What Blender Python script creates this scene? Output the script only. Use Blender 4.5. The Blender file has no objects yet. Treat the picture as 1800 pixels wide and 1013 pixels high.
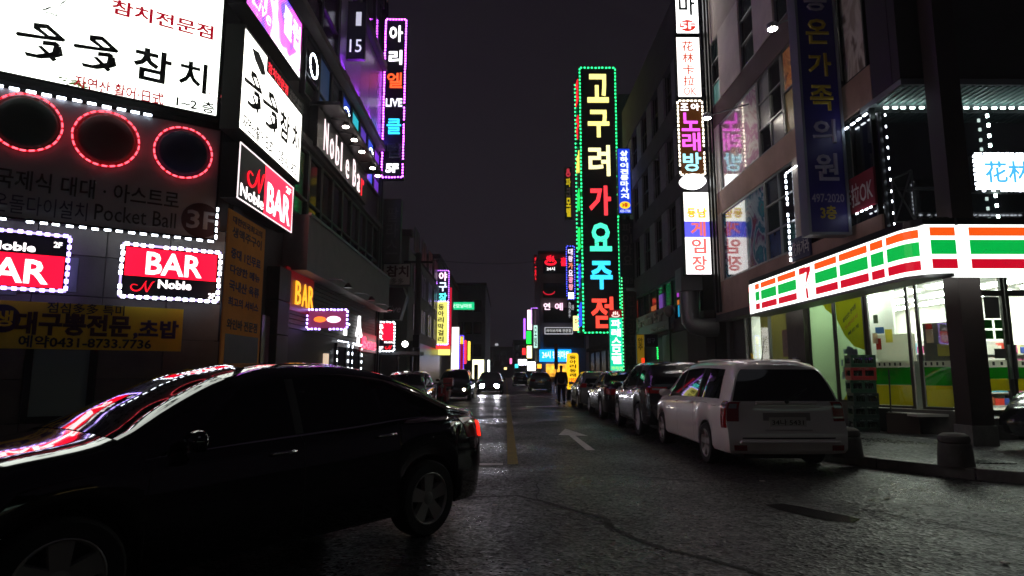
import bpy, bmesh, math, random
from mathutils import Vector, Matrix
random.seed(7)
SC = bpy.context.scene
COL = SC.collection
R = math.radians
# ------------------------------------------------------------------ camera, sky, exposure
FPX, CX, CY, EYE = 1100.0, 900.0, 506.5, 1.42
PITCH, YAW = math.atan(149.5 / FPX), math.atan(10 / FPX)
cam_d = bpy.data.cameras.new('street_camera')
cam_d.sensor_width = 36.0
cam_d.lens = FPX / 1800 * 36.0
cam_d.clip_end = 2000
cam = bpy.data.objects.new('street_camera', cam_d)
COL.objects.link(cam)
cam.location = (0, 0, EYE)
cam.rotation_euler = (math.pi / 2 + PITCH, 0, -YAW)
SC.camera = cam
w = bpy.data.worlds.new('World')
SC.world = w
w.use_nodes = True
nt = w.node_tree
bg = nt.nodes['Background']
# night sky over a lit city: a low violet-grey glow, a little brighter towards the horizon all the way round
tc = nt.nodes.new('ShaderNodeTexCoord')
sx = nt.nodes.new('ShaderNodeSeparateXYZ')
rp = nt.nodes.new('ShaderNodeValToRGB')
nt.links.new(tc.outputs['Generated'], sx.inputs[0])
nt.links.new(sx.outputs['Z'], rp.inputs[0])
nt.links.new(rp.outputs[0], bg.inputs[0])
rp.color_ramp.elements[0].position = 0.0
rp.color_ramp.elements[0].color = (0.0122, 0.0098, 0.0136, 1)
rp.color_ramp.elements[1].position = 0.75
rp.color_ramp.elements[1].color = (0.0046, 0.0034, 0.0055, 1)
bg.inputs[1].default_value = 1.0
moon_d = bpy.data.lights.new('night_sun', 'SUN')          # the sun is far below the horizon: only a trace of moonlit haze is left
moon_d.energy = 0.012
moon_d.angle = R(20)
moon_d.color = (0.85, 0.88, 1.0)
moon = bpy.data.objects.new('night_sun', moon_d)
COL.objects.link(moon)
moon.rotation_euler = (R(35), R(10), 0)
SC.view_settings.view_transform = 'Standard'
SC.view_settings.look = 'None'
SC.view_settings.gamma = 1
SC.view_settings.exposure = 0.35
SC.cycles.use_denoising = True
SC.cycles.sample_clamp_indirect = 3.0
SC.cycles.max_bounces = 6
SC.cycles.filter_width = 1.6
SC.cycles.caustics_reflective = False
SC.cycles.caustics_refractive = False

CAM = Matrix.Translation(cam.location) @ cam.rotation_euler.to_matrix().to_4x4()
def ray(px, py):
    return (CAM.to_3x3() @ Vector(((px - CX) / FPX, -(py - CY) / FPX, -1))).normalized()
def at_y(px, py, Y):
    d = ray(px, py); return cam.location + d * ((Y - cam.location.y) / d.y)
def at_x(px, py, X):
    d = ray(px, py); return cam.location + d * ((X - cam.location.x) / d.x)
def at_z(px, py, Z=0.0):
    d = ray(px, py); return cam.location + d * ((Z - cam.location.z) / d.z)

# ------------------------------------------------------------------ materials
def lin(c):
    if isinstance(c, str):
        c = [int(c[i:i + 2], 16) / 255 for i in (0, 2, 4)]
        return tuple(x / 12.92 if x <= .04045 else ((x + .055) / 1.055) ** 2.4 for x in c)
    return tuple(c)
MATS = {}
def pbr(name, col, rough=.6, metal=0., coat=0., spec=.5, var=0., vscale=3., bump=0., bscale=40., rvar=0.):
    if name in MATS: return MATS[name]
    m = bpy.data.materials.new(name); m.use_nodes = True
    n, l = m.node_tree.nodes, m.node_tree.links
    b = n['Principled BSDF']
    col = lin(col)
    b.inputs['Base Color'].default_value = (*col, 1)
    b.inputs['Roughness'].default_value = rough
    b.inputs['Metallic'].default_value = metal
    b.inputs['Coat Weight'].default_value = coat
    b.inputs['Coat Roughness'].default_value = .04
    b.inputs['Specular IOR Level'].default_value = spec
    if var or bump or rvar:
        co = n.new('ShaderNodeTexCoord')
    if var or rvar:
        nz = n.new('ShaderNodeTexNoise'); nz.inputs['Scale'].default_value = vscale
        nz.inputs['Detail'].default_value = 8; nz.inputs['Roughness'].default_value = .65
        l.new(co.outputs['Object'], nz.inputs['Vector'])
    if var:
        mx = n.new('ShaderNodeMix'); mx.data_type = 'RGBA'
        mx.inputs[6].default_value = (*[max(0, x * (1 - var)) for x in col], 1)
        mx.inputs[7].default_value = (*[min(1, x * (1 + var)) for x in col], 1)
        mr = n.new('ShaderNodeMapRange'); mr.inputs[1].default_value = .3; mr.inputs[2].default_value = .7
        l.new(nz.outputs['Fac'], mr.inputs[0]); l.new(mr.outputs[0], mx.inputs[0])
        l.new(mx.outputs[2], b.inputs['Base Color'])
    if rvar:
        mr2 = n.new('ShaderNodeMapRange'); mr2.inputs[1].default_value = .3; mr2.inputs[2].default_value = .7
        mr2.inputs[3].default_value = max(.02, rough - rvar); mr2.inputs[4].default_value = min(1, rough + rvar)
        l.new(nz.outputs['Fac'], mr2.inputs[0]); l.new(mr2.outputs[0], b.inputs['Roughness'])
    if bump:
        nb = n.new('ShaderNodeTexNoise'); nb.inputs['Scale'].default_value = bscale; nb.inputs['Detail'].default_value = 4
        l.new(co.outputs['Object'], nb.inputs['Vector'])
        bp = n.new('ShaderNodeBump'); bp.inputs['Strength'].default_value = bump; bp.inputs['Distance'].default_value = .02
        l.new(nb.outputs['Fac'], bp.inputs['Height']); l.new(bp.outputs[0], b.inputs['Normal'])
    MATS[name] = m
    return m
def glow(col, s=1., base=None, var=0., vscale=1.5, raw=False):
    """a surface that gives off light: a backlit sheet, a neon tube, a lamp"""
    if not raw and s > 1: s = round(1 + (s - 1) * .33, 3)      # signs glow, they are no floodlights
    key = 'lit_%s_%s_%s' % (col, s, var)
    if key in MATS: return MATS[key]
    m = bpy.data.materials.new(key); m.use_nodes = True
    n, l = m.node_tree.nodes, m.node_tree.links
    b = n['Principled BSDF']
    c = lin(col)
    b.inputs['Base Color'].default_value = (*[x * .7 for x in (base or c)], 1)
    b.inputs['Roughness'].default_value = .35
    b.inputs['Emission Color'].default_value = (*c, 1)
    b.inputs['Emission Strength'].default_value = s
    if var:                                   # tubes behind the sheet are spaced unevenly
        co = n.new('ShaderNodeTexCoord'); nz = n.new('ShaderNodeTexNoise')
        nz.inputs['Scale'].default_value = vscale; nz.inputs['Detail'].default_value = 2
        l.new(co.outputs['Object'], nz.inputs['Vector'])
        mr = n.new('ShaderNodeMapRange'); mr.inputs[1].default_value = .3; mr.inputs[2].default_value = .7
        mr.inputs[3].default_value = s * (1 - var); mr.inputs[4].default_value = s * (1 + var)
        l.new(nz.outputs['Fac'], mr.inputs[0]); l.new(mr.outputs[0], b.inputs['Emission Strength'])
    MATS[key] = m
    return m

# ------------------------------------------------------------------ mesh helpers
class MB:
    def __init__(s): s.v = []; s.f = []
    def add(s, vs, fs):
        o = len(s.v); s.v += [tuple(p) for p in vs]; s.f += [tuple(i + o for i in f) for f in fs]; return s
    def box(s, x0, x1, y0, y1, z0, z1):
        if x0 > x1: x0, x1 = x1, x0
        if y0 > y1: y0, y1 = y1, y0
        if z0 > z1: z0, z1 = z1, z0
        return s.add([(x0,y0,z0),(x1,y0,z0),(x1,y1,z0),(x0,y1,z0),(x0,y0,z1),(x1,y0,z1),(x1,y1,z1),(x0,y1,z1)],
                     [(0,3,2,1),(4,5,6,7),(0,1,5,4),(1,2,6,5),(2,3,7,6),(3,0,4,7)])
    def quad(s, a, b, c, d): return s.add([a, b, c, d], [(0, 1, 2, 3)])
    def prism(s, pts, y0, y1):                 # outline in x,z (counter-clockwise seen from -y), pushed along y
        n = len(pts)
        return s.add([(x, y0, z) for x, z in pts] + [(x, y1, z) for x, z in pts],
                     [tuple(range(n)), tuple(range(2 * n - 1, n - 1, -1))] + [((i + 1) % n, i, i + n, (i + 1) % n + n) for i in range(n)])
    def slab(s, pts, z0, z1):                  # outline in x,y (counter-clockwise from above), pushed along z
        n = len(pts)
        return s.add([(x, y, z0) for x, y in pts] + [(x, y, z1) for x, y in pts],
                     [tuple(range(n - 1, -1, -1)), tuple(range(n, 2 * n))] + [(i, (i + 1) % n, (i + 1) % n + n, i + n) for i in range(n)])
    def tube(s, path, r, n=8, cap=True):
        path = [Vector(p) for p in path]
        rs = r if isinstance(r, (list, tuple)) else [r] * len(path)
        rings = []; up = None
        for i, p in enumerate(path):
            t = (path[min(i + 1, len(path) - 1)] - path[max(i - 1, 0)]).normalized()
            if up is None: up = Vector((0, 0, 1)) if abs(t.z) < .9 else Vector((1, 0, 0))
            a = t.cross(up).normalized(); b = a.cross(t).normalized(); up = b
            rings.append([p + (a * math.cos(k * 2 * math.pi / n) + b * math.sin(k * 2 * math.pi / n)) * rs[i] for k in range(n)])
        fs = []
        for i in range(len(path) - 1):
            for k in range(n):
                fs.append((i * n + k, i * n + (k + 1) % n, (i + 1) * n + (k + 1) % n, (i + 1) * n + k))
        if cap: fs += [tuple(range(n - 1, -1, -1)), tuple((len(path) - 1) * n + k for k in range(n))]
        return s.add([p for r_ in rings for p in r_], fs)
    def lathe(s, prof, n=24, c=(0, 0, 0), axis='z', cap=True):       # prof: (radius, height) from the bottom up
        vs = []
        for r_, h in prof:
            for k in range(n):
                a = k * 2 * math.pi / n; x, y = r_ * math.cos(a), r_ * math.sin(a)
                p = (x, y, h) if axis == 'z' else ((x, h, y) if axis == 'y' else (h, x, y))
                vs.append((p[0] + c[0], p[1] + c[1], p[2] + c[2]))
        fs = []
        for i in range(len(prof) - 1):
            for k in range(n):
                f = (i * n + k, i * n + (k + 1) % n, (i + 1) * n + (k + 1) % n, (i + 1) * n + k)
                fs.append(f if axis != 'y' else f[::-1])
        if cap: fs += [tuple(range(n - 1, -1, -1)), tuple((len(prof) - 1) * n + k for k in range(n))]
        return s.add(vs, fs)
    def build(s, name, mat, parent=None, smooth=False, kind=None, bevel=0.):
        me = bpy.data.meshes.new(name)
        me.from_pydata(s.v, [], s.f)
        me.validate()
        if smooth:
            bm = bmesh.new(); bm.from_mesh(me); bmesh.ops.recalc_face_normals(bm, faces=bm.faces); bm.to_mesh(me); bm.free()
            me.polygons.foreach_set('use_smooth', [True] * len(me.polygons))
            if isinstance(smooth, float) and smooth < 3: me.set_sharp_from_angle(angle=smooth)
        me.materials.append(mat)
        return link(name, me, parent, kind, bevel)
def link(name, me, parent=None, kind=None, bevel=0.):
    o = bpy.data.objects.new(name, me); COL.objects.link(o)
    if parent is not None: o.parent = parent
    if kind: o['kind'] = kind
    if bevel:
        b = o.modifiers.new('edge', 'BEVEL'); b.width = bevel; b.segments = 2; b.limit_method = 'ANGLE'
    return o
def tag(o, label, cat, group=None):
    o['label'] = label; o['category'] = cat
    if group: o['group'] = group
    return o
def thing(name, label, cat, loc=(0, 0, 0), rz=0., group=None):
    o = bpy.data.objects.new(name, None); COL.objects.link(o)
    o.empty_display_size = .2
    o.location = loc; o.rotation_euler = (0, 0, rz)
    return tag(o, label, cat, group)
def copy_tree(o, parent=None):
    c = o.copy(); COL.objects.link(c); c.parent = parent
    for ch in list(o.children): copy_tree(ch, c)
    return c
def struct(o): o['kind'] = 'structure'; return o

# ------------------------------------------------------------------ lettering
_fc = bpy.data.curves.new('letter_curve', 'FONT')
_fo = bpy.data.objects.new('letter_curve', _fc)
TCACHE = {}
def letters(body, bold=0., res=2, shear=0.):
    """outline points of a line of writing, fitted later to the room it has"""
    k = (body, bold, res, shear)
    if k not in TCACHE:
        _fc.body = body; _fc.resolution_u = res; _fc.extrude = .004; _fc.bevel_depth = bold; _fc.bevel_resolution = 0; _fc.shear = shear
        me = bpy.data.meshes.new_from_object(_fo)
        vs = [v.co.copy() for v in me.vertices]; fs = [tuple(p.vertices) for p in me.polygons]
        bpy.data.meshes.remove(me)
        TCACHE[k] = (vs, fs, min(v.x for v in vs), max(v.x for v in vs), min(v.y for v in vs), max(v.y for v in vs), max(v.z for v in vs))
    return TCACHE[k]
def text_mesh(mb, body, x0, x1, z0, z1, y=-.012, bold=0., depth=.004, shear=0., keep=False, res=2):
    vs, fs, a, b, c, d, e = letters(body, bold, res, shear)
    sx, sz = (x1 - x0) / (b - a), (z1 - z0) / (d - c)
    if keep:
        k = min(sx, sz); x0 += (x1 - x0 - k * (b - a)) / 2; z0 += (z1 - z0 - k * (d - c)) / 2; sx = sz = k
    return mb.add([(x0 + (v.x - a) * sx, y - depth * (v.z / e if e else 0), z0 + (v.y - c) * sz) for v in vs], fs)

def words_apart(m, n):
    """one mesh per word of a written line, cut at its widest gaps"""
    if n < 2: return [m]
    par = list(range(len(m.v)))
    def root(i):
        while par[i] != i: par[i] = par[par[i]]; i = par[i]
        return i
    for f in m.f:
        r0 = root(f[0])
        for i in f[1:]: par[root(i)] = r0
    ext = {}
    for i, v in enumerate(m.v):
        k = root(i); a = ext.get(k); ext[k] = (min(a[0], v[0]), max(a[1], v[0])) if a else (v[0], v[0])
    runs = []
    for a, b in sorted(ext.values()):
        if runs and a <= runs[-1][1]: runs[-1][1] = max(runs[-1][1], b)
        else: runs.append([a, b])
    gaps = sorted(range(len(runs) - 1), key=lambda i: runs[i][1] - runs[i + 1][0])[:n - 1]
    cuts = sorted((runs[i][1] + runs[i + 1][0]) / 2 for i in gaps)
    out = [MB() for _ in range(len(cuts) + 1)]; new = {}
    for f in m.f:
        w_ = sum(m.v[f[0]][0] > c for c in cuts); o = out[w_]; g_ = []
        for i in f:
            if i not in new: new[i] = len(o.v); o.v.append(m.v[i])
            g_.append(new[i])
        o.f.append(tuple(g_))
    return [o for o in out if o.f]

# ------------------------------------------------------------------ sign frames: local x along the face, y into the wall, z up
class Frame:
    def __init__(s, x, y, rz):
        s.o = Vector((x, y, 0)); s.rz = rz
        s.u = Vector((math.cos(rz), math.sin(rz), 0)); s.n = Vector((-math.sin(rz), math.cos(rz), 0))
    def uv(s, px, py):
        d = ray(px, py); t = (s.o - cam.location).dot(s.n) / d.dot(s.n)
        p = cam.location + d * t
        return (p - s.o).dot(s.u), p.z
    def rect(s, xl, xr, xref, yt, yb):
        return s.uv(xl, yt)[0], s.uv(xr, yt)[0], s.uv(xref, yb)[1], s.uv(xref, yt)[1]
    def at(s, u, z=0., y=0.):
        p = s.o + s.u * u + s.n * y; return Vector((p.x, p.y, z))
class Sign:
    def __init__(s, name, label, cat, fr, rect, th=.18, case=None, face=None, rim=.03, group=None):
        s.fr = fr; s.u0, s.u1, s.z0, s.z1 = rect; s.W = s.u1 - s.u0; s.H = s.z1 - s.z0
        s.e = thing(name, label, cat, fr.at(s.u0, s.z0), fr.rz, group)
        W, H = s.W, s.H
        m = MB().box(0, W, .0, th, 0, H)
        if rim:
            m.box(0, W, -.03, 0, 0, rim).box(0, W, -.03, 0, H - rim, H).box(0, rim, -.03, 0, rim, H - rim).box(W - rim, W, -.03, 0, rim, H - rim)
        m.build('case', case or CASE, s.e)
        if face: MB().box(rim + .002, W - rim - .002, -.008, -.001, rim + .002, H - rim - .002).build('face_panel', face, s.e)
    def loc(s, r):                             # picture measurements on the sign's own plane -> local rectangle
        a, b, c, d = s.fr.rect(*r); return a - s.u0, b - s.u0, c - s.z0, d - s.z0
    def fr_(s, x0, y0, x1, y1):                # fractions from the top left corner
        return x0 * s.W, x1 * s.W, (1 - y1) * s.H, (1 - y0) * s.H
    def panel(s, name, mat, r, y=-.01, th=.004):
        a, b, c, d = r; return MB().box(a, b, y - th, y, c, d).build(name, mat, s.e)
    def text(s, body, r, mat, bold=.0, y=-.012, depth=.004, name='lettering', shear=0., keep=False, res=2):
        a, b, c, d = r
        m = text_mesh(MB(), body, a, b, c, d, y, bold, depth, shear, keep, res)
        for q in words_apart(m, len(body.split())): o = q.build(name, mat, s.e)
        return o
    def column(s, body, r, mats, bold=.03, y=-.012, depth=.01, gap=.12, name='letter'):
        """characters one below the other, each a part of its own"""
        a, b, c, d = r; n = len(body); h = (d - c) / n
        if not isinstance(mats, (list, tuple)): mats = [mats] * n
        for i, ch in enumerate(body):
            if ch == ' ': continue
            s.text(ch, (a, b, d - (i + 1 - gap / 2) * h, d - (i + gap / 2) * h), mats[i], bold, y, depth, name)
    def leds(s, path, mat, step=.1, size=.03, long=None, y=-.035, name='led_strip', close=False):
        return led_run(s.e, [(p[0], y, p[1]) for p in path], mat, step, size, long, name, close)
    def border(s, mat, step=.1, size=.03, long=None, inset=0., y=-.035):
        i = inset
        return s.leds([(i, i), (s.W - i, i), (s.W - i, s.H - i), (i, s.H - i)], mat, step, size, long, y, 'led_border', True)
LEDRND = random.Random(17)
def led_run(parent, path, mat, step, size, long=None, name='led_strip', close=False):
    m = MB(); pts = [Vector(p) for p in path]
    if close: pts.append(pts[0])
    lo = (long or size) / 2; h = size / 2
    for a, b in zip(pts, pts[1:]):
        d = b - a; L = d.length
        if L < 1e-6: continue
        d /= L; n = max(1, round(L / step))
        side = d.cross(Vector((0, 1, 0)))
        side = side.normalized() if side.length > .1 else Vector((1, 0, 0))
        nn = d.cross(side).normalized()
        for i in range(n):
            if n > 6 and LEDRND.random() < .03: continue          # a dead bulb here and there
            c = a + d * (L * (i + .5 + LEDRND.uniform(-.07, .07)) / n) + side * LEDRND.uniform(-.12, .12) * size
            vs = [c + d * (sx_ * lo) + side * (sy_ * h) + nn * (sz_ * h * .6) for sx_, sy_, sz_ in
                  ((-1,-1,-1),(1,-1,-1),(1,1,-1),(-1,1,-1),(-1,-1,1),(1,-1,1),(1,1,1),(-1,1,1))]
            m.add(vs, [(0,3,2,1),(4,5,6,7),(0,1,5,4),(1,2,6,5),(2,3,7,6),(3,0,4,7)])
    return m.build(name, mat, parent, kind='stuff')
def disc(mb, cx, cz, rx, rz, y0, y1, n=28):
    return mb.prism([(cx + rx * math.cos(-2 * math.pi * k / n), cz + rz * math.sin(-2 * math.pi * k / n)) for k in range(n)][::-1], y0, y1)
def ring_path(cx, cz, r, n=40, y=-.05):
    return [(cx + r * math.cos(2 * math.pi * k / n), y, cz + r * math.sin(2 * math.pi * k / n)) for k in range(n)]
def script_n(mb, a, b, c, d, y=-.014, r=.012):
    """the slanted handwritten capital on the bar signs"""
    P = [[(0.30,.55),(.12,.62),(.02,.42),(.10,.16),(.28,.10),(.45,.30),(.58,.75),(.66,.98)], [(.62,.92),(.62,.55),(.66,.18),(.70,.04)], [(.70,.04),(.80,.45),(.90,.85),(1.0,.95)]]
    for st in P:
        pts = []
        for i in range(len(st) - 1):
            p0 = st[max(i - 1, 0)]; p1 = st[i]; p2 = st[i + 1]; p3 = st[min(i + 2, len(st) - 1)]
            for k in range(5):
                t = k / 5
                f = lambda q: .5 * (2 * p1[q] + (p2[q] - p0[q]) * t + (2 * p0[q] - 5 * p1[q] + 4 * p2[q] - p3[q]) * t * t + (3 * p1[q] - p0[q] - 3 * p2[q] + p3[q]) * t ** 3)
                pts.append((a + f(0) * (b - a), y, c + f(1) * (d - c)))
        pts.append((a + st[-1][0] * (b - a), y, c + st[-1][1] * (d - c)))
        n = len(pts); mb.tube(pts, [r * (.5 + .9 * math.sin(math.pi * (i + .3) / n)) for i in range(n)], 5)
    return mb
CASE = pbr('sign_case_metal', '2b2d30', .5, .6)
# ================================================================== the setting: ground, roads, pavements
def asphalt(name, base):
    """worn damp asphalt: stones of random shade and gloss bedded in tar, broad wet and dry areas"""
    m = bpy.data.materials.new(name); m.use_nodes = True
    n, l = m.node_tree.nodes, m.node_tree.links
    b = n['Principled BSDF']
    co = n.new('ShaderNodeTexCoord')
    big = n.new('ShaderNodeTexNoise'); big.inputs['Scale'].default_value = .45; big.inputs['Detail'].default_value = 6
    st1 = n.new('ShaderNodeTexVoronoi'); st1.inputs['Scale'].default_value = 34
    st2 = n.new('ShaderNodeTexVoronoi'); st2.inputs['Scale'].default_value = 15; st2.inputs['Randomness'].default_value = 1
    for q in (big, st1, st2): l.new(co.outputs['Object'], q.inputs['Vector'])
    s1 = n.new('ShaderNodeSeparateColor'); s2 = n.new('ShaderNodeSeparateColor')
    l.new(st1.outputs['Color'], s1.inputs[0]); l.new(st2.outputs['Color'], s2.inputs[0])
    def mr(src, a, b_, lo=0., hi=1.):
        k = n.new('ShaderNodeMapRange'); k.inputs[1].default_value = lo; k.inputs[2].default_value = hi; k.inputs[3].default_value = a; k.inputs[4].default_value = b_
        l.new(src, k.inputs[0]); return k.outputs[0]
    def mul(a, b_, op='MULTIPLY'):
        k = n.new('ShaderNodeMath'); k.operation = op; l.new(a, k.inputs[0]); l.new(b_, k.inputs[1]); return k.outputs[0]
    shade = mul(mul(mr(s1.outputs[0], .25, 1.9), mr(s2.outputs[0], .6, 1.5)), mr(big.outputs['Fac'], .6, 1.4, .3, .7))
    cc = n.new('ShaderNodeCombineColor'); v = mul(shade, mr(shade, base, base))
    l.new(v, cc.inputs[0]); l.new(v, cc.inputs[1]); l.new(v, cc.inputs[2]); l.new(cc.outputs[0], b.inputs['Base Color'])
    rough = mul(mr(s1.outputs[1], .75, 1.3), mr(big.outputs['Fac'], .26, .58, .36, .66))
    l.new(rough, b.inputs['Roughness'])
    spec = mul(mr(s1.outputs[2], .04, .8), mr(s2.outputs[1], .25, 1.0))
    l.new(spec, b.inputs['Specular IOR Level'])
    bp = n.new('ShaderNodeBump'); bp.inputs['Strength'].default_value = .6; bp.inputs['Distance'].default_value = .014
    l.new(st1.outputs['Distance'], bp.inputs['Height'])
    bp2 = n.new('ShaderNodeBump'); bp2.inputs['Strength'].default_value = .3; bp2.inputs['Distance'].default_value = .025
    l.new(st2.outputs['Distance'], bp2.inputs['Height']); l.new(bp.outputs[0], bp2.inputs['Normal'])
    l.new(bp2.outputs[0], b.inputs['Normal'])
    return m
ROAD = asphalt('damp_asphalt', .025)
PATCH = asphalt('older_asphalt_patch', .034)
WPAINT = pbr('worn_white_road_paint', 'c4c4c2', .6, var=.35, vscale=9)
YPAINT = pbr('worn_yellow_road_paint', '7a6a22', .6, var=.4, vscale=7)
PAVE = asphalt('gritty_paving', .055)
STONE = pbr('granite_kerb', '6a6966', .55, var=.3, vscale=5, bump=.2, bscale=60)
CONC = pbr('weathered_concrete', '6f6863', .85, var=.28, vscale=1.1, bump=.15, bscale=18)
CONC_D = pbr('dark_concrete', '3d3a39', .85, var=.3, vscale=1.3, bump=.15, bscale=18)
BROWN = pbr('brown_stained_render', '967a6e', .85, var=.25, vscale=.9, bump=.12, bscale=14)
METAL_D = pbr('dark_metal', '1b1c1e', .4, .7)
METAL = pbr('brushed_steel', '8c9094', .35, .9)
ALU = pbr('aluminium_frame', '77797a', .4, .8)
GLASS_D = pbr('dark_window_glass', '0c0e11', .06, 0, spec=.6)
BLACK = pbr('matt_black', '0b0b0c', .7)
RUBBER = pbr('rubber', '0d0d0d', .8)

g = MB().quad((-300, -60, -.02), (300, -60, -.02), (300, 900, -.02), (-300, 900, -.02)).build('ground', pbr('bare_ground', '3a3836', .9, var=.3), None)
struct(g)
# street and crossing, one sheet
rd = MB()
rd.quad((-60, -30, 0), (60, -30, 0), (60, 11.5, 0), (-60, 11.5, 0)).quad((-5.2, 11.5, 0), (5.6, 11.5, 0), (5.6, 400, 0), (-5.2, 400, 0))
road = struct(rd.build('road', ROAD))
def on_road(name, pts, mat, z=.004):
    m = MB(); n = len(pts)
    m.add([(x, y, z) for x, y in pts], [tuple(range(n))])
    o = m.build(name, mat, road)
    if not o.data.polygons[0].normal.z > 0: o.data.flip_normals()
    return o
# old repair with a ragged edge
pt = [(at_z(x, y)) for x, y in ((800,878),(905,872),(950,882),(1015,900),(1060,912),(1075,930),(1110,945),(1170,968),(1250,985),(1330,1008),(1420,1050))]
edge = [(p.x, p.y) for p in pt]
on_road('asphalt_patch', edge + [(1.6, 2.0), (-1.5, 2.0), (-1.5, edge[0][1])], PATCH)
ck = MB()
random.seed(3)
def crack(pts, wd=.045, z=.008):
    fine = []
    for (a, b) in zip(pts, pts[1:]):
        for i in range(7):
            t = i / 7; fine.append((a[0] + (b[0] - a[0]) * t + random.uniform(-.02, .02), a[1] + (b[1] - a[1]) * t + random.uniform(-.02, .02)))
    fine.append(pts[-1])
    for (a, b) in zip(fine, fine[1:]):
        dx, dy = b[0] - a[0], b[1] - a[1]; L = math.hypot(dx, dy) or 1; nx, ny = -dy / L * wd * random.uniform(.4, 1), dx / L * wd * random.uniform(.4, 1)
        ck.quad((a[0] - nx, a[1] - ny, z), (b[0] - nx, b[1] - ny, z), (b[0] + nx, b[1] + ny, z), (a[0] + nx, a[1] + ny, z))
crack([(p.x, p.y) for p in pt])
crack([(at_z(x, y).x, at_z(x, y).y) for x, y in ((945, 850), (945, 880))], .012)
crack([(at_z(x, y).x, at_z(x, y).y) for x, y in ((840, 828), (960, 832), (1100, 836), (1250, 850))], .02)
crack([(at_z(x, y).x, at_z(x, y).y) for x, y in ((1385, 872), (1500, 893), (1640, 920), (1800, 948), (1900, 966))], .02)
ck.build('crack', pbr('tar_filled_crack', '020202', .75), road)
# thin puddle by the crossing
pd = [(at_z(x, y).x, at_z(x, y).y) for x, y in ((1345,888),(1375,886),(1410,892),(1450,900),(1490,908),(1512,914),(1500,920),(1468,917),(1430,911),(1400,904),(1368,897))]
on_road('puddle', pd, pbr('standing_water', '141414', .18, 0, spec=.4), .006)
# small light litter on the asphalt
lt = MB()
for x, y, s in ((1766, 990, .035), (1530, 880, .02), (1058, 846, .02), (1340, 846, .03), (1085, 871, .018), (870, 888, .02), (1560, 876, .03), (1505, 902, .02)):
    p = at_z(x, y, .01); a = random.uniform(0, 3)
    lt.slab([(p.x + s * math.cos(a + k * 1.57 + .3 * (k % 2)) * (1.6 if k % 2 else 1), p.y + s * math.sin(a + k * 1.57 + .3 * (k % 2))) for k in range(4)], .009, .018)
tag(lt.build('paper_litter', pbr('paper_scrap', 'b8b4a8', .8), kind='stuff'), 'small pale scraps of litter scattered on the asphalt', 'litter')
# markings
on_road('centre_line', [(.02, 10.1), (.19, 10.1), (.12, 110), (-.02, 110)], YPAINT)
on_road('stop_line', [(-4.2, 10.02), (-.05, 10.02), (-.05, 10.2), (-4.2, 10.2)], WPAINT)
ax = 1.56
on_road('direction_arrow', [(ax - .07, 11.9), (ax + .09, 11.9), (ax + .02, 14.6), (ax + .30, 14.55), (ax - .04, 16.4), (ax - .36, 14.75), (ax - .12, 14.7)], WPAINT)
for y0, y1 in ((26, 28.5), (30, 34)): on_road('lane_edge_line', [(2.55, y0), (2.67, y0), (2.67, y1), (2.55, y1)], WPAINT)
# pavements: real steps with kerb stones
def pavement(name, outline, kerb_line, h=.15):
    p = struct(MB().slab(outline, -.01, h).build(name, PAVE))
    km = {}
    for (a, b) in zip(kerb_line, kerb_line[1:]):
        dx, dy = b[0] - a[0], b[1] - a[1]; L = math.hypot(dx, dy); n = max(1, round(L / 1.0)); s = L / n
        k = round(s, 3)
        if k not in km:
            mb = MB().box(.008, s - .008, -.16, .006, -.012, h + .004)
            o0 = mb.build('kerb_stone', STONE, p, bevel=.015); km[k] = o0.data; first = o0
        else: first = None
        for i in range(n):
            o = first if (first and i == 0) else link('kerb_stone', km[k], p, bevel=.015)
            o.location = (a[0] + dx * i / n, a[1] + dy * i / n, random.uniform(-.006, .004)); o.rotation_euler = (0, random.uniform(-.004, .004), math.atan2(dy, dx))
    return p
RK = [(40, 4.6), (22, 5.7), (13, 6.6), (8.6, 7.3), (7.2, 7.85), (6.3, 8.6), (5.55, 9.6), (5.15, 10.6), (5.05, 12), (5.05, 45)]
pavement('pavement_right', [(40, 4.6), (40, 60), (5.05, 60)] + RK[::-1][:-1], RK)
LK = [(-4.15, 45), (-4.15, 12.5), (-4.4, 11.2), (-5.2, 10.2), (-6.6, 9.1), (-12, 5.6), (-40, -12)]
pavement('pavement_left', (LK + [(-40, 60), (-4.15, 60)])[::-1], LK)
# iron grate by the kerb
gr = at_z(1735, 813, .15)
pb = MB()
for i in range(7): pb.box(gr.x - .3 + i * .09, gr.x - .3 + i * .09 + .05, gr.y - .18, gr.y + .18, .155, .165)
pb.build('drain_grate', METAL_D, bpy.data.objects['pavement_right'])
# ================================================================== vehicles
def interp(tab, x):
    if x <= tab[0][0]: return tab[0][1]
    if x >= tab[-1][0]: return tab[-1][1]
    for i in range(len(tab) - 1):
        (x0, y0), (x1, y1) = tab[i], tab[i + 1]
        if x0 <= x <= x1:
            def slope(j):
                if j <= 0 or j >= len(tab) - 1: return None
                a = (tab[j][1] - tab[j - 1][1]) / (tab[j][0] - tab[j - 1][0]); b = (tab[j + 1][1] - tab[j][1]) / (tab[j + 1][0] - tab[j][0])
                return 0 if a * b <= 0 else 2 * a * b / (a + b)
            d = (y1 - y0) / (x1 - x0); m0, m1 = slope(i), slope(i + 1)
            m0 = d if m0 is None else m0; m1 = d if m1 is None else m1
            h = x1 - x0; t = (x - x0) / h
            return y0 * (2*t**3 - 3*t*t + 1) + m0 * h * (t**3 - 2*t*t + t) + y1 * (3*t*t - 2*t**3) + m1 * h * (t**3 - t*t)
TYRE = pbr('tyre_rubber', '0c0c0d', .85)
RIM = pbr('alloy_rim', 'a8aaad', .35, .35)
RIMD = pbr('dull_alloy_rim', '8c8a87', .4, .3)
TINT = pbr('tinted_car_glass', '07080a', .03, 0, spec=.6)
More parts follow.
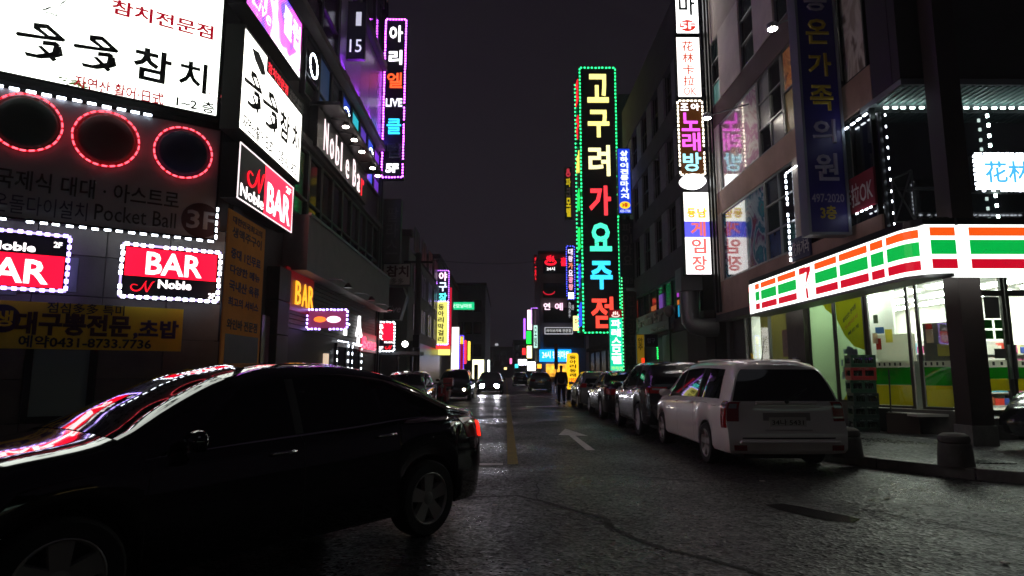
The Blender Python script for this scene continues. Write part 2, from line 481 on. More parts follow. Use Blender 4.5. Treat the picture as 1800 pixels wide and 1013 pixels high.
TRIM = pbr('black_car_trim', '0a0a0b', .45)
CHROME = pbr('chrome_trim', 'c8c8c8', .12, 1.)
SEAM = pbr('panel_gap', '030303', .8)
PLATE = pbr('number_plate_white', 'b9bab6', .5)
LENS_R = pbr('red_lamp_lens', '8a0a10', .1, 0, coat=1)
LENS_C = pbr('clear_lamp_lens', '8f9398', .12, .3, coat=1)
class Car:
    """a body lofted along its length: side profile, shoulder line and plan width give every section"""
    def __init__(s, spec, name, label, cat, loc, rz, paint, group=None, rim=None, detail=True):
        s.p = spec; s.L0, s.L1 = spec['x']          # rear, front
        s.e = thing(name, label, cat, loc, rz, group)
        s.paint = paint; s.rim = rim or RIM
        s.body(); s.wheels()
    K = 14
    def sec(s, x):
        p = s.p
        W = interp(p['w'], x); zt = interp(p['top'], x); zs = min(interp(p['belt'], x), zt - .025); zb = p['zb']
        for xa in p['axles']:
            R_ = p['arch']; q = abs(x - xa)
            if q < R_ + .12: W += .012 * max(0, 1 - max(0, q - R_ + .1) / .22)
            if q < R_: zb = max(zb, p['r'] + math.sqrt(R_ * R_ - q * q) * .97)
        zb = min(zb, zs - .1)
        g_ = zt - zs; h = zs - zb; k = min(1, g_ / .3)
        Wg = W * .935 - .02 * k; Wr = max(.3, Wg - p['tumble'] * max(0, g_ - .03)); ze = zt - .02 - .055 * k
        zg = zs + .012 * k
        ze = max(ze, zg + .004)
        cr = p.get('crown', .03)
        pts = [(W * .80, zb + .0), (W * .955, zb + .012), (W * .985, zb + .07 * min(1, h / .4)), (W * 1.0, zb + .42 * h), (W * .998, zb + .66 * h), (W * .985, zs - .10 * min(1, h)), (W * .962, zs - .012),
               (Wg, zg), (Wg + (Wr - Wg) * .36 + .012 * k, zg + (ze - zg) * .33), (Wg + (Wr - Wg) * .70 + .012 * k, zg + (ze - zg) * .67), (Wr, ze), (Wr - .055 * k - .02, zt - .012 * k), (Wr * .55, zt + cr * .7), (0, zt + cr)]
        return pts
    def lean(s, x, z):                            # rear and front ends lean with height
        p = s.p; dx = 0
        for end, key, sg in ((s.L0, 'rlean', 1), (s.L1, 'flean', -1)):
            f = p.get(key)
            if f:
                w_ = max(0, 1 - abs(x - end) / p.get('leanlen', .55)); dx += sg * interp(f, z) * w_ ** 1.0
        return dx
    def S(s, x, v, side=1):
        pts = s.sec(x); v = max(0, min(s.K - 1, v)); i = min(int(v), s.K - 2); t = v - i
        y = pts[i][0] + (pts[i + 1][0] - pts[i][0]) * t; z = pts[i][1] + (pts[i + 1][1] - pts[i][1]) * t
        return Vector((x + s.lean(x, z), y * side, z))
    def Cp(s, v, q, front=False):                 # end cap: v along the section, q from -1 to 1 across
        x = s.L1 if front else s.L0; sg = 1 if front else -1
        p = s.S(x, v); b = s.p.get('fbulge' if front else 'bulge', .06)
        return Vector((p.x + sg * b * (1 - q * q), p.y * q, p.z))
    def stations(s):
        xs = set()
        n = 44
        for i in range(n + 1): xs.add(round(s.L0 + (s.L1 - s.L0) * i / n, 4))
        for xa in s.p['axles']:
            R_ = s.p['arch']
            for k in range(15): xs.add(round(xa - R_ * math.cos(math.pi * k / 14) * .9999, 4))
            xs.add(round(xa - R_ - .004, 4)); xs.add(round(xa + R_ + .004, 4))
        for a in s.p.get('extra', ()): xs.add(a)
        out = []
        for x in sorted(xs):
            if not out or x - out[-1] > .003: out.append(x)
        return out
    def body(s):
        xs = s.stations(); m = MB(); K = s.K
        for side in (1, -1):
            vs = [s.S(x, k, side) for x in xs for k in range(K)]
            fs = []
            for i in range(len(xs) - 1):
                for k in range(K - 1):
                    f = (i * K + k, i * K + k + 1, (i + 1) * K + k + 1, (i + 1) * K + k)
                    fs.append(f if side == -1 else f[::-1])
            m.add(vs, fs)
        for fr in (False, True):
            N = 8; vs = [s.Cp(k, -1 + 2 * j / N, fr) for k in range(K - 1) for j in range(N + 1)] ; fs = []
            for k in range(K - 2):
                for j in range(N):
                    f = (k * (N + 1) + j, k * (N + 1) + j + 1, (k + 1) * (N + 1) + j + 1, (k + 1) * (N + 1) + j)
                    fs.append(f)
            o = len(vs); vs.append(s.S(s.L1 if fr else s.L0, K - 1)); 
            b = (K - 2) * (N + 1); fs += [(b + j, b + j + 1, o) for j in range(N)]
            m.add(vs, fs)
        me = bpy.data.meshes.new('body'); me.from_pydata(m.v, [], m.f)
        bm = bmesh.new(); bm.from_mesh(me); bmesh.ops.remove_doubles(bm, verts=bm.verts, dist=.004)
        bmesh.ops.recalc_face_normals(bm, faces=bm.faces); bm.to_mesh(me); bm.free()
        me.polygons.foreach_set('use_smooth', [True] * len(me.polygons)); me.set_sharp_from_angle(angle=R(48))
        me.materials.append(s.paint); s.bodyo = link('body', me, s.e)
        W = max(w_ for _, w_ in s.p['w'])
        MB().box(s.L0 + .22, s.L1 - .22, -W * .62, W * .62, .17, .60).build('underbody', BLACK, s.e)
    def patch(s, name, x0, x1, v0, v1, mat, side=1, off=.004, nx=10, nv=6, parent=None, skew=(0, 0), smooth=True):
        """a sheet that follows the body; skew shifts the two upright edges with height"""
        vs = []; fs = []
        for j in range(nv + 1):
            v = v0 + (v1 - v0) * j / nv; t = j / nv
            a = x0 + skew[0] * t; b = x1 + skew[1] * t
            for i in range(nx + 1):
                x = a + (b - a) * i / nx; e = .004
                p = s.S(x, v, side); n = (s.S(x + e, v, side) - s.S(x - e, v, side)).cross(s.S(x, min(v + .02, s.K - 1), side) - s.S(x, v - .02, side))
                n = n.normalized() if n.length > 1e-9 else Vector((0, side, 0))
                if n.y * side < -.05 or (abs(n.y) <= .05 and n.z < 0): n = -n
                vs.append(p + n * off)
        for j in range(nv):
            for i in range(nx): fs.append((j * (nx + 1) + i, j * (nx + 1) + i + 1, (j + 1) * (nx + 1) + i + 1, (j + 1) * (nx + 1) + i))
        m = MB().add(vs, fs); return m.build(name, mat, parent or s.e, smooth=True)
    def across(s, name, x0, x1, v0, mat, off=.005, nx=8, parent=None, bow=.0):
        """windscreen or rear window: from the roof edge on one side over to the other"""
        vs = []; fs = []; prof = [(v0 + (s.K - 1 - v0) * j / 5, 1) for j in range(6)] + [(v0 + (s.K - 1 - v0) * j / 5, -1) for j in range(4, -1, -1)]
        for v, sd in prof:
            q = 1 - (v - v0) / (s.K - 1 - v0)
            for i in range(nx + 1):
                x = x0 + (x1 - x0) * i / nx + bow * (1 - q * q)
                e = .004; n = (s.S(x + e, v, sd) - s.S(x - e, v, sd)).cross(s.S(x, min(v + .02, s.K - 1), sd) - s.S(x, v - .02, sd))
                n = n.normalized() if n.length > 1e-9 else Vector((0, 0, 1))
                if n.z < 0: n = -n
                vs.append(s.S(x, v, sd) + n * off)
        for j in range(len(prof) - 1):
            for i in range(nx): fs.append((j * (nx + 1) + i, j * (nx + 1) + i + 1, (j + 1) * (nx + 1) + i + 1, (j + 1) * (nx + 1) + i))
        return MB().add(vs, fs).build(name, mat, parent or s.e, smooth=True)
    def cap(s, name, v0, v1, q0, q1, mat, front=False, off=.005, th=0., nv=6, nq=8, parent=None, skew=0.):
        vs = []; fs = []; sg = 1 if front else -1
        for j in range(nv + 1):
            v = v0 + (v1 - v0) * j / nv; t = j / nv
            for i in range(nq + 1):
                a, b = q0 + skew * t * (1 if q0 < 0 else -1) * (abs(q0) > .3), q1 + skew * t * (1 if q1 < 0 else -1) * (abs(q1) > .3)
                p = s.Cp(v, a + (b - a) * i / nq, front); vs.append(p + Vector((sg * off, 0, 0)))
        for j in range(nv):
            for i in range(nq): fs.append((j * (nq + 1) + i, j * (nq + 1) + i + 1, (j + 1) * (nq + 1) + i + 1, (j + 1) * (nq + 1) + i))
        return MB().add(vs, fs).build(name, mat, parent or s.e, smooth=True)
    def seam(s, pts, side=1, wd=.006, name='panel_gap', mat=None):
        """thin dark line along (x, v) points"""
        m = MB(); P = [s.S(x, v, side) for x, v in pts]; N = []
        for x, v in pts:
            n = (s.S(x + .004, v, side) - s.S(x - .004, v, side)).cross(s.S(x, v + .02, side) - s.S(x, v - .02, side)); n = n.normalized()
            N.append(-n if n.y * side < 0 else n)
        for i in range(len(P) - 1):
            d = (P[i + 1] - P[i]).normalized(); t = d.cross(N[i]).normalized() * wd / 2
            m.quad(P[i] - t + N[i] * .002, P[i] + t + N[i] * .002, P[i + 1] + t + N[i + 1] * .002, P[i + 1] - t + N[i + 1] * .002)
        return m.build(name, mat or SEAM, s.e)
    def wheels(s):
        p = s.p; r = p['r']; W = max(w_ for _, w_ in p['w'])
        for i, xa in enumerate(p['axles']):
            for side in (1, -1):
                y = side * (W - .115 + p.get('track', 0))
                tw = .105
                t = MB().lathe([(r * .66, -tw * .9), (r * .70, -tw), (r * .93, -tw), (r * .985, -tw * .8), (r, -tw * .5), (r, tw * .5), (r * .985, tw * .8), (r * .93, tw), (r * .70, tw), (r * .66, tw * .9), (r * .66, -tw * .9)], 32, (0, 0, 0), 'y', cap=False)
                w_ = t.build('wheel', TYRE, s.e, smooth=.6); w_.location = (xa, y, r)
                if p.get('steer') and i == 1: w_.rotation_euler = (0, 0, p['steer'])
                m = MB(); f = side
                m.lathe([(r * .60, f * tw * .3), (r * .68, f * tw * .3), (r * .69, f * tw * .95), (r * .66, f * tw * 1.0), (r * .62, f * tw * .85), (r * .60, f * tw * .3)], 32, (0, 0, 0), 'y', cap=False)
                ns = p.get('spokes', 5)
                for k in range(ns):
                    a = 2 * math.pi * k / ns + .3
                    ca, sa = math.cos(a), math.sin(a)
                    def pt_(rr, q, yy): return (rr * ca - q * sa, yy * f, rr * sa + q * ca)
                    w0, w1 = r * .13, r * .19
                    vs = [pt_(r * .1, -w0, tw * .78), pt_(r * .1, w0, tw * .78), pt_(r * .64, w1, tw * .9), pt_(r * .64, -w1, tw * .9),
                          pt_(r * .1, -w0 * 1.1, tw * .4), pt_(r * .1, w0 * 1.1, tw * .4), pt_(r * .64, w1 * 1.1, tw * .4), pt_(r * .64, -w1 * 1.1, tw * .4)]
                    m.add(vs, [(0,1,2,3),(0,3,7,4),(1,5,6,2),(0,4,5,1),(2,6,7,3)])
                m.lathe([(r * .17, f * tw * .4), (r * .17, f * tw * .8), (r * .12, f * tw * .86)], 16, (0, 0, 0), 'y')
                m.build('rim', s.rim, w_, smooth=.5)
                MB().lathe([(r * .61, -f * tw * .1), (r * .61, f * tw * .1)], 24, (0, 0, 0), 'y').build('brake_disc', BLACK, w_)
    def box_on(s, name, x, v, side, lx, ly, lz, mat, parent=None, bevel=.01):
        p = s.S(x, v, side); return MB().box(p.x - lx / 2, p.x + lx / 2, p.y - ly / 2, p.y + ly / 2, p.z - lz / 2, p.z + lz / 2).build(name, mat, parent or s.e, bevel=bevel)
    def mirror(s, x, side, mat):
        p = s.S(x, 7.2, side)
        m = MB(); n = 10; prof = [(.0, .02), (.03, .07), (.08, .095), (.15, .10), (.20, .085), (.225, .03)]
        rings = []
        for d, rr in prof:
            rings.append([Vector((p.x - .02 + (.55 if math.cos(a) < 0 else 1.0) * rr * math.cos(a) * .8, p.y + side * d, p.z + .07 + rr * .72 * math.sin(a))) for a in [2 * math.pi * k / n for k in range(n)]])
        fs = []
        for i in range(len(rings) - 1):
            for k in range(n): fs.append((i * n + k, i * n + (k + 1) % n, (i + 1) * n + (k + 1) % n, (i + 1) * n + k))
        fs += [tuple(range(n)), tuple((len(rings) - 1) * n + k for k in range(n))]
        return m.add([q for r_ in rings for q in r_], fs).build('wing_mirror', mat, s.e, smooth=.8)
    def plate(s, body, v0, v1, half, front=False, mat=None):
        a = s.Cp(v0, 0, front); b = s.Cp(v1, 0, front); sg = 1 if front else -1
        x = (max(a.x, b.x) if front else min(a.x, b.x)) + sg * .012
        pl = MB().box(x - .006, x + .006, -half, half, a.z, b.z).build('number_plate', mat or PLATE, s.e, bevel=.004)
        if body:
            t = text_mesh(MB(), body, -half * .85, half * .85, a.z + (b.z - a.z) * .2, a.z + (b.z - a.z) * .8, 0, .01, .002)
            m = MB(); m.v = [(x + sg * .0075 + sg * (-vy) * .2, (xx if front else -xx), z) for xx, vy, z in t.v]; m.f = t.f
            m.build('lettering', pbr('plate_characters', '10140f', .6), pl)
        return pl

SEDAN = dict(x=(-2.38, 2.36), axles=(-1.37, 1.41), r=.325, arch=.375, zb=.22, tumble=.40, crown=.035, spokes=5,
    top=[(-2.42,.92),(-2.36,1.035),(-2.2,1.075),(-1.95,1.10),(-1.72,1.145),(-1.35,1.325),(-.9,1.44),(-.45,1.478),(0,1.465),(.35,1.39),(.75,1.21),(1.12,1.02),(1.25,.985),(1.6,.93),(2.0,.84),(2.25,.74),(2.36,.66)],
    belt=[(-2.38,.95),(-2.0,1.015),(-1.4,1.015),(-.5,.965),(.6,.915),(1.2,.88),(1.9,.77),(2.36,.60)],
    w=[(-2.38,.74),(-2.25,.83),(-1.95,.885),(-1.3,.912),(0,.92),(1.3,.912),(1.8,.885),(2.15,.81),(2.36,.66)],
    rlean=[(.2,.06),(.5,.0),(.75,.0),(1.05,.05)], flean=[(.2,.03),(.45,.0),(.7,.12)], bulge=.09, fbulge=.16)
VAN = dict(x=(-2.30, 2.36), axles=(-1.33, 1.50), r=.32, arch=.36, zb=.26, tumble=.33, crown=.05, spokes=5,
    top=[(-2.31,1.50),(-2.2,1.53),(-2.0,1.565),(-1.4,1.60),(-.6,1.615),(.2,1.59),(.6,1.51),(1.0,1.30),(1.38,1.075),(1.55,1.02),(1.9,.93),(2.2,.80),(2.36,.68)],
    belt=[(-2.31,1.00),(-1.0,.985),(.5,.96),(1.4,.92),(2.0,.80),(2.36,.60)],
    w=[(-2.31,.865),(-2.2,.89),(-1.9,.905),(-1.0,.912),(.8,.912),(1.7,.895),(2.1,.83),(2.36,.68)],
    rlean=[(.18,.10),(.34,-.03),(.58,-.03),(.66,.03),(.95,.04),(1.25,.11),(1.5,.22)], leanlen=.45, bulge=.05, flean=[(.2,.03),(.45,.0),(.7,.1)], fbulge=.14)
SUV = dict(x=(-2.25, 2.25), axles=(-1.33, 1.37), r=.36, arch=.405, zb=.28, tumble=.36, crown=.04, spokes=6,
    top=[(-2.26,1.40),(-2.1,1.50),(-1.8,1.59),(-1.2,1.655),(-.4,1.68),(.1,1.655),(.5,1.56),(.9,1.33),(1.2,1.16),(1.4,1.11),(1.8,1.05),(2.1,.93),(2.25,.80)],
    belt=[(-2.26,1.12),(-1.2,1.09),(.5,1.04),(1.3,1.0),(1.9,.92),(2.25,.74)],
    w=[(-2.26,.82),(-2.1,.885),(-1.7,.925),(0,.935),(1.4,.925),(1.9,.88),(2.25,.70)],
    rlean=[(.25,.1),(.42,-.02),(.7,-.02),(.85,.04),(1.1,.08),(1.5,.40)], leanlen=.7, bulge=.06, flean=[(.25,.05),(.5,.0),(.8,.1)], fbulge=.14)
HATCH = dict(x=(-1.95, 1.95), axles=(-1.22, 1.25), r=.30, arch=.345, zb=.21, tumble=.38, crown=.035, spokes=5,
    top=[(-1.96,1.28),(-1.8,1.36),(-1.4,1.44),(-.6,1.48),(0,1.46),(.35,1.37),(.8,1.12),(1.1,.97),(1.5,.9),(1.8,.78),(1.95,.66)],
    belt=[(-1.96,1.0),(-1,.97),(.5,.91),(1.1,.86),(1.7,.74),(1.95,.6)],
    w=[(-1.96,.76),(-1.8,.81),(-1.3,.845),(0,.85),(1.2,.845),(1.7,.79),(1.95,.64)],
    rlean=[(.2,.08),(.4,.0),(.7,.0),(.95,.06),(1.35,.34)], leanlen=.6, bulge=.06, flean=[(.2,.04),(.45,0),(.7,.1)], fbulge=.14)

def sedan_kit(c, lamps='dark', paint=None, front=True, far=False):
    """glass, lamps, gaps and small parts of a four-door saloon"""
    c.across('windscreen', .36, 1.10, 10.25, TINT, bow=.04)
    c.across('rear_window', -1.70, -.96, 10.25, TINT, bow=-.03)
    for sd in (1, -1):
        c.patch('front_side_window', -.02, .98, 7.12, 9.86, TINT, sd, .004, 14, 6, skew=(0, -.62))
        c.patch('rear_side_window', -.86, -.09, 7.12, 9.86, TINT, sd, .004, 10, 6, skew=(.04, .0))
        c.patch('quarter_window', -1.32, -.92, 7.16, 9.5, TINT, sd, .004, 6, 6, skew=(.22, .04))
        if far: continue
        c.patch('window_trim', -1.36, 1.02, 6.93, 7.10, CHROME, sd, .006, 26, 1)
        c.patch('window_pillar', -.09, -.02, 7.12, 9.86, TRIM, sd, .006, 2, 6)
        vv = [1.2 + .65 * k for k in range(14)]
        c.seam([(-.06, v) for v in vv if v < 9.9], sd); c.seam([(1.02 - .02 * max(0, v - 4) , v) for v in vv if v < 6.9], sd)
        c.seam([(-1.0 + .0 * v, v) for v in vv if 4.2 < v < 7] , sd); c.seam([(-1.0 + .001, 4.2), (-.96, 3.3), (-.93, 2.4)], sd)
        c.seam([(x_, 1.35) for x_ in [-.95 + .19 * k for k in range(11)]], sd)
        for hx in (.12, -.84):
            p = c.S(hx, 5.0, sd)
            MB().tube([(hx - .10, p.y + sd * .005, p.z), (hx - .08, p.y + sd * .035, p.z + .004), (hx + .08, p.y + sd * .035, p.z), (hx + .10, p.y + sd * .005, p.z - .004)], .013, 8).build('door_handle', CHROME, c.e, smooth=True)
        c.mirror(.78, sd, c.paint)
    lr = glow('ff2010', 3.0) if lamps == 'on' else LENS_R
    for sd in (1, -1):
        t = c.patch('tail_lamp', c.L0 + .005, c.L0 + .36, 4.35, 5.9, LENS_R, sd, .006, 8, 4, skew=(0, .12))
        if lamps == 'on': c.patch('lit_segment', c.L0 + .01, c.L0 + .17, 4.45, 5.7, lr, sd, .010, 4, 3, parent=t)
        q = c.cap('tail_lamp_inner', 4.35, 5.9, sd * .62, sd * .995, LENS_R, False, .006)
        if lamps == 'on': c.cap('lit_segment', 4.5, 5.6, sd * .74, sd * .97, lr, False, .010, parent=q)
        c.patch('headlamp', c.L1 - .40, c.L1 - .01, 4.6, 6.3, LENS_C, sd, .006, 8, 4)
        c.cap('headlamp_inner', 4.6, 6.3, sd * .60, sd * .995, LENS_C, True, .006)
    if far: return
    c.cap('rear_bumper_insert', .6, 1.6, -.75, .75, TRIM, False, .006)
    c.cap('boot_trim', 4.0, 4.25, -.5, .5, CHROME, False, .008)
    c.cap('grille', 3.6, 5.6, -.5, .5, TRIM, True, .006)
    c.cap('lower_intake', 1.0, 2.5, -.7, .7, TRIM, True, .006)
    c.plate('', 2.9, 3.5, .26)
# ================================================================== corner building with the bars, facing the crossing and the street
LX, LY = -5.0, 11.22
A33 = R(33.5)
LA = Frame(LX, LY, A33)                    # angled front, u < 0 to the left of the corner
LA_S = Frame(LX + .20 * math.sin(A33), LY - .20 * math.cos(A33), A33)     # plane of the signs hung on it
LS = Frame(LX, LY, R(90))                  # street side, u = metres up the street from the corner
LS_S = Frame(LX + .28, LY, R(90))
TILE = pbr('grey_stone_slab', '57524c', .6, var=.3, vscale=2.2, bump=.1, bscale=30, rvar=.15)
TILE2 = pbr('darker_stone_slab', '4a4641', .6, var=.3, vscale=2.2, bump=.1, bscale=30, rvar=.15)
PANEL = pbr('grey_printed_sheet', '9da0a8', .55, var=.12, vscale=1.2)
INK = pbr('black_print', '0d0f12', .6)
INK_G = pbr('dark_green_brush_ink', '14201c', .6)
NAVY = pbr('navy_print', '1b1c4a', .6)
MAROON = pbr('maroon_print', '3a1418', .6)
WHITE_P = pbr('white_print', 'c9c9c6', .6)
LW = glow('f4fbf0', 2.6, var=.12, raw=True)
LW2 = glow('fbf8ee', 3.8, var=.12, raw=True)          # fluorescent tubes behind white acrylic
LWK = glow('ffffff', 4.2, raw=True)
LEDW = glow('eaf4ff', 9.0, raw=True)
LEDV = glow('b094ff', 7.0, raw=True)
LEDP = glow('c84cff', 15.0, raw=True)
LEDR = glow('ff2a44', 9.0)
NRED = glow('ff0c2a', 2.0, raw=True)
NBLK = glow('14121c', .25)
WTXT = glow('fff4f4', 4.5)
def RED(s=1.0): return glow('e0142c', s)

LB = thing('bar_building', 'tall dark corner building hung with many bar and restaurant signs above black saloon', 'building', (LX, LY, 0))
def lb_part(name, fr, boxes, mat, **k):
    m = MB()
    for (u0, u1, y0, y1, z0, z1) in boxes: m.box(u0, u1, y0, y1, z0, z1)
    o = m.build(name, mat, LB, **k); o.rotation_euler = (0, 0, fr.rz); return o
# core walls (angled front then street side), kept a little behind the cladding
lb_part('front_wall', LA, [(-14, -.02, .06, .6, 0, 17)], CONC_D)
lb_part('side_wall', LS, [(.3, 12.9, .12, .8, 0, 17)], CONC_D)
lb_part('end_wall', LS, [(12.9, 13.2, .0, 9, 0, 17.2)], CONC)
lb_part('corner_post', LS, [(-.05, .32, -.02, .5, 0, 17)], METAL_D)
lb_part('roof', LS, [(.4, 13.1, .3, 9, 16.6, 17.0)], CONC_D)
# stone slabs of the ground floor front, each one a piece
sl = {}
for r_ in range(6):
    for c_ in range(8):
        if r_ == 1 and c_ == 2 or r_ == 2 and c_ == 2: continue         # window
        wd, ht = .92, .66
        k = (r_ + c_ * 3) % 3
        if k not in sl:
            d = .035 + .006 * k
            sl[k] = MB().box(.006, wd - .006, -d + .06, .06, .006, ht - .006).build('stone_slab', (TILE, TILE2, TILE)[k], LB, bevel=.006); o = sl[k]
        else: o = link('stone_slab', sl[k].data, LB, bevel=.006)
        p = LA.u * (-.05 - (c_ + 1) * wd); o.location = (p.x, p.y, r_ * ht); o.rotation_euler = (0, 0, A33)
wu = -.05 - 3 * .92
lb_part('window_frame', LA, [(wu + .02, wu + .9, -.01, .05, .68, .76), (wu + .02, wu + .9, -.01, .05, 1.9, 1.97), (wu + .02, wu + .1, -.01, .05, .76, 1.9), (wu + .82, wu + .9, -.01, .05, .76, 1.9)], METAL_D)
lb_part('window_pane', LA, [(wu + .1, wu + .82, .02, .03, .76, 1.9)], pbr('frosted_pane', '6d7f7c', .3))
# row of recessed service panels behind the bar signs
for u0, u1, z0, z1 in ((-2.75, -2.25, 2.7, 3.25), (-3.6, -3.0, 2.6, 3.3)):
    lb_part('vent_panel', LA, [(u0, u1, -.01, .05, z0, z1)], pbr('pale_vent_panel', '5e6668', .5))
# upper front behind the big sheets
lb_part('upper_cladding', LA, [(-8, -.05, .0, .055, 3.97, 12)], pbr('dark_cladding', '2c2d30', .6, var=.2))

# ---- big white lightbox over the corner
B = Sign('restaurant_signboard', 'huge white backlit signboard with black brush characters above three ringed discs', 'signboard', LA_S, LA_S.rect(-70, 401, 397, -36, 213), .2, pbr('sign_frame_dark_green', '151b18', .5, .3), LW, .05)
B.text('참치전문점', B.loc((193, 376, 368, 45, 70)), glow('c8102c', .55), .03)
def brush_duo(S, r, paper=None):
    a, b, c, d = r
    m = MB()
    def P(q): return [(a + x * (b - a), c + (1 - y) * (d - c)) for x, y in q]
    for q in ([(.33,.02),(.62,-.03),(1.02,.30),(.98,.37),(.03,.51),(-.01,.45),(.02,.39),(.58,.33),(.33,.18)], [(.55,.47),(.82,.42),(.93,.50),(.84,.55),(.55,.60)], [(.78,.53),(.94,.53),(1.0,.78),(.88,.87),(.55,1.01),(.25,1.02),(.2,.91),(.45,.91),(.76,.74)], [(.45,.66),(.54,.63),(.88,.93),(.80,1.02)]):
        m.prism(P(q)[::-1], -.016, -.010)
    m.build('lettering', INK_G, S.e)
    m = MB(); m.prism(P([(.47,.14),(.60,.11),(.80,.265),(.66,.285)])[::-1], -.020, -.017); m.build('lettering_counter', paper or LW, S.e)
brush_duo(B, B.loc((30, 117, 74, 43, 104)))
brush_duo(B, B.loc((131, 210, 170, 64, 122)))
B.text('참', B.loc((236, 304, 270, 88, 145)), INK_G, .026)
B.text('치', B.loc((316, 366, 341, 109, 162)), INK_G, .02)
B.text('자연산 활어·日式', B.loc((130, 290, 210, 148, 172)), glow('c8102c', .5), .024)
B.text('1~2 층', B.loc((310, 378, 344, 175, 195)), INK_G, .024)
a, b, c, d = B.loc((363, 391, 377, 157, 184)); cx_, cz_ = (a + b) / 2, (c + d) / 2
m = MB()
for i in range(4):
    q0, q1 = [((b - a) / 2 * math.cos(.35 + 1.5708 * k), (b - a) / 2 * math.sin(.35 + 1.5708 * k)) for k in (i, i + 1)]
    m.tube([(cx_ + q0[0], -.013, cz_ + q0[1]), (cx_ + q1[0], -.013, cz_ + q1[1])], .006, 4)
text_mesh(m, '다다', cx_ - .08, cx_ + .08, cz_ - .045, cz_ + .045, -.012)
m.build('red_seal', glow('b84848', .7), B.e)
random.seed(11)
m = MB()
def twig(x0, y0, x1, y1, n, jit, r):
    pts = []
    for i in range(n + 1):
        t = i / n; u_, z_ = LA_S.uv(x0 + (x1 - x0) * t, y0 + (y1 - y0) * t); pts.append((u_ - B.u0 + random.uniform(-jit, jit), -.012, z_ - B.z0 + random.uniform(-jit, jit)))
    m.tube(pts, [r * random.uniform(.4, 1.2) for _ in pts], 4)
twig(30, -10, 75, 18, 8, .01, .006); twig(75, 18, 160, -12, 16, .02, .012); twig(72, 20, 100, 28, 7, .012, .012); twig(98, 28, 108, 8, 6, .015, .007); twig(80, 15, 97, -6, 6, .015, .005)
m.build('printed_twig', INK_G, B.e)
m = MB()
for i in range(26):
    x, y = random.uniform(104, 152), random.uniform(141, 151); u_, z_ = LA_S.uv(x, y + (x - 128) * .2)
    u_ -= B.u0; z_ -= B.z0; s_ = random.uniform(.015, .035); y_ = -.0095 - .0001 * i
    m.quad((u_ - s_ * 1.6, y_, z_), (u_, y_, z_ - s_ * .5), (u_ + s_ * 1.6, y_, z_ + s_ * .2), (u_, y_, z_ + s_ * .6))
m.build('printed_grass_tuft', glow('5f7d1e', .45), B.e)

# ---- unlit billiard hall sheet with three ringed balls
K = Sign('billiard_hall_signboard', 'grey unlit billiard hall signboard with three red ringed discs', 'signboard', LA_S, LA_S.rect(-70, 391, 390, 228, 425), .12, METAL_D, PANEL, .03)
for (x, y, ry, colr) in ((47, 217, 50, '10241a'), (187, 246, 48, '6a0412'), (322, 270, 44, '1c1648')):
    u_, z_ = LA_S.uv(x, y); rr = abs(LA_S.uv(x, y - ry)[1] - z_); u_ -= K.u0; z_ -= K.z0
    m = MB(); m.lathe([(rr * .93, .0), (rr * .93, .03), (rr * .8, .09), (rr * .5, .14), (rr * .15, .16)], 32, (0, 0, 0), 'y')
    m.v = [(x_ + u_, -.012 - y_, z2 + z_) for x_, y_, z2 in m.v]
    m.build('ball_disc', pbr('ball_gloss_' + colr, colr, .5, spec=.25), K.e, smooth=.9)
    led_run(K.e, ring_path(u_, z_, rr, 26, -.06), glow('ff5060', 2.6, raw=True), .3, .025, .075, 'ring_of_leds', True)
    MB().tube([(p[0], -.045, p[2]) for p in ring_path(u_, z_, rr, 32)] + [(u_ + rr, -.045, z_)], .012, 6).build('ring_tube', glow('e00820', .7), K.e, smooth=True)  # added tube that gives the red halo round the bulbs
K.text('국제식 대대 · 아스트로', K.loc((-12, 316, 285, 334, 366)), INK, .012)
K.text('온돌다이설치', K.loc((-14, 155, 140, 356, 388)), pbr('faded_violet_print', '2a2744', .6), .0)
K.text('Pocket Ball', K.loc((167, 311, 205, 363, 391)), INK, .004)
u_, z_ = LA_S.uv(353, 388); rr = .31; u_ -= K.u0; z_ -= K.z0
dm = disc(MB(), u_, z_, rr, rr, -.014, -.009).build('floor_badge', MAROON, K.e)
K.text('3F', (u_ - rr * .72, u_ + rr * .78, z_ - rr * .5, z_ + rr * .55), PANEL, .02, -.015)
K.leds([(0, -.02), (K.W, -.02)], LEDW, .17, .03, .09); K.leds([(K.W, 0), (K.W, .62)], LEDW, .13, .03, .07)
tl = LA_S.uv(272, 206)
lb_led = K.leds([(LA_S.uv(-60, 0)[0] - K.u0, tl[1] - K.z0), (tl[0] - K.u0, tl[1] - K.z0)], LEDW, .2, .035, .12)

# ---- the two bar lightboxes
def bar_sign(label, rect, red_top, ledmat, layout):
    S = Sign('bar_lightbox', label, 'lightbox', LA_S, rect, .16, METAL_D, None, .02)
    S.panel('red_panel', NRED, S.fr_(.02, .03 if red_top else .37, .98, .60 if red_top else .97), -.002, .006)
    S.panel('black_panel', NBLK, S.fr_(.02, .60 if red_top else .03, .98, .97 if red_top else .37), -.002, .006)
    for t, r_, bld in layout:
        if t == 'N': script_n(MB(), *S.loc(r_), r=.008).build('script_letter', glow('ff1428', 1.6), S.e)
        else: S.text(t, S.loc(r_), WTXT, bld)
    S.border(ledmat, .115, .05, .06, -.02)
    MB().tube([(-.02, -.03, -.02), (S.W + .02, -.03, -.02), (S.W + .02, -.03, S.H + .02), (-.02, -.03, S.H + .02), (-.02, -.03, -.02)], .022, 6).build('light_tube', glow('c8b8ff', 1.6), S.e)
    return S
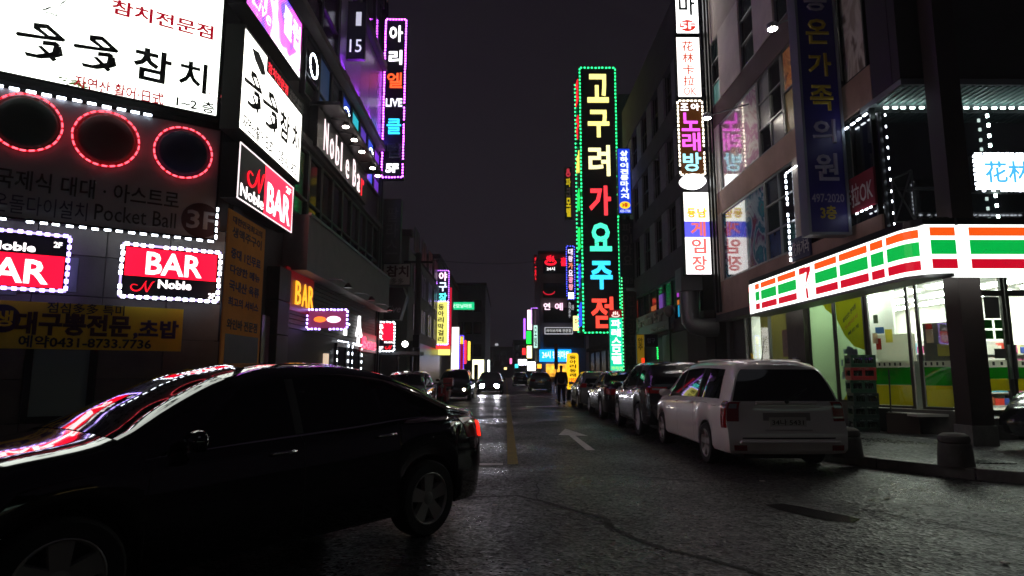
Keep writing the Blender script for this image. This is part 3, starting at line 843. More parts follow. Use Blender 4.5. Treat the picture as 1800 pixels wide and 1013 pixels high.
bar_sign('red over black bar lightbox in a bright white bulb border', LA_S.rect(219, 386, 219, 431, 519), True, LEDW,
         [('BAR', (258, 357, 307, 447, 486), .02), ('N', (230, 272, 250, 493, 514), 0), ('Noble', (278, 337, 308, 494, 509), .03), ('2F', (366, 378, 372, 516, 525), .03)])
bar_sign('black over red bar lightbox with violet bulb border, cut by photo edge', LA_S.rect(-78, 121, 121, 419, 511), False, LEDV,
         [('BAR', (-52, 88, 75, 458, 500), .02), ('Noble', (-22, 64, 50, 428, 443), .03), ('2F', (95, 110, 102, 426, 436), .02)])

# ---- yellow cloth banner
YB = pbr('yellow_banner_cloth', 'e8c824', .75, var=.12, vscale=1.5, bump=.25, bscale=2)
Y = Sign('lunch_banner', 'unlit yellow cloth banner with dark red characters below the bar lightboxes', 'banner', LA_S, LA_S.rect(-70, 323, 323, 544, 618), .01, YB, YB, 0)
Y.text('점심多多 특미', Y.loc((84, 220, 152, 534, 553)), INK, .012)
Y.text('대구뽕전문', Y.loc((27, 232, 130, 551, 591)), MAROON, .045)
Y.text(',초밥', Y.loc((236, 315, 276, 563, 598)), pbr('violet_print', '33204a', .6), .04)
Y.text('예약0431-8733.7736', Y.loc((33, 267, 150, 592, 613)), INK, .025)
u_, z_ = LA_S.uv(5, 560); bd = disc(MB(), u_ - Y.u0, z_ - Y.z0, .21, .21, -.014, -.009).build('round_badge', pbr('violet_print', '33204a', .6), Y.e)
Y.text('생', (u_ - Y.u0 - .12, u_ - Y.u0 + .12, z_ - Y.z0 - .12, z_ - Y.z0 + .12), YB, .03, -.016)

# ---- street side, corner stack of lightboxes
def rp(xl, yl, xr, yr, yt, xt): return LS_S.uv(xl, yl)[0], LS_S.uv(xr, yr)[0], LS_S.uv(xl, yl)[1], LS_S.uv(xt, yt)[1]
W2 = Sign('restaurant_lightbox', 'white backlit box with brush characters and a black header, on the street side', 'lightbox', LS_S, rp(416, 226, 525, 323, 40, 426), .3, pbr('sign_frame_dark_green', '151b18', .5, .3), LW2, .04)
W2.panel('black_header', NBLK, W2.fr_(.34, .015, .985, .17), -.0085, .004)
W2.text('참치전문점', W2.fr_(.36, .04, .70, .15), glow('ff2a3c', 1.4), .02, -.014)
for k, t in enumerate(('자연산 활어', '日式 예약')): W2.text(t, W2.fr_(.74, .035 + .065 * k, .97, .09 + .065 * k), WHITE_P, .02, -.014)
brush_duo(W2, W2.fr_(.05, .33, .29, .68), LW2); brush_duo(W2, W2.fr_(.31, .33, .56, .70), LW2)
W2.text('참', W2.fr_(.59, .36, .77, .68), INK_G, .034); W2.text('치', W2.fr_(.82, .36, .96, .70), INK_G, .03)
W2.text('자연산활어 日式', W2.fr_(.06, .80, .50, .95), INK_G, .03); W2.text('1·2층 431-8733', W2.fr_(.56, .80, .97, .95), INK_G, .03)
m = MB(); m.prism([(x * W2.W, (1 - y) * W2.H) for x, y in ((.12,.12),(.22,.08),(.30,.14),(.33,.22),(.27,.27),(.17,.2))][::-1], -.014, -.010); m.build('printed_bird', pbr('grey_print', '8a908c', .6), W2.e)
N2 = Sign('bar_lightbox', 'red and black bar lightbox with a thin white outline under the white box', 'lightbox', LS_S, rp(416, 347, 511, 410, 245, 416), .3, METAL_D, None, .0)
N2.panel('black_panel', NBLK, N2.fr_(.015, .02, .43, .98), -.002, .006); N2.panel('red_panel', glow('ff1830', 3.4, raw=True), N2.fr_(.43, .02, .985, .98), -.002, .006)
MB().tube([(0, -.01, 0), (N2.W, -.01, 0), (N2.W, -.01, N2.H), (0, -.01, N2.H), (0, -.01, 0)], .012, 6).build('white_outline', glow('ffeef0', 1.6), N2.e)
script_n(MB(), *N2.fr_(.13, .20, .42, .68), r=.017).build('script_letter', glow('ff1428', 1.4), N2.e)
N2.text('Noble', N2.fr_(.04, .70, .42, .93), WTXT, .01); N2.text('BAR', N2.fr_(.48, .30, .95, .90), WTXT, .02); N2.text('2F', N2.fr_(.84, .08, .95, .22), WTXT, .02)
# LED picture screen
def led_screen():
    m = bpy.data.materials.new('led_picture_screen'); m.use_nodes = True
    n, l = m.node_tree.nodes, m.node_tree.links; b_ = n['Principled BSDF']
    b_.inputs['Base Color'].default_value = (.01, .01, .015, 1)
    co = n.new('ShaderNodeTexCoord'); nz = n.new('ShaderNodeTexNoise'); nz.inputs['Scale'].default_value = 1.1; nz.inputs['Detail'].default_value = 1
    nz.inputs['Distortion'].default_value = 1.2
    cr = n.new('ShaderNodeValToRGB'); cr.color_ramp.elements[0].position = .34; cr.color_ramp.elements[0].color = (.05, .02, .5, 1)
    cr.color_ramp.elements[1].position = .68; cr.color_ramp.elements[1].color = (1, .8, 1, 1)
    e1 = cr.color_ramp.elements.new(.46); e1.color = (.35, .03, .6, 1)
    e2 = cr.color_ramp.elements.new(.55); e2.color = (.8, .05, .35, 1)
    l.new(co.outputs['Object'], nz.inputs['Vector']); l.new(nz.outputs['Fac'], cr.inputs[0]); l.new(cr.outputs[0], b_.inputs['Emission Color'])
    b_.inputs['Emission Strength'].default_value = 3.2
    return m
D = Sign('led_picture_screen', 'violet and pink LED picture screen above the white box', 'LED screen', LS_S, (LS_S.uv(416, 226)[0], LS_S.uv(526, 142)[0], LS_S.uv(526, 142)[1], LS_S.uv(527, 36)[1]), .3, METAL_D, led_screen(), .03)
D.text('N', D.fr_(.28, .10, .50, .68), glow('f4ecff', 3.), .02); D.text('o', D.fr_(.42, .62, .52, .80), glow('ffd8e8', 2.), .01); D.text('Live', D.fr_(.10, .62, .40, .84), glow('e8e0ff', 2.5), .0, shear=.3)
D.text('클럽', D.fr_(.62, .12, .97, .60), glow('ffe8ff', 4.), .03)
D.panel('white_footer', LWK, D.fr_(.55, .86, .985, .975), -.009, .004)
px = MB()
for i in range(46):
    for j in range(22):
        px.box(.06 + i * (D.W - .1) / 46, .075 + i * (D.W - .1) / 46, -.014, -.010, .06 + j * (D.H - .1) / 22, .078 + j * (D.H - .1) / 22)
px.build('pixel_dots', glow('c8b4ff', 2.2), D.e, kind='stuff')

# ---- street side facade: cornices, windows, fascia
def side(name, boxes, mat, **k): return lb_part(name, LS, boxes, mat, **k)
side('lower_fascia', [(2.9, 12.9, -.45, .12, 3.75, 5.05)], pbr('grey_fascia_sheet', '68605e', .55, var=.15))
side('fascia_rail', [(2.9, 12.9, -.50, -.43, 5.03, 5.09)], ALU)
side('cornice', [(.35, 12.9, -.12, .12, 7.0, 7.2)], CONC_D); side('cornice', [(.35, 12.9, -.25, .12, 10.02, 10.22)], CONC)
side('cornice', [(.35, 12.9, -.25, .12, 13.3, 13.6)], CONC_D)
def window_row(u0, u1, n, z0, z1, glass=GLASS_D, fm=METAL_D, split=None):
    wd = (u1 - u0) / n
    for i in range(n):
        a = u0 + i * wd
        f = side('window', [(a + .02, a + .08, -.03, .11, z0, z1), (a + wd - .08, a + wd - .02, -.03, .11, z0, z1), (a + .08, a + wd - .08, -.03, .11, z0, z0 + .06), (a + .08, a + wd - .08, -.03, .11, z1 - .06, z1)] + ([(a + .08, a + wd - .08, -.03, .11, split, split + .05)] if split else []), fm)
        p = MB().box(a + .08, a + wd - .08, .03, .045, z0 + .06, z1 - .06).build('pane', glass if not isinstance(glass, list) else glass[i % len(glass)], f)
window_row(3.0, 12.7, 9, 5.15, 6.95, split=5.65)
GLASS_B = pbr('bluish_window_glass', '26323a', .12, spec=.6)
window_row(3.4, 12.7, 8, 8.25, 9.95, [GLASS_D, glow('24406a', .3), GLASS_B, glow('2a48c8', .5), glow('2ab8c8', .8), glow('5a3ac0', .55), glow('3a58e0', .75), glow('7a3ad0', .6)], split=8.8)
window_row(3.0, 6.2, 2, 10.5, 13.2, pbr('violet_tinted_glass', '3a2440', .15), split=11.3)  # violet wash painted into the glass colour
for i in range(5): side('smooth_panel', [(6.25 + i * 1.3, 7.53 + i * 1.3, -.06, .1, 10.24, 13.28)], pbr('pale_grey_panel', '8a8690', .35, var=.1))
window_row(3.0, 12.7, 6, 13.8, 16.2, GLASS_D)
for k_, (px_, py_, rr) in enumerate(((543, 117, .30), (602, 214, .42), (646, 279, .36))):
    u_, z_ = LS.uv(px_, py_)
    t = thing('led_ring', ('ring of white LEDs on the dark window beside the picture screen', 'ring of white LEDs above the spotlit lettering', 'ring of white LEDs at the far window of the bar building')[k_], 'LED ring', LS.at(u_, z_, -.10), R(90), 'white LED rings on the third floor windows')
    MB().tube(ring_path(0, 0, rr, 28, 0) + [ring_path(0, 0, rr, 28, 0)[0]], .02, 5).build('hoop', METAL_D, t)
    led_run(t, ring_path(0, 0, rr, 18, -.03), LEDW, .5, .035, .07, 'led_border', True)
# purple wash lamps under the upper cornice light the fourth floor
for i, u_ in enumerate((6.6, 8.4, 10.2, 12.0)):
    t = thing('violet_wash_lamp', ['violet wash lamp on the fourth floor ledge nearest the picture screen', 'second violet wash lamp along the fourth floor ledge', 'third violet wash lamp along the fourth floor ledge', 'blue violet wash lamp on the fourth floor ledge far end'][i], 'wall lamp', LS.at(u_, 10.32, -.17), R(90), 'violet wash lamps on the bar building')
    MB().box(-.25, .25, -.06, .06, -.08, .0).build('housing', METAL_D, t); MB().box(-.22, .22, -.05, .05, .001, .01).build('lens', glow('a02cff' if i < 3 else '5040ff', 110, raw=True), t)
# neon storey sign behind glass
S15 = Sign('small_neon_sign', 'small dark neon sign with white figures and violet bulb edge on upper storey', 'neon sign', Frame(-5.0, 18.2, 0), (-.05, .62, 11.0, 12.9), .12, METAL_D, NBLK, .02)
S15.text('1', S15.fr_(.55, .18, .8, .42), glow('c8c8d8', .8), .0); S15.text('15', S15.fr_(.3, .66, .85, .88), glow('d8d8e8', .9), .0); S15.leds([(0, .5), (0, 1.9)], LEDP, .11, .03)
# spotlit channel letters
NL = thing('channel_lettering', 'white channel letters on a canopy with five spotlights, upper wall of bar building', 'sign', LS.at(LS_S.uv(566, 292)[0], 7.2, -.2), R(90))
MB().box(-.3, 5.3, -.02, .2, -.1, .95).build('backing_panel', pbr('black_panel_red_edge', '140a0c', .5), NL)
MB().box(-.3, 5.3, -.55, .2, .98, 1.08).build('canopy', METAL_D, NL)
uu = [.25 + .56 * i for i in range(5)] + [3.35 + .56 * i for i in range(3)]
for i, ch in enumerate('NobleBar'):
    tall = ch in 'NblB'
    text_mesh(MB(), ch, uu[i], uu[i] + (.36 if ch != 'l' else .10), .0, .84 if tall else .58, -.03, .0, .006).build('letter', glow('ffe8ec', 1.6) if i != 7 else glow('ff2030', 1.4), NL)
for q in (.55, 1.5, 2.45, 3.95, 4.75):
    lp = MB().tube([(q, -.1, .97), (q, -.45, .92), (q, -.5, .86)], .018, 6).build('spot_arm', METAL_D, NL)
    MB().lathe([(.02, 0), (.07, .03), (.09, .1), (.085, .11)], 12, (q, -.5, .74)).build('spot_head', METAL_D, lp)
    MB().lathe([(.03, 0), (.085, .015), (.085, .03)], 12, (q, -.5, .715)).build('spot_lens', glow('fff0e4', 22, raw=True), lp)

# ---- orange banner near the corner
OB = pbr('orange_banner_cloth', 'd4861f', .8, var=.18, vscale=1.2, bump=.25, bscale=2)
O = Sign('menu_banner', 'tall unlit orange banner with rows of violet characters at building corner', 'banner', LS_S, (LS_S.uv(394, 500)[0], LS_S.uv(461, 500)[0], 1.55, 4.2), .012, OB, OB, 0)
rows = (('대한민국최고의', .03, .08, MAROON), ('생맥주구이', .10, .17, MAROON), ('중대 1인무료', .24, .31, NAVY), ('다양한 메뉴', .35, .41, NAVY), ('국내산 육류', .45, .52, NAVY), ('최고의 서비스', .56, .62, NAVY), ('와인바 전문점', .70, .77, INK))
for t, y0, y1, mt in rows: O.text(t, O.fr_(.1, y0, .9, y1), mt, .035)
O.panel('dark_photo_print', pbr('printed_photo_dark', '2a1d18', .5, var=.6, vscale=4), O.fr_(.08, .80, .95, .99), -.009, .003)
# stone pilaster and window next to it
for i in range(5):
    o = MB().box(2.05, 2.75, -.16, .11, .02 + i * .74, .74 + i * .74).build('pilaster_stone', TILE2, LB, bevel=.012); o.rotation_euler = (0, 0, LS.rz)
side('shop_window', [(1.55 + .02, 2.0, -.02, .1, 1.0, 2.6)], pbr('pinkish_frosted_glass', '6a4a58', .25))
# ---- entrance with dark slats
SLAT = pbr('black_stained_slat', '141214', .55, var=.3, vscale=6)
side('entrance_back', [(2.8, 12.6, .0, .1, 0, 3.75)], pbr('dark_red_wood', '1c0e10', .6))
for i in range(12):
    z = 2.45 + i * .11
    o = MB().box(2.85, 12.5, -.05, .0, z, z + .09).build('slat', SLAT, LB); o.rotation_euler = (0, 0, LS.rz)
for (u0, u1) in ((7.1, 8.3), (8.9, 10.1)):
    dr = side('door', [(u0, u0 + .1, -.08, 0, 0, 2.3), (u1 - .1, u1, -.08, 0, 0, 2.3), (u0 + .1, u1 - .1, -.08, 0, 2.2, 2.3)], METAL_D)
    MB().box(u0 + .1, u1 - .1, -.05, -.04, .15, 2.2).build('pane', GLASS_D, dr)
    led_run(dr, [(u0 - .05, -.1, .3), (u0 - .05, -.1, 2.36), (u1 + .05, -.1, 2.36), (u1 + .05, -.1, .3)], LEDW, .22, .025, .09)
side('entrance_light_box', [(6.0, 6.2, -.1, .0, 1.5, 1.95)], glow('ffe0c0', .6))
NB = thing('neon_bar_letters', 'yellow outlined neon bar letters on a red lit slatted wall', 'neon sign', LS.at(LS.uv(509, 515)[0], 2.95, -.12), R(90))
MB().box(-.5, 1.5, .03, .06, -.1, .85).build('red_backing', glow('b00610', .16, base=(.06, .0, .0)), NB)  # added glowing panel for the red light on the slats
for i, ch in enumerate('BAR'):
    text_mesh(MB(), ch, .06 + i * .48, .44 + i * .48, .05, .60, .0, .0, .012).build('letter', glow('ffb02a', 1.5), NB)
NO = Sign('neon_oval_sign', 'blurred pink and white neon oval sign with violet bulbs beside red letters', 'neon sign', Frame(LX + .05, LY + 4.35, 0), (.0, 1.0, 2.5, 2.98), .12, METAL_D, glow('b04878', .3), .02)
disc(MB(), .32, .24, .15, .07, -.03, -.012).build('oval_tube', glow('ff7a30', 2.2), NO.e); disc(MB(), .66, .24, .17, .08, -.03, -.012).build('oval_tube', glow('ffe0f0', 4), NO.e)
NO.border(LEDV, .09, .04, .05)
NW = thing('neon_word_sign', 'white neon strokes over a pink word on the black entrance wall', 'neon sign', LS.at(7.6, 2.45, -.12), R(90))
for t_, u0, u1, z0, z1, mt in (('ㅏ', .1, .6, .1, .75, glow('ffffff', 4)), ('人', 1.6, 2.3, .15, .85, glow('ffffff', 4)), ('ㅗ', 1.6, 2.2, -.15, .15, glow('ffffff', 4))):
    text_mesh(MB(), t_, u0, u1, z0, z1, 0, .01, .04).build('letter', mt, NW)
text_mesh(MB(), 'Bone', 2.5, 4.6, -.2, .22, 0, .01, .04).build('lettering', glow('ff4466', 3.0), NW)
MB().box(2.3, 4.8, .02, .04, -.3, .35).build('pink_backing', glow('7a0820', .5), NW)
for i, (u_, lab) in enumerate(((4.6, 'bent wall lamp over the neon bar letters'), (7.4, 'bent wall lamp over the middle of the entrance'), (10.4, 'bent wall lamp at the far end of the entrance'))):
    t = thing('gooseneck_lamp', lab, 'wall lamp', LS.at(u_, 3.72, -.05), R(90), 'bent lamps under the fascia')
    MB().tube([(0, 0, 0), (0, -.35, .08), (0, -.75, .06), (0, -.9, -.05)], .015, 6).build('arm', METAL, t, smooth=True); MB().lathe([(.11, 0), (.09, .05), (.03, .12)], 14, (0, -.92, -.15)).build('shade', METAL_D, t)
# drain pipe and cables at the end of the building
side('drain_pipe', [(12.72, 12.82, -.14, -.04, 0, 16.5)], METAL_D); side('drain_pipe', [(12.5, 12.56, -.1, -.04, 0, 16.5)], METAL_D)
# ================================================================== corner building with the convenience store
RX = 7.8
RS = Frame(RX, 0, R(-90))                  # street side: u = -Y
def ry(px, py=600, X=RX): return (at_x(px, py, X)).y
RB = thing('store_building', 'brown concrete corner building above the lit convenience store', 'building', (RX, 13.2, 0))
def rb(name, boxes, mat, parent=None, **k):   # world boxes x0,x1,y0,y1,z0,z1
    m = MB()
    for (x0, x1, y0, y1, z0, z1) in boxes: m.box(x0 - RX, x1 - RX, y0 - 13.2, y1 - 13.2, z0, z1)
    return m.build(name, mat, parent or RB, **k)
Y0, Y1 = 12.6, 23.1
WALL = pbr('grey_brown_render', 'b4a89c', .85, var=.25, vscale=.7, bump=.12, bscale=14)
WALL_W = pbr('pale_render_panel', 'd8d0c4', .85, var=.2, vscale=.8, bump=.12, bscale=14)
# spandrels between the window bands
rb('spandrel', [(RX, RX + .35, Y0 + .02, Y1, 3.55, 4.7)], BROWN)
rb('spandrel', [(RX, RX + .35, Y0 + .02, Y1, 7.2, 8.0)], BROWN)
rb('spandrel', [(RX, RX + .35, Y0 + .02, Y1, 10.5, 11.35)], pbr('dark_brown_render', '5e4c48', .85, var=.25, vscale=.7))
rb('upper_wall', [(RX, RX + .35, Y0 + .02, Y1, 13.9, 17.5)], WALL)
rb('inner_wall', [(RX + .8, RX + 1.0, Y0 + .3, Y1, 3.5, 17)], BLACK)
rb('end_wall', [(RX + .35, RX + 9, Y1 - .3, Y1, 0, 17.3)], CONC_D)
rb('roof', [(RX + .3, RX + 9, Y0, Y1, 17.3, 17.5)], CONC_D)
def opening(y0, y1, z0, z1, panes, name='window', cols=1, rows=1, fm=ALU):
    f = MB(); t = .05; x0, x1 = RX + .02, RX + .12
    def bx(a, b, c, d): f.box(x0 - RX, x1 - RX, a - 13.2, b - 13.2, c, d)
    bx(y0, y0 + t, z0, z1); bx(y1 - t, y1, z0, z1); bx(y0 + t, y1 - t, z0, z0 + t); bx(y0 + t, y1 - t, z1 - t, z1)
    for i in range(1, cols): yy = y0 + (y1 - y0) * i / cols; bx(yy - t / 2, yy + t / 2, z0 + t, z1 - t)
    for j in range(1, rows):
        zz = z0 + (z1 - z0) * j / rows
        for i in range(cols):
            a = y0 + (y1 - y0) * i / cols + (t if i == 0 else t / 2); b_ = y0 + (y1 - y0) * (i + 1) / cols - (t if i == cols - 1 else t / 2); bx(a, b_, zz - t / 2, zz + t / 2)
    o = f.build(name, fm, RB)
    k = 0
    for j in range(rows):
        for i in range(cols):
            a, b_ = y0 + (y1 - y0) * i / cols, y0 + (y1 - y0) * (i + 1) / cols; c, d = z0 + (z1 - z0) * j / rows, z0 + (z1 - z0) * (j + 1) / rows
            MB().box(.07, .085, a + .025 - 13.2, b_ - .025 - 13.2, c + .025, d - .025).build('pane', panes[k % len(panes)], o); k += 1
    return o
def picture(name, cols_, scale, rough=.35, dist=2., stretch=(1, 1, 1)):
    """a printed sheet with broad areas of colour"""
    m = bpy.data.materials.new(name); m.use_nodes = True; n, l = m.node_tree.nodes, m.node_tree.links; b_ = n['Principled BSDF']
    co = n.new('ShaderNodeTexCoord'); mp = n.new('ShaderNodeMapping'); mp.inputs['Scale'].default_value = stretch
    nz = n.new('ShaderNodeTexNoise'); nz.inputs['Scale'].default_value = scale; nz.inputs['Detail'].default_value = 3; nz.inputs['Distortion'].default_value = dist
    cr = n.new('ShaderNodeValToRGB'); cr.color_ramp.interpolation = 'EASE'
    N = len(cols_)
    for i, c in enumerate(cols_):
        e = cr.color_ramp.elements[i] if i < 2 else cr.color_ramp.elements.new(.5)
    for i, c in enumerate(cols_): cr.color_ramp.elements[i].position = .28 + .44 * i / (N - 1)
    for i, c in enumerate(cols_): cr.color_ramp.elements[i].color = (*lin(c), 1)
    l.new(co.outputs['Object'], mp.inputs[0]); l.new(mp.outputs[0], nz.inputs['Vector']); l.new(nz.outputs['Fac'], cr.inputs[0]); l.new(cr.outputs[0], b_.inputs['Base Color']); b_.inputs['Roughness'].default_value = rough; b_.inputs['Coat Weight'].default_value = 1.; b_.inputs['Coat Roughness'].default_value = .02
    return m
GL_T = pbr('greenish_window_glass', '1e3230', .08, spec=.6)
# second floor band
ga, gb = ry(1345, 400), ry(1268, 400)
opening(ga, gb, 4.72, 7.18, [picture('game_poster_print', ['7a5a70', '2a8a96', '1f6f8a', '9fb8c0', '6a4a7a', '8a2a3a'], .8, .12)], 'game_poster_window')  # print, with the sign's pink reflection put into its colours
opening(ry(1398, 400), ga - .05, 4.72, 7.18, [GL_T, pbr('blue_portrait_print', '1e3a6a', .2, var=.5, vscale=3), GLASS_D, GL_T, GLASS_D, pbr('dark_print', '1a2838', .2, var=.6, vscale=3)], cols=2, rows=3)
rb('pier', [(RX, RX + .35, gb, Y1, 4.7, 7.2)], WALL)
rb('pier', [(RX, RX + .35, ry(1412, 400), ry(1398, 400) - .02, 4.7, 7.2)], WALL)
opening(Y0 + .15, ry(1412, 400) - .02, 4.3, 7.18, [GLASS_D, GL_T, GLASS_D, GLASS_D], cols=4, fm=METAL_D)
# third floor band
opening(ry(1330, 200), ry(1262, 200), 8.0, 10.5, [picture('cosmetics_poster_print', ['e8b8a8', 'f0e0e0', 'd8a0c0', 'f4f0ee', 'c87890'], .7, .15)], 'beauty_poster_window')
opening(ry(1375, 200), ry(1330, 200) - .04, 8.0, 10.5, [pbr('pale_flower_print', '8a8c8c', .3, var=.3, vscale=2.5), GLASS_D, GLASS_D, pbr('pale_flower_print', '8a8c8c', .3), GLASS_D, pbr('grey_sheet', '6a6c70', .3)], cols=2, rows=3)
opening(ry(1408, 200), ry(1375, 200) - .04, 8.0, 10.5, [pbr('cream_print', '9a8a5a', .4, var=.3), picture('massage_poster_print', ['e8d8c0', 'c86a2a', 'e0a060', '7a2a18', 'f0e8d8'], .9, .3)], 'massage_poster_window', rows=2)
rb('pier', [(RX, RX + .35, ry(1262, 200) + .02, Y1, 8.0, 10.5)], WALL_W)
opening(Y0 + .15, ry(1408, 200) - .04, 8.0, 10.5, [picture('spa_poster_print', ['c8c0b4', 'a89c90', 'd8d4cc', '6a5a50', 'b8b0a8'], .8, .4), GLASS_D, GLASS_D], cols=3, fm=METAL_D)
# fourth floor: tall windows between pale panels
for a, b_, lit in ((1247, 1262, '7fd0c0'), (1300, 1325, None), (1362, 1388, None)):
    y0, y1 = ry(b_, 70), ry(a, 70)
    opening(y0, y1, 11.37, 13.9, [glow(lit, .10) if lit else GL_T, GLASS_D, GL_T], rows=3)
yy = [ry(1247, 70) + .02, Y1]; rb('pier', [(RX, RX + .35, yy[0], yy[1], 11.35, 13.9)], WALL_W)
for a, b_ in ((1262, 1300), (1325, 1362)): rb('pale_panel', [(RX - .03, RX + .35, ry(b_, 70) + .02, ry(a, 70) - .02, 11.35, 13.9)], WALL_W)
rb('pale_panel', [(RX - .03, RX + .35, Y0 + .02, ry(1388, 70) - .02, 11.35, 13.9)], WALL_W)
rb('drain_pipe', [(RX - .14, RX - .04, Y1 - .45, Y1 - .35, 3.6, 17)], METAL_D); rb('drain_pipe', [(RX - .12, RX - .04, Y1 - .75, Y1 - .68, 3.6, 17)], METAL_D)
# front of the upper floors
rb('front_glass', [(RX + .05, RX + 9, Y0, Y0 + .02, 4.0, 6.9)], GLASS_D)
for i in range(6): rb('glazing_bar', [(RX + .05 + i * 1.6, RX + .12 + i * 1.6, Y0 - .05, Y0 - .002, 4.0, 6.9)], METAL_D)
rb('glazing_rail', [(RX + .12, RX + 9, Y0 - .05, Y0 - .002, 5.2, 5.26)], METAL_D)
rb('soffit', [(RX - .0, RX + 9, 11.65, Y0 + .5, 7.08, 7.2)], pbr('grey_soffit', '70767a', .6))
rb('front_overhang', [(RX - .0, RX + 9, 11.66, 11.9, 7.22, 17.3)], pbr('dark_stone_cladding', '1d1a19', .5, var=.3))
rb('front_overhang_side', [(RX, RX + .3, 11.92, Y0 + .0, 7.22, 17.3)], pbr('dark_stone_cladding', '1d1a19', .5))
for i in range(44):
    rb('soffit_rib', [(RX + .05 + i * .14, RX + .10 + i * .14, 11.7, Y0 - .06, 7.05, 7.078)], pbr('green_grey_rib', '5c7a76', .5)) if i < 40 else None
# brick column at the corner, from the pavement up
BRK = pbr('red_brown_column_tile', '20110d', .55, var=.25, vscale=6)
CL = thing('corner_column', 'thick dark red brown column standing at the store corner', 'column', (8.40, 11.36, .15))
MB().box(-.20, .20, -.2, .2, 0, 16.8).build('shaft', BRK, CL)
MB().box(-.23, .23, -.23, .23, 0, .35).build('base', STONE, CL)
# string of white LEDs round the second floor
LT = thing('led_light_string', 'string of white LEDs outlining the second floor glass over the store', 'light string', (RX, Y0, 0))
led_run(LT, [(-.05, ry(1485, 200) - Y0, 6.95), (-.05, .1, 6.95)], LEDW, .22, .04, .13)
led_run(LT, [(.1, -.1, 6.97), (7, -.1, 6.97)], glow('e4fff6', 12.0, raw=True), .19, .04, .09)
led_run(LT, [(.16, -.12, 6.9), (.16, -.12, 4.1)], LEDW, .24, .022, .05)
cxx = at_y(1735, 200, Y0 - .12).x - RX
led_run(LT, [(cxx, -.12, 6.9), (cxx, -.12, 4.3)], glow('e4fff6', 12.0, raw=True), .22, .045, .07)
L2 = thing('led_light_string', 'string of white LEDs down the dark window behind the blue blade sign', 'light string', (RX - .06, 0, 0))
led_run(L2, [(0, ry(1408, 330), 6.9), (0, ry(1386, 330), 6.9), (0, ry(1386, 330), 4.4)], LEDW, .16, .04, .09)
# small signs on that glass
KR = Sign('karaoke_banner', 'dark red banner with white characters beside the blue blade sign', 'banner', Frame(RX - .05, 0, R(-90)), (-ry(1485, 345), -ry(1543, 345), 4.95, 5.75), .04, pbr('crimson_banner', '7a0c26', .6), pbr('crimson_banner', '7a0c26', .6), 0)
KR.text('卡拉OK', KR.fr_(.05, .2, .95, .85), WHITE_P, .01); KR.leds([(.4 * KR.W, -.05), (KR.W * .97, -.05)], LEDW, .16, .03, .08)
KN = Sign('karaoke_banner', 'small navy banner with white characters left of the blue blade sign'.replace('left of', 'beside the LED string and'), 'banner', Frame(RX - .05, 0, R(-90)), (-ry(1392, 390), -ry(1425, 390), 4.4, 5.0), .04, NAVY, NAVY, 0)
KN.text('花林가라', KN.fr_(.05, .2, .95, .8), WHITE_P, .0)
FW = Sign('karaoke_lightbox', 'white lightbox with sky blue Chinese characters at the photo edge', 'lightbox', Frame(0, 11.7, 0), (at_y(1712, 300, 11.7).x, at_y(1712, 300, 11.7).x + 2.4, at_y(1755, 336, 11.7).z, at_y(1755, 272, 11.7).z), .2, METAL_D, glow('f4fbff', 5.0), .02)
FW.text('花林', (.20, 1.12, FW.H * .22, FW.H * .82), glow('4ab4f0', .9), .02); FW.text('노래방', (1.2, 2.2, FW.H * .25, FW.H * .8), glow('4ab4f0', .9), .02)
FW.border(LEDW, .09, .04, .05, .0)
KL = thing('faded_wall_lettering', 'faint grey characters standing on the edge of the store canopy', 'lettering', (8.0, 12.2, 4.25))
text_mesh(MB(), 'からオケ', .45, 1.65, .02, .32, 0, .0, .02).build('letter', pbr('dull_white_letter', '66686a', .5), KL)
# open truss bracket
TB = thing('truss_bracket', 'thin grey steel truss bracket beside the dark column', 'bracket', (7.62, 11.9, 4.35))
m = MB()
for a_, b_ in (((0,0,0),(0,0,.85)),((.4,0,0),(.4,0,1.05)),((0,0,.85),(.4,0,1.05)),((0,0,0),(.4,0,1.05)),((.4,0,0),(0,0,.85)),((0,0,0),(.4,0,0))): m.tube([a_, b_], .018, 5)
m.build('frame', pbr('grey_paint_metal', '4a4c4e', .5, .4), TB)

# ---- dark blue clinic blade sign
NAVYF = pbr('dark_blue_sign_sheet', '1e1a70', .45, var=.1)
BS = Sign('clinic_blade_sign', 'tall unlit dark blue blade sign with dull yellow and grey characters', 'blade sign', Frame(0, 13.6, 0), (at_y(1422, 413, 13.6).x, at_y(1497, 413, 13.6).x, at_y(1424, 413, 13.6).z, 11.6), .34, pbr('pale_aluminium_edge', '8a939c', .35, .6), NAVYF, .06)
GY = pbr('dull_yellow_letter', 'a8961e', .5); GW = pbr('dull_grey_letter', '9290a8', .5)
dz = [(str_, y0, y1, mt) for str_, y0, y1, mt in (('평', -62, -15, GW), ('동', -15, 20, GW), ('온', 34, 78, GY), ('가', 94, 135, GY), ('족', 150, 195, GY), ('의', 210, 252, GW), ('원', 270, 318, GW))]
for ch, y0, y1, mt in dz:
    z1_, z0_ = at_y(1450, y0, 13.6).z - BS.z0, at_y(1450, y1, 13.6).z - BS.z0
    BS.text(ch, (BS.W * .24, BS.W * .80, z0_, z1_), mt, .025, depth=.03, name='letter')
for t, y0, y1, a_, b_, mt in (('497-2020', 341, 356, .12, .88, GW), ('3층', 362, 386, .30, .68, GY)):
    BS.text(t, (BS.W * a_, BS.W * b_, at_y(1450, y1, 13.6).z - BS.z0, at_y(1450, y0, 13.6).z - BS.z0), mt, .01 if mt is GW else .03)
for z in (1.2, 3.6, 6.0): MB().box(BS.W, BS.W + .3, .1, .2, z, z + .08).build('wall_bracket', METAL_D, BS.e)

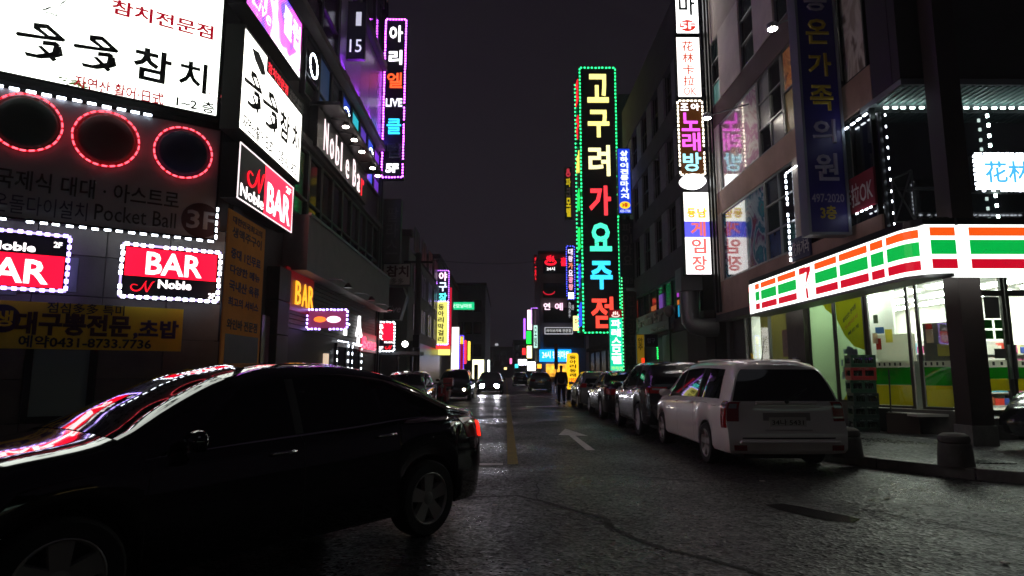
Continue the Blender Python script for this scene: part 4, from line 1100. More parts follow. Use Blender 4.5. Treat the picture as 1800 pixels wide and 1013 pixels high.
# ---- stacked blade signs at the far end of the building
def blade(name, label, px0, px1, yt, yb, Yp, face, th=.3, rim=.03, case=None, cat='blade sign', group=None):
    a = at_y(px0, (yt + yb) / 2, Yp); b_ = at_y(px1, (yt + yb) / 2, Yp)
    return Sign(name, label, cat, Frame(0, Yp, 0), (a.x, b_.x, at_y(px0, yb, Yp).z, at_y(px0, yt, Yp).z), th, case, face, rim, group)
YB_ = 23.0
S1 = blade('massage_blade_sign', 'white blade sign with green character and red oval at photo top', 1186, 1227, -60, 60, YB_, LWK)
S1.text('마', S1.fr_(.15, .42, .85, .73), pbr('green_print', '0e3a2c', .6), .03); u_ = S1.W * .5
ov = disc(MB(), u_, S1.H * .12, S1.W * .36, S1.H * .085, -.016, -.009).build('red_oval', glow('d83020', .9), S1.e); S1.text('5F', (u_ - .3, u_ + .3, S1.H * .07, S1.H * .17), glow('fff0f0', 2.), .03, -.018)
S1.text('안', S1.fr_(.15, .05, .85, .36), pbr('green_print', '0e3a2c', .6), .03)
S2 = blade('karaoke_blade_sign', 'white blade sign with faint red Chinese characters in the stacked column', 1189, 1232, 65, 172, YB_, glow('fffaf4', 2.0, raw=True))
for i, ch in enumerate('花林卡拉'): S2.text(ch, S2.fr_(.25, .07 + .19 * i, .72, .24 + .19 * i), glow('d05038', .8), .02)
S2.text('OK', S2.fr_(.25, .83, .78, .96), glow('d05038', .8), .01)
S3 = blade('singing_room_blade_sign', 'brown blade sign with pink and blue characters in a white bulb border', 1193, 1236, 178, 308, YB_, glow('6a3a08', .28), case=METAL_D)
S3.text('조', S3.fr_(.12, .03, .44, .13), WTXT, .03); S3.text('아', S3.fr_(.54, .03, .9, .13), WTXT, .03)
for i, (ch, cc) in enumerate((('노', 'ff58f0'), ('래', 'ff60e8'), ('방', 'a0f0ff'))): S3.text(ch, S3.fr_(.14, .16 + .27 * i, .88, .41 + .27 * i), glow(cc, 2.0), .02, depth=.02, name='letter')
S3.border(glow('fff2d8', 12), .16, .05, .09)
ovl = disc(MB(), S3.W * .52, -.24, .48, .27, -.06, .2).build('white_oval_lamp', LWK, S3.e)
S4 = blade('arcade_blade_sign', 'white and blue blade sign with red outlined characters, lowest of the stack', 1202, 1249, 337, 484, YB_, None, case=METAL_D)
S4.panel('white_upper_panel', glow('fdfdf4', 3.4), S4.fr_(.03, .01, .97, .36), -.001, .006); S4.panel('blue_panel', glow('5a5ae8', 1.5), S4.fr_(.03, .36, .97, .55), -.001, .006); S4.panel('white_lower_panel', glow('fdf8f6', 3.0), S4.fr_(.03, .55, .97, .99), -.001, .006)
S4.text('동', S4.fr_(.14, .20, .48, .32), glow('c02a20', .9), .05); S4.text('남', S4.fr_(.52, .20, .90, .32), glow('c02a20', .9), .05)
S4.text('동', S4.fr_(.14, .20, .48, .32), glow('f0e040', 2.2), .0, -.022); S4.text('남', S4.fr_(.52, .20, .90, .32), glow('f0e040', 2.2), .0, -.022)
for i, ch in enumerate('게임장'): S4.text(ch, S4.fr_(.26, .36 + .205 * i, .82, .54 + .205 * i), glow('e06a66', 1.2), .03, name='letter')
for S_, n_ in ((S1, 2), (S2, 2), (S3, 2), (S4, 2)):
    for k in range(n_): MB().box(S_.W, S_.W + .35, .08, .16, S_.H * (.2 + .6 * k), S_.H * (.2 + .6 * k) + .06).build('wall_bracket', METAL_D, S_.e)
# spot lamps on long arms
for nm, px_, py_, pX, lab in ((1, 1358, 50, 6.9, 'lit floodlight on a long arm above the massage poster'), (2, 1243, 207, 6.6, 'lit floodlight on a long arm beside the singing room sign')):
    p = at_x(px_, py_, pX)
    t = thing('arm_floodlight', lab, 'floodlight', (p.x, p.y, p.z), 0, 'floodlights on arms')
    MB().tube([(0, 0, .05), (RX - p.x, -.5, .25)], .02, 6).build('arm', METAL, t)
    MB().lathe([(.05, .0), (.13, -.02), (.15, .1), (.08, .16)], 14).build('housing', METAL, t, smooth=.6)
    MB().lathe([(.0, -.07), (.07, -.055), (.115, -.022)], 14).build('lens', glow('fff6e6', 130, raw=True), t, smooth=True)

# ---- convenience store canopy sign
FX, FY = 7.15, 10.6                       # street face and front face
zb_, zt_ = at_y(1690, 480, FY).z, at_y(1690, 395, FY).z
HZ = zt_ - zb_
CW, CO, CG, CR = glow('fbfffa', 1.7, raw=True), glow('ff5a14', .78), glow('04c850', .62), glow('d00a28', .75)
SS = thing('store_canopy_sign', 'lit canopy sign with orange green and red stripes round the corner store', 'canopy sign', (FX, FY, zb_))
cyl = [(FX + .45, FY), ]
# outline of the face in plan, from the far end along the street, round the corner, then along the front
yE = ry(1318, 530, FX)
arc = [(FX + .55 - .55 * math.cos(t), FY + .55 - .55 * math.sin(t)) for t in [math.pi / 2 * k / 6 for k in range(7)]]
end = [(FX + .22, yE + .22), (FX + .06, yE + .16), (FX, yE)]
plan = end + arc
def ribbon(pl, z0, z1, off):
    vs = []; n = len(pl)
    for i, (x, y) in enumerate(pl):
        a = pl[max(i - 1, 0)]; b_ = pl[min(i + 1, n - 1)]; dx, dy = b_[0] - a[0], b_[1] - a[1]; L = math.hypot(dx, dy); nx_, ny_ = dy / L, -dx / L
        vs += [(x + nx_ * off - FX, y + ny_ * off - FY, z0), (x + nx_ * off - FX, y + ny_ * off - FY, z1)]
    return vs, [(2 * i, 2 * i + 2, 2 * i + 3, 2 * i + 1) for i in range(n - 1)]
def along(s0, s1):                        # a stretch of the plan by arc length
    out = []; L = 0; pts = plan
    for a, b_ in zip(pts, pts[1:]):
        d = math.hypot(b_[0] - a[0], b_[1] - a[1])
        if L + d >= s0 and L <= s1:
            for q in (max(0, (s0 - L) / d), min(1, (s1 - L) / d)):
                p = (a[0] + (b_[0] - a[0]) * q, a[1] + (b_[1] - a[1]) * q)
                if not out or math.hypot(out[-1][0] - p[0], out[-1][1] - p[1]) > 1e-4: out.append(p)
        L += d
    return out
TOT = sum(math.hypot(b_[0] - a[0], b_[1] - a[1]) for a, b_ in zip(plan, plan[1:]))
MB().add(*ribbon(plan, 0, HZ, 0)).build('white_face', CW, SS)
MB().slab([(x - FX, y - FY) for x, y in plan] + [(FX + 3, 0), (FX + 3, yE - FY), (.5, yE - FY + .2)] if False else [(x - FX, y - FY) for x, y in plan] + [(.60, .02), (.60, yE - FY + .2)], HZ + .002, HZ + .14).build('top_cover', METAL_D, SS)
MB().slab([(x - FX, y - FY) for x, y in plan] + [(.60, .02), (.60, yE - FY + .2)], -.06, -.002).build('bottom_cover', pbr('pale_metal', '8a8c8c', .5, .5), SS)
def Lof(y): # arc length of a street-side position
    return math.hypot(.16, .06) + math.hypot(.06, .16) + (yE - y)
cuts = [1318, 1326, 1336, 1366, 1402, 1432, 1476, 1532, 1561, 1571]
segs = []
ys = [ry(c, 505, FX) for c in cuts]
fixed = [(.02, .22)] + [(Lof(ys[i]) + .05, Lof(ys[i + 1]) - .05) for i in range(1, 8)] + [(Lof(ys[8]) + .05, TOT - .02)]
for i, (s0, s1) in enumerate(fixed):
    if i == 4: continue                   # panel of the numeral
    for z0, z1, mt, nm in ((.765, .945, CO, 'orange_stripe'), (.385, .685, CG, 'green_stripe'), (.09, .29, CR, 'red_stripe')):
        MB().add(*ribbon(along(s0, s1), z0 * HZ, z1 * HZ, .006)).build(nm, mt, SS)
s0, s1 = fixed[4]; nm_y0 = yE - (s0 - Lof(yE)); 
lg = MB(); yl = ys[4]; wl = ys[4] - ys[5]
def lp_(u, v): return (-.010, yl - u * wl - FY, v * HZ)
lg.add([lp_(.2,.92), lp_(.85,.92), lp_(.85,.80), lp_(.60,.50), lp_(.52,.50), lp_(.62,.78), lp_(.2,.78)], [(6,5,4,3,2,1,0)])
lg2 = MB(); lg2.add([lp_(.15,.95), lp_(.55,.95), lp_(.5,.76), lp_(.15,.76)], [(3,2,1,0)]); lg2.build('numeral_orange', CO, SS)
lg.v = [(x - .003, y, z) for x, y, z in lg.v]; lg.build('numeral_red', CR, SS)
lg3 = MB(); lg3.add([lp_(.50,.34), lp_(.62,.34), lp_(.66,.05), lp_(.52,.05)], [(3,2,1,0)]); lg3.build('numeral_foot', CR, SS)
t = text_mesh(MB(), 'ELEVEN', 0, wl * .62, .36 * HZ, .47 * HZ, 0, .0, .002); t.v = [(-.014 + y, yl - .2 * wl - x - FY, z) for x, y, z in t.v]; t.build('lettering', glow('1a9a50', .8), SS)
# flat boxes along the front
FB = ((1629, 1683), (1690, 1900))
for a_, b_ in FB:
    x0, x1 = at_y(a_, 440, FY).x, at_y(b_, 440, FY).x
    MB().box(x0 - FX, x1 - FX, .0, .5, 0, HZ).build('white_face', CW, SS)
    ins = (x1 - x0) * .05 + .05
    for z0, z1, mt, nm in ((.765, .945, CO, 'orange_stripe'), (.385, .685, CG, 'green_stripe'), (.09, .29, CR, 'red_stripe')):
        MB().box(x0 - FX + ins, x1 - FX - (.02 if b_ < 1700 else .1), -.008, -.001, z0 * HZ, z1 * HZ).build(nm, mt, SS)
    MB().box(x0 - FX - .03, x1 - FX, .0, .5, HZ + .002, HZ + .12).build('top_cover', METAL_D, SS)
# store canopy underside/bracketing
rb('canopy_underside', [(FX + .62, RX + 8, 11.15, 13.1, 3.62, 3.68)], pbr('pale_soffit', '8c8c88', .6))
rb('first_floor_beam', [(RX - .02, RX + .5, 13.22, Y1, 3.3, 3.54)], CONC_D)

# ---- ground floor of the store: glass, films, interior
SX, SF, SZ = 8.3, 12.9, .58              # street side, front, floor level
ST = thing('convenience_store', 'brightly lit convenience store with glass front behind the crates', 'store', (SX, 14.4, .15))
def st(name, boxes, mat, parent=None, **k):
    m = MB()
    for (x0, x1, y0, y1, z0, z1) in boxes: m.box(x0 - SX, x1 - SX, y0 - 14.4, y1 - 14.4, z0 - .15, z1 - .15)
    return m.build(name, mat, parent or ST, **k)
def clear_glass():
    m = bpy.data.materials.new('clear_shop_glass'); m.use_nodes = True; n, l = m.node_tree.nodes, m.node_tree.links
    tr = n.new('ShaderNodeBsdfTransparent'); tr.inputs[0].default_value = (.93, .96, .94, 1); gl_ = n.new('ShaderNodeBsdfGlossy'); gl_.inputs['Roughness'].default_value = .02
    lw = n.new('ShaderNodeLayerWeight'); pw = n.new('ShaderNodeMath'); pw.operation = 'POWER'; pw.inputs[1].default_value = 5
    fr_ = n.new('ShaderNodeMath'); fr_.operation = 'MULTIPLY_ADD'; fr_.inputs[1].default_value = .9; fr_.inputs[2].default_value = .035
    l.new(lw.outputs['Facing'], pw.inputs[0]); l.new(pw.outputs[0], fr_.inputs[0]); mx = n.new('ShaderNodeMixShader')
    l.new(fr_.outputs[0], mx.inputs[0]); l.new(tr.outputs[0], mx.inputs[1]); l.new(gl_.outputs[0], mx.inputs[2]); l.new(mx.outputs[0], n['Material Output'].inputs[0])
    return m
CGL = clear_glass()
def film(name, c):
    """translucent printed film stuck on the glass: light from inside comes through it"""
    m = bpy.data.materials.new(name); m.use_nodes = True; n, l = m.node_tree.nodes, m.node_tree.links
    d_ = n.new('ShaderNodeBsdfDiffuse'); t_ = n.new('ShaderNodeBsdfTranslucent'); d_.inputs[0].default_value = (*lin(c), 1); t_.inputs[0].default_value = (*lin(c), 1)
    mx = n.new('ShaderNodeMixShader'); mx.inputs[0].default_value = .55
    l.new(d_.outputs[0], mx.inputs[1]); l.new(t_.outputs[0], mx.inputs[2]); l.new(mx.outputs[0], n['Material Output'].inputs[0])
    return m
F_Y, F_G, F_DG, F_W = film('yellow_window_film', 'b0a81c'), film('pale_green_window_film', '8aa27c'), film('green_window_film', '1e8a1e'), film('white_window_film', 'd8d8cc')
FRAME = pbr('dark_bronze_frame', '2a2824', .4, .5)
# plinth and floor
SIX, SIY = 13.5, 21.7
st('plinth', [(SX - .02, SX + .12, 14.4, SIY, .15, .72)], pbr('dark_granite', '3c3a37', .4, var=.3, vscale=8))
dgp = MB().slab([(0 + .0, -.001), (-.1, -.07), (.9, -1.57), (1.0, -1.5)], 0, .50); dgp.build('plinth_corner', pbr('dark_granite', '3c3a37', .4), ST)
st('floor', [(SX + .13, SIX, 13.0, SIY, SZ - .05, SZ)], pbr('shop_floor_tile', 'b0aea8', .3))
st('ceiling', [(SX + .13, SIX, 13.05, SIY, 3.5, 3.55)], pbr('shop_ceiling', 'd8d8d4', .8))
st('back_wall', [(SX + .2, SIX, SIY - .1, SIY, SZ, 3.5)], pbr('shop_wall', 'd0d0c8', .7)); st('side_wall', [(SIX - .1, SIX, 13.0, SIY - .11, SZ, 3.5)], pbr('shop_wall', 'd0d0c8', .7))
for i in range(4):
    for j in range(4):
        st('ceiling_light', [(9.0 + i * 1.15, 9.25 + i * 1.15, 13.5 + j * 2.0, 14.9 + j * 2.0, 3.44, 3.49)], glow('f6fff2', 30, raw=True))
# inner wall added to limit how much light reaches the window film
st('partition', [(9.35, 9.40, 15.0, 17.6, SZ, 3.5)], pbr('shop_wall', 'd0d0c8', .7))
# shelves with goods
random.seed(21)
goods = [pbr('pack_' + c, c, .4) for c in ('b82818', 'd8a020', '1f6a30', '24408a', 'd8d4cc', '7a3a1a', 'c85a90', '58a8c0', 'e8e0a0', '402018')]
def shelf(x0, x1, y0, y1, lab=None, along_x=True):
    n_lv = 5
    s_ = st('shelf', [(x0, x1, y0, y1, SZ + .02 + .32 * k, SZ + .05 + .32 * k) for k in range(n_lv)] + ([(x0, x1, y1 - .03, y1, SZ, SZ + 1.65)] if along_x else [(x1 - .03, x1, y0, y1, SZ, SZ + 1.65)]), pbr('shelf_metal', 'c4c4c0', .5))
    per = {}
    for k in range(n_lv):
        q = (x0 if along_x else y0) + .02; Q = (x1 if along_x else y1) - .02
        while q < Q - .08:
            w_ = random.uniform(.07, .17); h_ = random.uniform(.14, .26); mt = random.choice(goods); m_ = per.setdefault(mt.name, (MB(), mt))[0]
            for rep in range(random.randint(1, 3)):
                if q + w_ > Q: break
                zz = SZ + .052 + .32 * k - .15
                if along_x: m_.box(q - SX, q + w_ * .94 - SX, y0 + .02 - 14.4, y0 + .2 - 14.4, zz, zz + h_)
                else: m_.box(x0 + .02 - SX, x0 + .2 - SX, q - 14.4, q + w_ * .94 - 14.4, zz, zz + h_)
                q += w_
    for nm, (m_, mt) in per.items(): m_.build('packaged_goods', mt, s_, kind='stuff')
shelf(9.9, 12.9, 15.6, 16.0); shelf(9.9, 12.9, 17.4, 17.8); shelf(9.3, 13.2, SIY - .55, SIY - .12); shelf(13.0, 13.38, 13.4, 19.6, along_x=False)
st('counter', [(9.45, 9.85, 14.9, 17.5, SZ, SZ + .95)], pbr('counter_front', 'b8b4a0', .5)); st('cash_register', [(9.5, 9.8, 15.4, 15.75, SZ + .952, SZ + 1.25)], BLACK)
st('display_case', [(9.3, 9.9, 14.0, 14.5, SZ, SZ + 1.25)], pbr('case_metal', '5a5c5c', .4, .5))
# glazing: street side bays
def bay_y(y0, y1, x, films, z0=.72, z1=3.5):
    f = st('window_bay', [(x, x + .07, y0, y0 + .06, z0, z1), (x, x + .07, y1 - .06, y1, z0, z1), (x, x + .07, y0 + .06, y1 - .06, z0, z0 + .05), (x, x + .07, y0 + .06, y1 - .06, z1 - .06, z1)], FRAME)
    st('pane', [(x + .03, x + .04, y0 + .06, y1 - .06, z0 + .05, z1 - .06)], CGL, f)
    return f
f1 = bay_y(14.42, 15.75, SX, None); f2 = bay_y(15.77, 17.1, SX, None)
# the printed film on these bays: green ground, yellow sweeps, a sketched street view
def filmpoly(par, y_of, pts, mat, off=.022, name='window_film'):
    m = MB(); n_ = len(pts); m.add([(SX + off - SX, y_of(u) - 14.4, v - .15) for u, v in pts], [tuple(range(n_))]); return m.build(name, mat, par)
yo = lambda u: 17.04 - u                      # u grows towards the camera
filmpoly(f2, yo, [(0, .77), (1.2, .77), (1.2, 3.43), (0, 3.43)], F_G, .024)
yo2 = lambda u: 15.69 - u
filmpoly(f1, yo2, [(0, .77), (1.2, .77), (1.2, 3.43), (0, 3.43)], F_G, .026)
filmpoly(f1, yo2, [(.0, 3.43), (1.2, 3.43), (1.2, 1.95), (.75, 2.05), (.35, 2.35), (.05, 2.75)][::-1], F_Y, .020)
filmpoly(f1, yo2, [(.10, .77), (1.2, .77), (1.2, 1.55), (.85, 1.35), (.45, 1.05)], F_Y, .020)
filmpoly(f2, yo, [(.5, 3.43), (1.2, 3.43), (1.2, 2.9), (.9, 3.05)][::-1], F_Y, .020)
sk = MB(); random.seed(5)
for i in range(46):
    u_, v_ = random.uniform(.12, 1.05), random.uniform(1.05, 2.05); w_, h_ = random.uniform(.06, .22), random.uniform(.04, .2)
    if abs(u_ + w_ / 2 - .6) + abs(v_ + h_ / 2 - 1.55) > .62: continue
    x_ = .016 - .0002 * i
    sk.quad((x_, yo2(u_) - 14.4, v_ - .15), (x_, yo2(u_ + w_) - 14.4, v_ - .15), (x_, yo2(u_ + w_) - 14.4, v_ + h_ - .15), (x_, yo2(u_) - 14.4, v_ + h_ - .15))
sk.build('printed_street_sketch', film('grey_blue_print', '6a7884'), f1, kind='stuff')
for k, (cc) in enumerate(('a84030', 'd0d0cc', '2a6a3a')):
    filmpoly(f1, yo2, [(.32, 1.60 + .03 * k), (.82, 1.60 + .03 * k), (.82, 1.63 + .03 * k), (.32, 1.63 + .03 * k)], film('tiny_stripe_' + cc, cc), .005 - .001 * k, 'printed_store_stripe')
def film_text(par, body, y_of, u0, u1, v0, v1, mat, off=.006, tilt=0., bold=.0):
    t = text_mesh(MB(), body, u0, u1, v0, v1, 0, bold, .002)
    t.v = [(off + y, y_of(x) - 14.4, z - .15 + (x - u0) * tilt) for x, y, z in t.v]; t.build('lettering', mat, par)
film_text(f1, '재미있는 편의점', yo2, .35, .95, 2.62, 2.74, INK, tilt=.55); film_text(f1, '가까이서', yo2, .4, 1.0, 2.42, 2.54, pbr('orange_print', 'a84a10', .6), tilt=.5); film_text(f1, '빠르게', yo2, .55, 1.02, 2.3, 2.4, INK, tilt=.4)
film_text(f1, '편리한 생활', yo2, .42, 1.05, 1.12, 1.26, pbr('orange_print', 'a84a10', .6), tilt=.2, bold=.01)
# corner bays on the slant between street side and front
cA, cB = Vector((8.3, 14.4)), Vector((9.3, 12.9)); cd_ = (cB - cA).normalized(); cang = math.atan2(cd_.y, cd_.x); cL = (cB - cA).length
def bay_c(s0, s1, name='window_bay'):
    def q(s_, off=0.): p = cA + cd_ * s_ + Vector((-cd_.y, cd_.x)) * -off; return p
    e = ST
    def cbox(m, a, b_, o0, o1, z0, z1):
        P = [cA + cd_ * s_ + Vector((-cd_.y, cd_.x)) * o for s_, o in ((a, o0), (b_, o0), (b_, o1), (a, o1))]
        m.slab([(p.x - SX, p.y - 14.4) for p in P], z0 - .15, z1 - .15)
    m = MB(); z0, z1 = .66, 3.5
    cbox(m, s0, s0 + .06, 0, .07, z0, z1); cbox(m, s1 - .06, s1, 0, .07, z0, z1); cbox(m, s0 + .06, s1 - .06, 0, .07, z0, z0 + .05); cbox(m, s0 + .06, s1 - .06, 0, .07, z1 - .06, z1)
    f = m.build(name, FRAME, e)
    m = MB(); cbox(m, s0 + .06, s1 - .06, .03, .04, z0 + .05, z1 - .06); m.build('pane', CGL, f)
    for z0_, z1_, mt in ((.72, 1.16, F_Y), (1.16, 1.55, F_DG), (1.55, 1.68, F_W)):
        m = MB(); cbox(m, s0 + .07, s1 - .07, .045, .048, z0_, z1_ - .004); m.build('window_film', mt, f)
    m = MB()
    for k in range(int((s1 - s0 - .16) / .11)): cbox(m, s0 + .1 + k * .11, s0 + .135 + k * .11, .020, .024, 1.58, 1.65)
    m.build('printed_pictogram', INK, f)
    return cbox, f
cbox, fA = bay_c(.02, .95)
cbox, fB = bay_c(1.08, 1.78)
m = MB(); cbox(m, .07, .90, .30, .33, 1.68, 2.3); m.build('frosted_screen', F_W, fA)
m = MB(); cbox(m, 1.10, 1.7, .25, .28, 1.68, 2.5); m.build('dark_cabinet_back', pbr('cabinet_back', '5c605c', .5), fB)
# papers stuck inside the glass
random.seed(31)
for s0_, s1_, ff in ((.02, .95, fA), (1.08, 1.78, fB)):
    for k in range(5):
        a_ = random.uniform(s0_ + .1, s1_ - .3); w_ = random.uniform(.1, .22); z_ = random.uniform(1.75, 2.6); h_ = random.uniform(.12, .3)
        m = MB(); cbox(m, a_, a_ + w_, .052 + .002 * k, .053 + .002 * k, z_, z_ + h_); m.build('pasted_notice', film('notice_' + str(k), ('c8b8a0', 'a8483a', '6a88a8', 'd0c870', '788070')[k]), ff)
# door on the front
def bay_f(x0, x1, z0, z1, mid=None, name='window_bay'):
    f = st(name, [(x0, x0 + .07, SF, SF + .07, z0, z1), (x1 - .07, x1, SF, SF + .07, z0, z1), (x0 + .07, x1 - .07, SF, SF + .07, z0, z0 + .09), (x0 + .07, x1 - .07, SF, SF + .07, z1 - .09, z1)] + ([(x0 + .07, x1 - .07, SF, SF + .07, mid, mid + .12)] if mid else []), FRAME)
    st('pane', [(x0 + .07, x1 - .07, SF + .03, SF + .04, z0 + .09, z1 - .09)], CGL, f); return f
d1 = bay_f(9.66, 10.42, SZ, 3.5, 3.02, 'door'); d2 = bay_f(10.44, 11.3, SZ, 3.5, 3.02, 'door'); d3 = bay_f(11.32, 13.4, SZ, 3.5, 3.02)
for dx0, dx1, dd in ((9.74, 10.34, d1), (10.52, 11.22, d2), (11.4, 13.3, d3)):
    st('window_film', [(dx0, dx1, SF + .02, SF + .024, 1.06, 1.30)], F_Y, dd); st('window_film', [(dx0, dx1, SF + .02, SF + .024, 1.304, 1.54)], F_DG, dd); st('window_film', [(dx0, dx1, SF + .02, SF + .024, 1.544, 1.68)], F_W, dd)
    st('printed_pictogram', [(dx0 + .12 + .17 * k, dx0 + .17 + .17 * k, SF + .012, SF + .016, 1.58, 1.65) for k in range(int((dx1 - dx0 - .2) / .17) + 1)], INK, dd)
for i in range(3):
    for j in range(2):
        st('door_sticker', [(9.74 + i * .21, 9.90 + i * .21, SF + .012, SF + .018, 2.12 + j * .22, 2.30 + j * .22)], film('dark_green_sticker', '1c5a1c'), d1)
st('door_notice', [(9.98, 10.30, SF + .012, SF + .018, 2.55, 3.0)], pbr('dark_notice', '2c2c2a', .6), d1)
st('door_notice', [(10.1, 10.34, SF + .012, SF + .018, 1.72, 1.92)], pbr('dark_notice', '2c2c2a', .6), d1)
st('door_handle', [(10.36, 10.39, SF - .06, SF - .002, 1.3, 2.0)], METAL, d1); st('door_handle', [(10.47, 10.50, SF - .06, SF - .002, 1.3, 2.0)], METAL, d2)
st('threshold_wall', [(9.32, 9.64, SF, SF + .25, .15, 3.5)], FRAME)
# steps up to the door
sp = thing('door_step', 'dark stone steps below the store door', 'steps', (10.0, 12.2, .15))
MB().box(-.8, 4, -.0, .68, 0, .40).build('upper_step', pbr('dark_granite', '3c3a37', .4), sp, bevel=.01); MB().box(-.1, 4, -.45, -.004, 0, .2).build('lower_step', STONE, sp, bevel=.01)
# dimmer shop bay under the far end of the canopy
f4 = bay_y(18.2, 21.5, SX, None, .3); st('mullion', [(SX - .01, SX + .08, 19.7, 19.76, .36, 3.4)], METAL, f4)
st('partition', [(SX + .08, SIX, 17.9, 17.96, SZ, 3.5)], pbr('shop_wall', 'd0d0c8', .7)) if False else None
st('curtain', [(SX + .35, SX + .38, 18.3, 21.2, .6, 3.4)], film('pale_curtain', '8a8460'), f4); st('wall_poster', [(SX + .025, SX + .03, 18.5, 18.85, 1.9, 2.7)], pbr('skin_tone_poster', '7a5a48', .5, var=.4, vscale=3), f4)  # added sheet across the bay that filters and dims its light
st('pier', [(SX - .12, SX + .15, 17.12, 18.18, .15, 3.5)], pbr('brown_tile_pier', '4c443e', .6, var=.2)); st('mailbox', [(SX - .2, SX - .122, 17.5, 17.75, 1.6, 1.85)], pbr('pale_blue_box', '8a8ca8', .5))
st('awning_return', [(SX, SX + .15, SIY, Y1, .15, 3.5)], CONC_D)
# ================================================================== the street beyond
# ---- second building on the store side, with the shuttered bar
B2 = thing('shuttered_bar_building', 'dark building with pale window piers behind the stacked blade signs', 'building', (RX, 24.5, 0))
def b2(name, boxes, mat, parent=None, **k):
    m = MB()
    for (x0, x1, y0, y1, z0, z1) in boxes: m.box(x0 - RX, x1 - RX, y0 - 24.5, y1 - 24.5, z0, z1)
    return m.build(name, mat, parent or B2, **k)
BX = 7.9
DKR = pbr('violet_grey_render', '544c56', .85, var=.2, vscale=.8)
b2('wall', [(BX + .3, BX + 9, 24.5, 40.5, 0, 19)], BLACK)
b2('end_wall', [(BX, BX + 9, 40.5, 40.8, 0, 19)], CONC_D)
for z0, z1 in ((5.9, 7.1), (9.4, 10.5), (12.8, 13.9), (16.2, 19)): b2('spandrel', [(BX - .05, BX + .3, 24.5, 40.5, z0, z1)], DKR)
PIER = pbr('pale_pier_sheet', '8c868c', .8, var=.2)
for (z0, z1) in ((7.1, 9.4), (10.5, 12.8), (13.9, 16.2)):
    for k in range(6):
        y = 24.6 + k * 2.65
        b2('pier', [(BX, BX + .3, y, y + 1.15, z0, z1)], PIER)
        f = b2('window', [(BX + .1, BX + .16, y + 1.17, y + 1.22, z0, z1), (BX + .1, BX + .16, y + 2.58, y + 2.63, z0, z1), (BX + .1, BX + .16, y + 1.21, y + 2.59, (z0 + z1) / 2, (z0 + z1) / 2 + .05)], METAL_D)
        b2('pane', [(BX + .2, BX + .22, y + 1.17, y + 2.63, z0, z1)], GLASS_D, f)
# second floor glass band reflecting coloured lights
for k in range(5):
    y = 25.2 + k * 3.0
    f = b2('window', [(BX - .02, BX + .1, y, y + .07, 3.9, 5.85), (BX - .02, BX + .1, y + 2.8, y + 2.87, 3.9, 5.85), (BX - .02, BX + .1, y + 1.4, y + 1.45, 3.9, 5.85), (BX - .015, BX + .095, y + .05, y + 2.82, 5.8, 5.86)], METAL_D)
    b2('pane', [(BX + .04, BX + .06, y + .07, y + 1.4, 3.92, 5.8), (BX + .04, BX + .06, y + 1.45, y + 2.8, 3.92, 5.8)], pbr('bluish_window_glass', '26323a', .12), f)
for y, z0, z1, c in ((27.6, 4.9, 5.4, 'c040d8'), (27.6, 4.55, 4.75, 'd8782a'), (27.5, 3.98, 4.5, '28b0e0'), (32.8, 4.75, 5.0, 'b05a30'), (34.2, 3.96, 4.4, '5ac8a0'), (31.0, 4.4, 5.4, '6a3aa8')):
    b2('lit_room_panel', [(BX + .0, BX + .03, y, y + 1.1, z0, z1)], glow(c, .55))  # glowing panels put in for the coloured reflections in the glass
b2('ground_floor_lintel', [(BX - .1, BX + .3, 24.5, 40.5, 3.3, 3.88)], CONC_D)
# corrugated shutter, each fold a strip
sh = b2('shutter', [(BX + .02, BX + .06, 27.2, 31.6, .15, 3.3)], pbr('shutter_metal', '4c5450', .5, .5))
for k in range(29): b2('shutter_fold', [(BX - .03, BX + .018, 27.25 + k * .15, 27.33 + k * .15, .16, 3.28)], pbr('shutter_metal', '4c5450', .5, .5), sh)
b2('stair_opening', [(BX - .05, BX + .3, 24.6, 27.1, .15, 3.3)], CONC_D)
JS = Sign('shuttered_bar_sign', 'unlit pale board sign with raised capitals above the closed shutter', 'sign', Frame(BX - .35, 0, R(-90)), (-36.2, -29.0, 3.45, 4.55), .3, pbr('grey_board', '5c5a56', .6), None, 0)
for k in range(5): JS.panel('board', pbr('grey_board', '5c5a56', .6, var=.2, vscale=2), (0, JS.W, k * .222 + .01, k * .222 + .21), -.001, .02)
JS.text('Jerolim Bar', JS.fr_(.05, .08, .88, .72), pbr('ivory_letter', '8c8672', .5), .0, -.03, .06); JS.text('Bar Food', JS.fr_(.5, .78, .9, .94), pbr('ivory_letter', '8c8672', .5), .0, -.03, .02)
# round vent duct on the corner
vd = thing('vent_duct', 'fat grey bent ventilation duct beside the pale board sign', 'duct', (7.2, 24.4, 3.2))
MB().tube([(0, 0, 1.5), (0, 0, .55), (.02, .0, .25), (.15, -.05, .05), (.45, -.1, -.02), (1.0, -.12, -.02)], .36, 16).build('elbow', pbr('galvanised_sheet', '8a8d8e', .45, .6), vd, smooth=.9)
MB().box(-.42, .42, -.42, .42, 1.4, 2.3).build('box_hood', pbr('galvanised_sheet', '8a8d8e', .45, .6), vd, bevel=.02)
# globe street lamp, unlit
gl = at_y(1180, 655, 27.0)
gp = thing('globe_lamp_post', 'unlit globe lamp on a dark post before the closed shutter', 'lamp post', (gl.x, 27.0, .15))
gz = at_y(1175, 547, 27.0).z - .15
MB().tube([(0, 0, 0), (0, 0, .4), (0, 0, gz - .25)], [.09, .05, .04], 10).build('post', METAL_D, gp); MB().lathe([(.09, gz - .27), (.2, gz - .15), (.24, gz), (.2, gz + .15), (.09, gz + .24), (.01, gz + .25)], 18).build('globe', pbr('milky_globe', '8a8478', .3), gp, smooth=True)

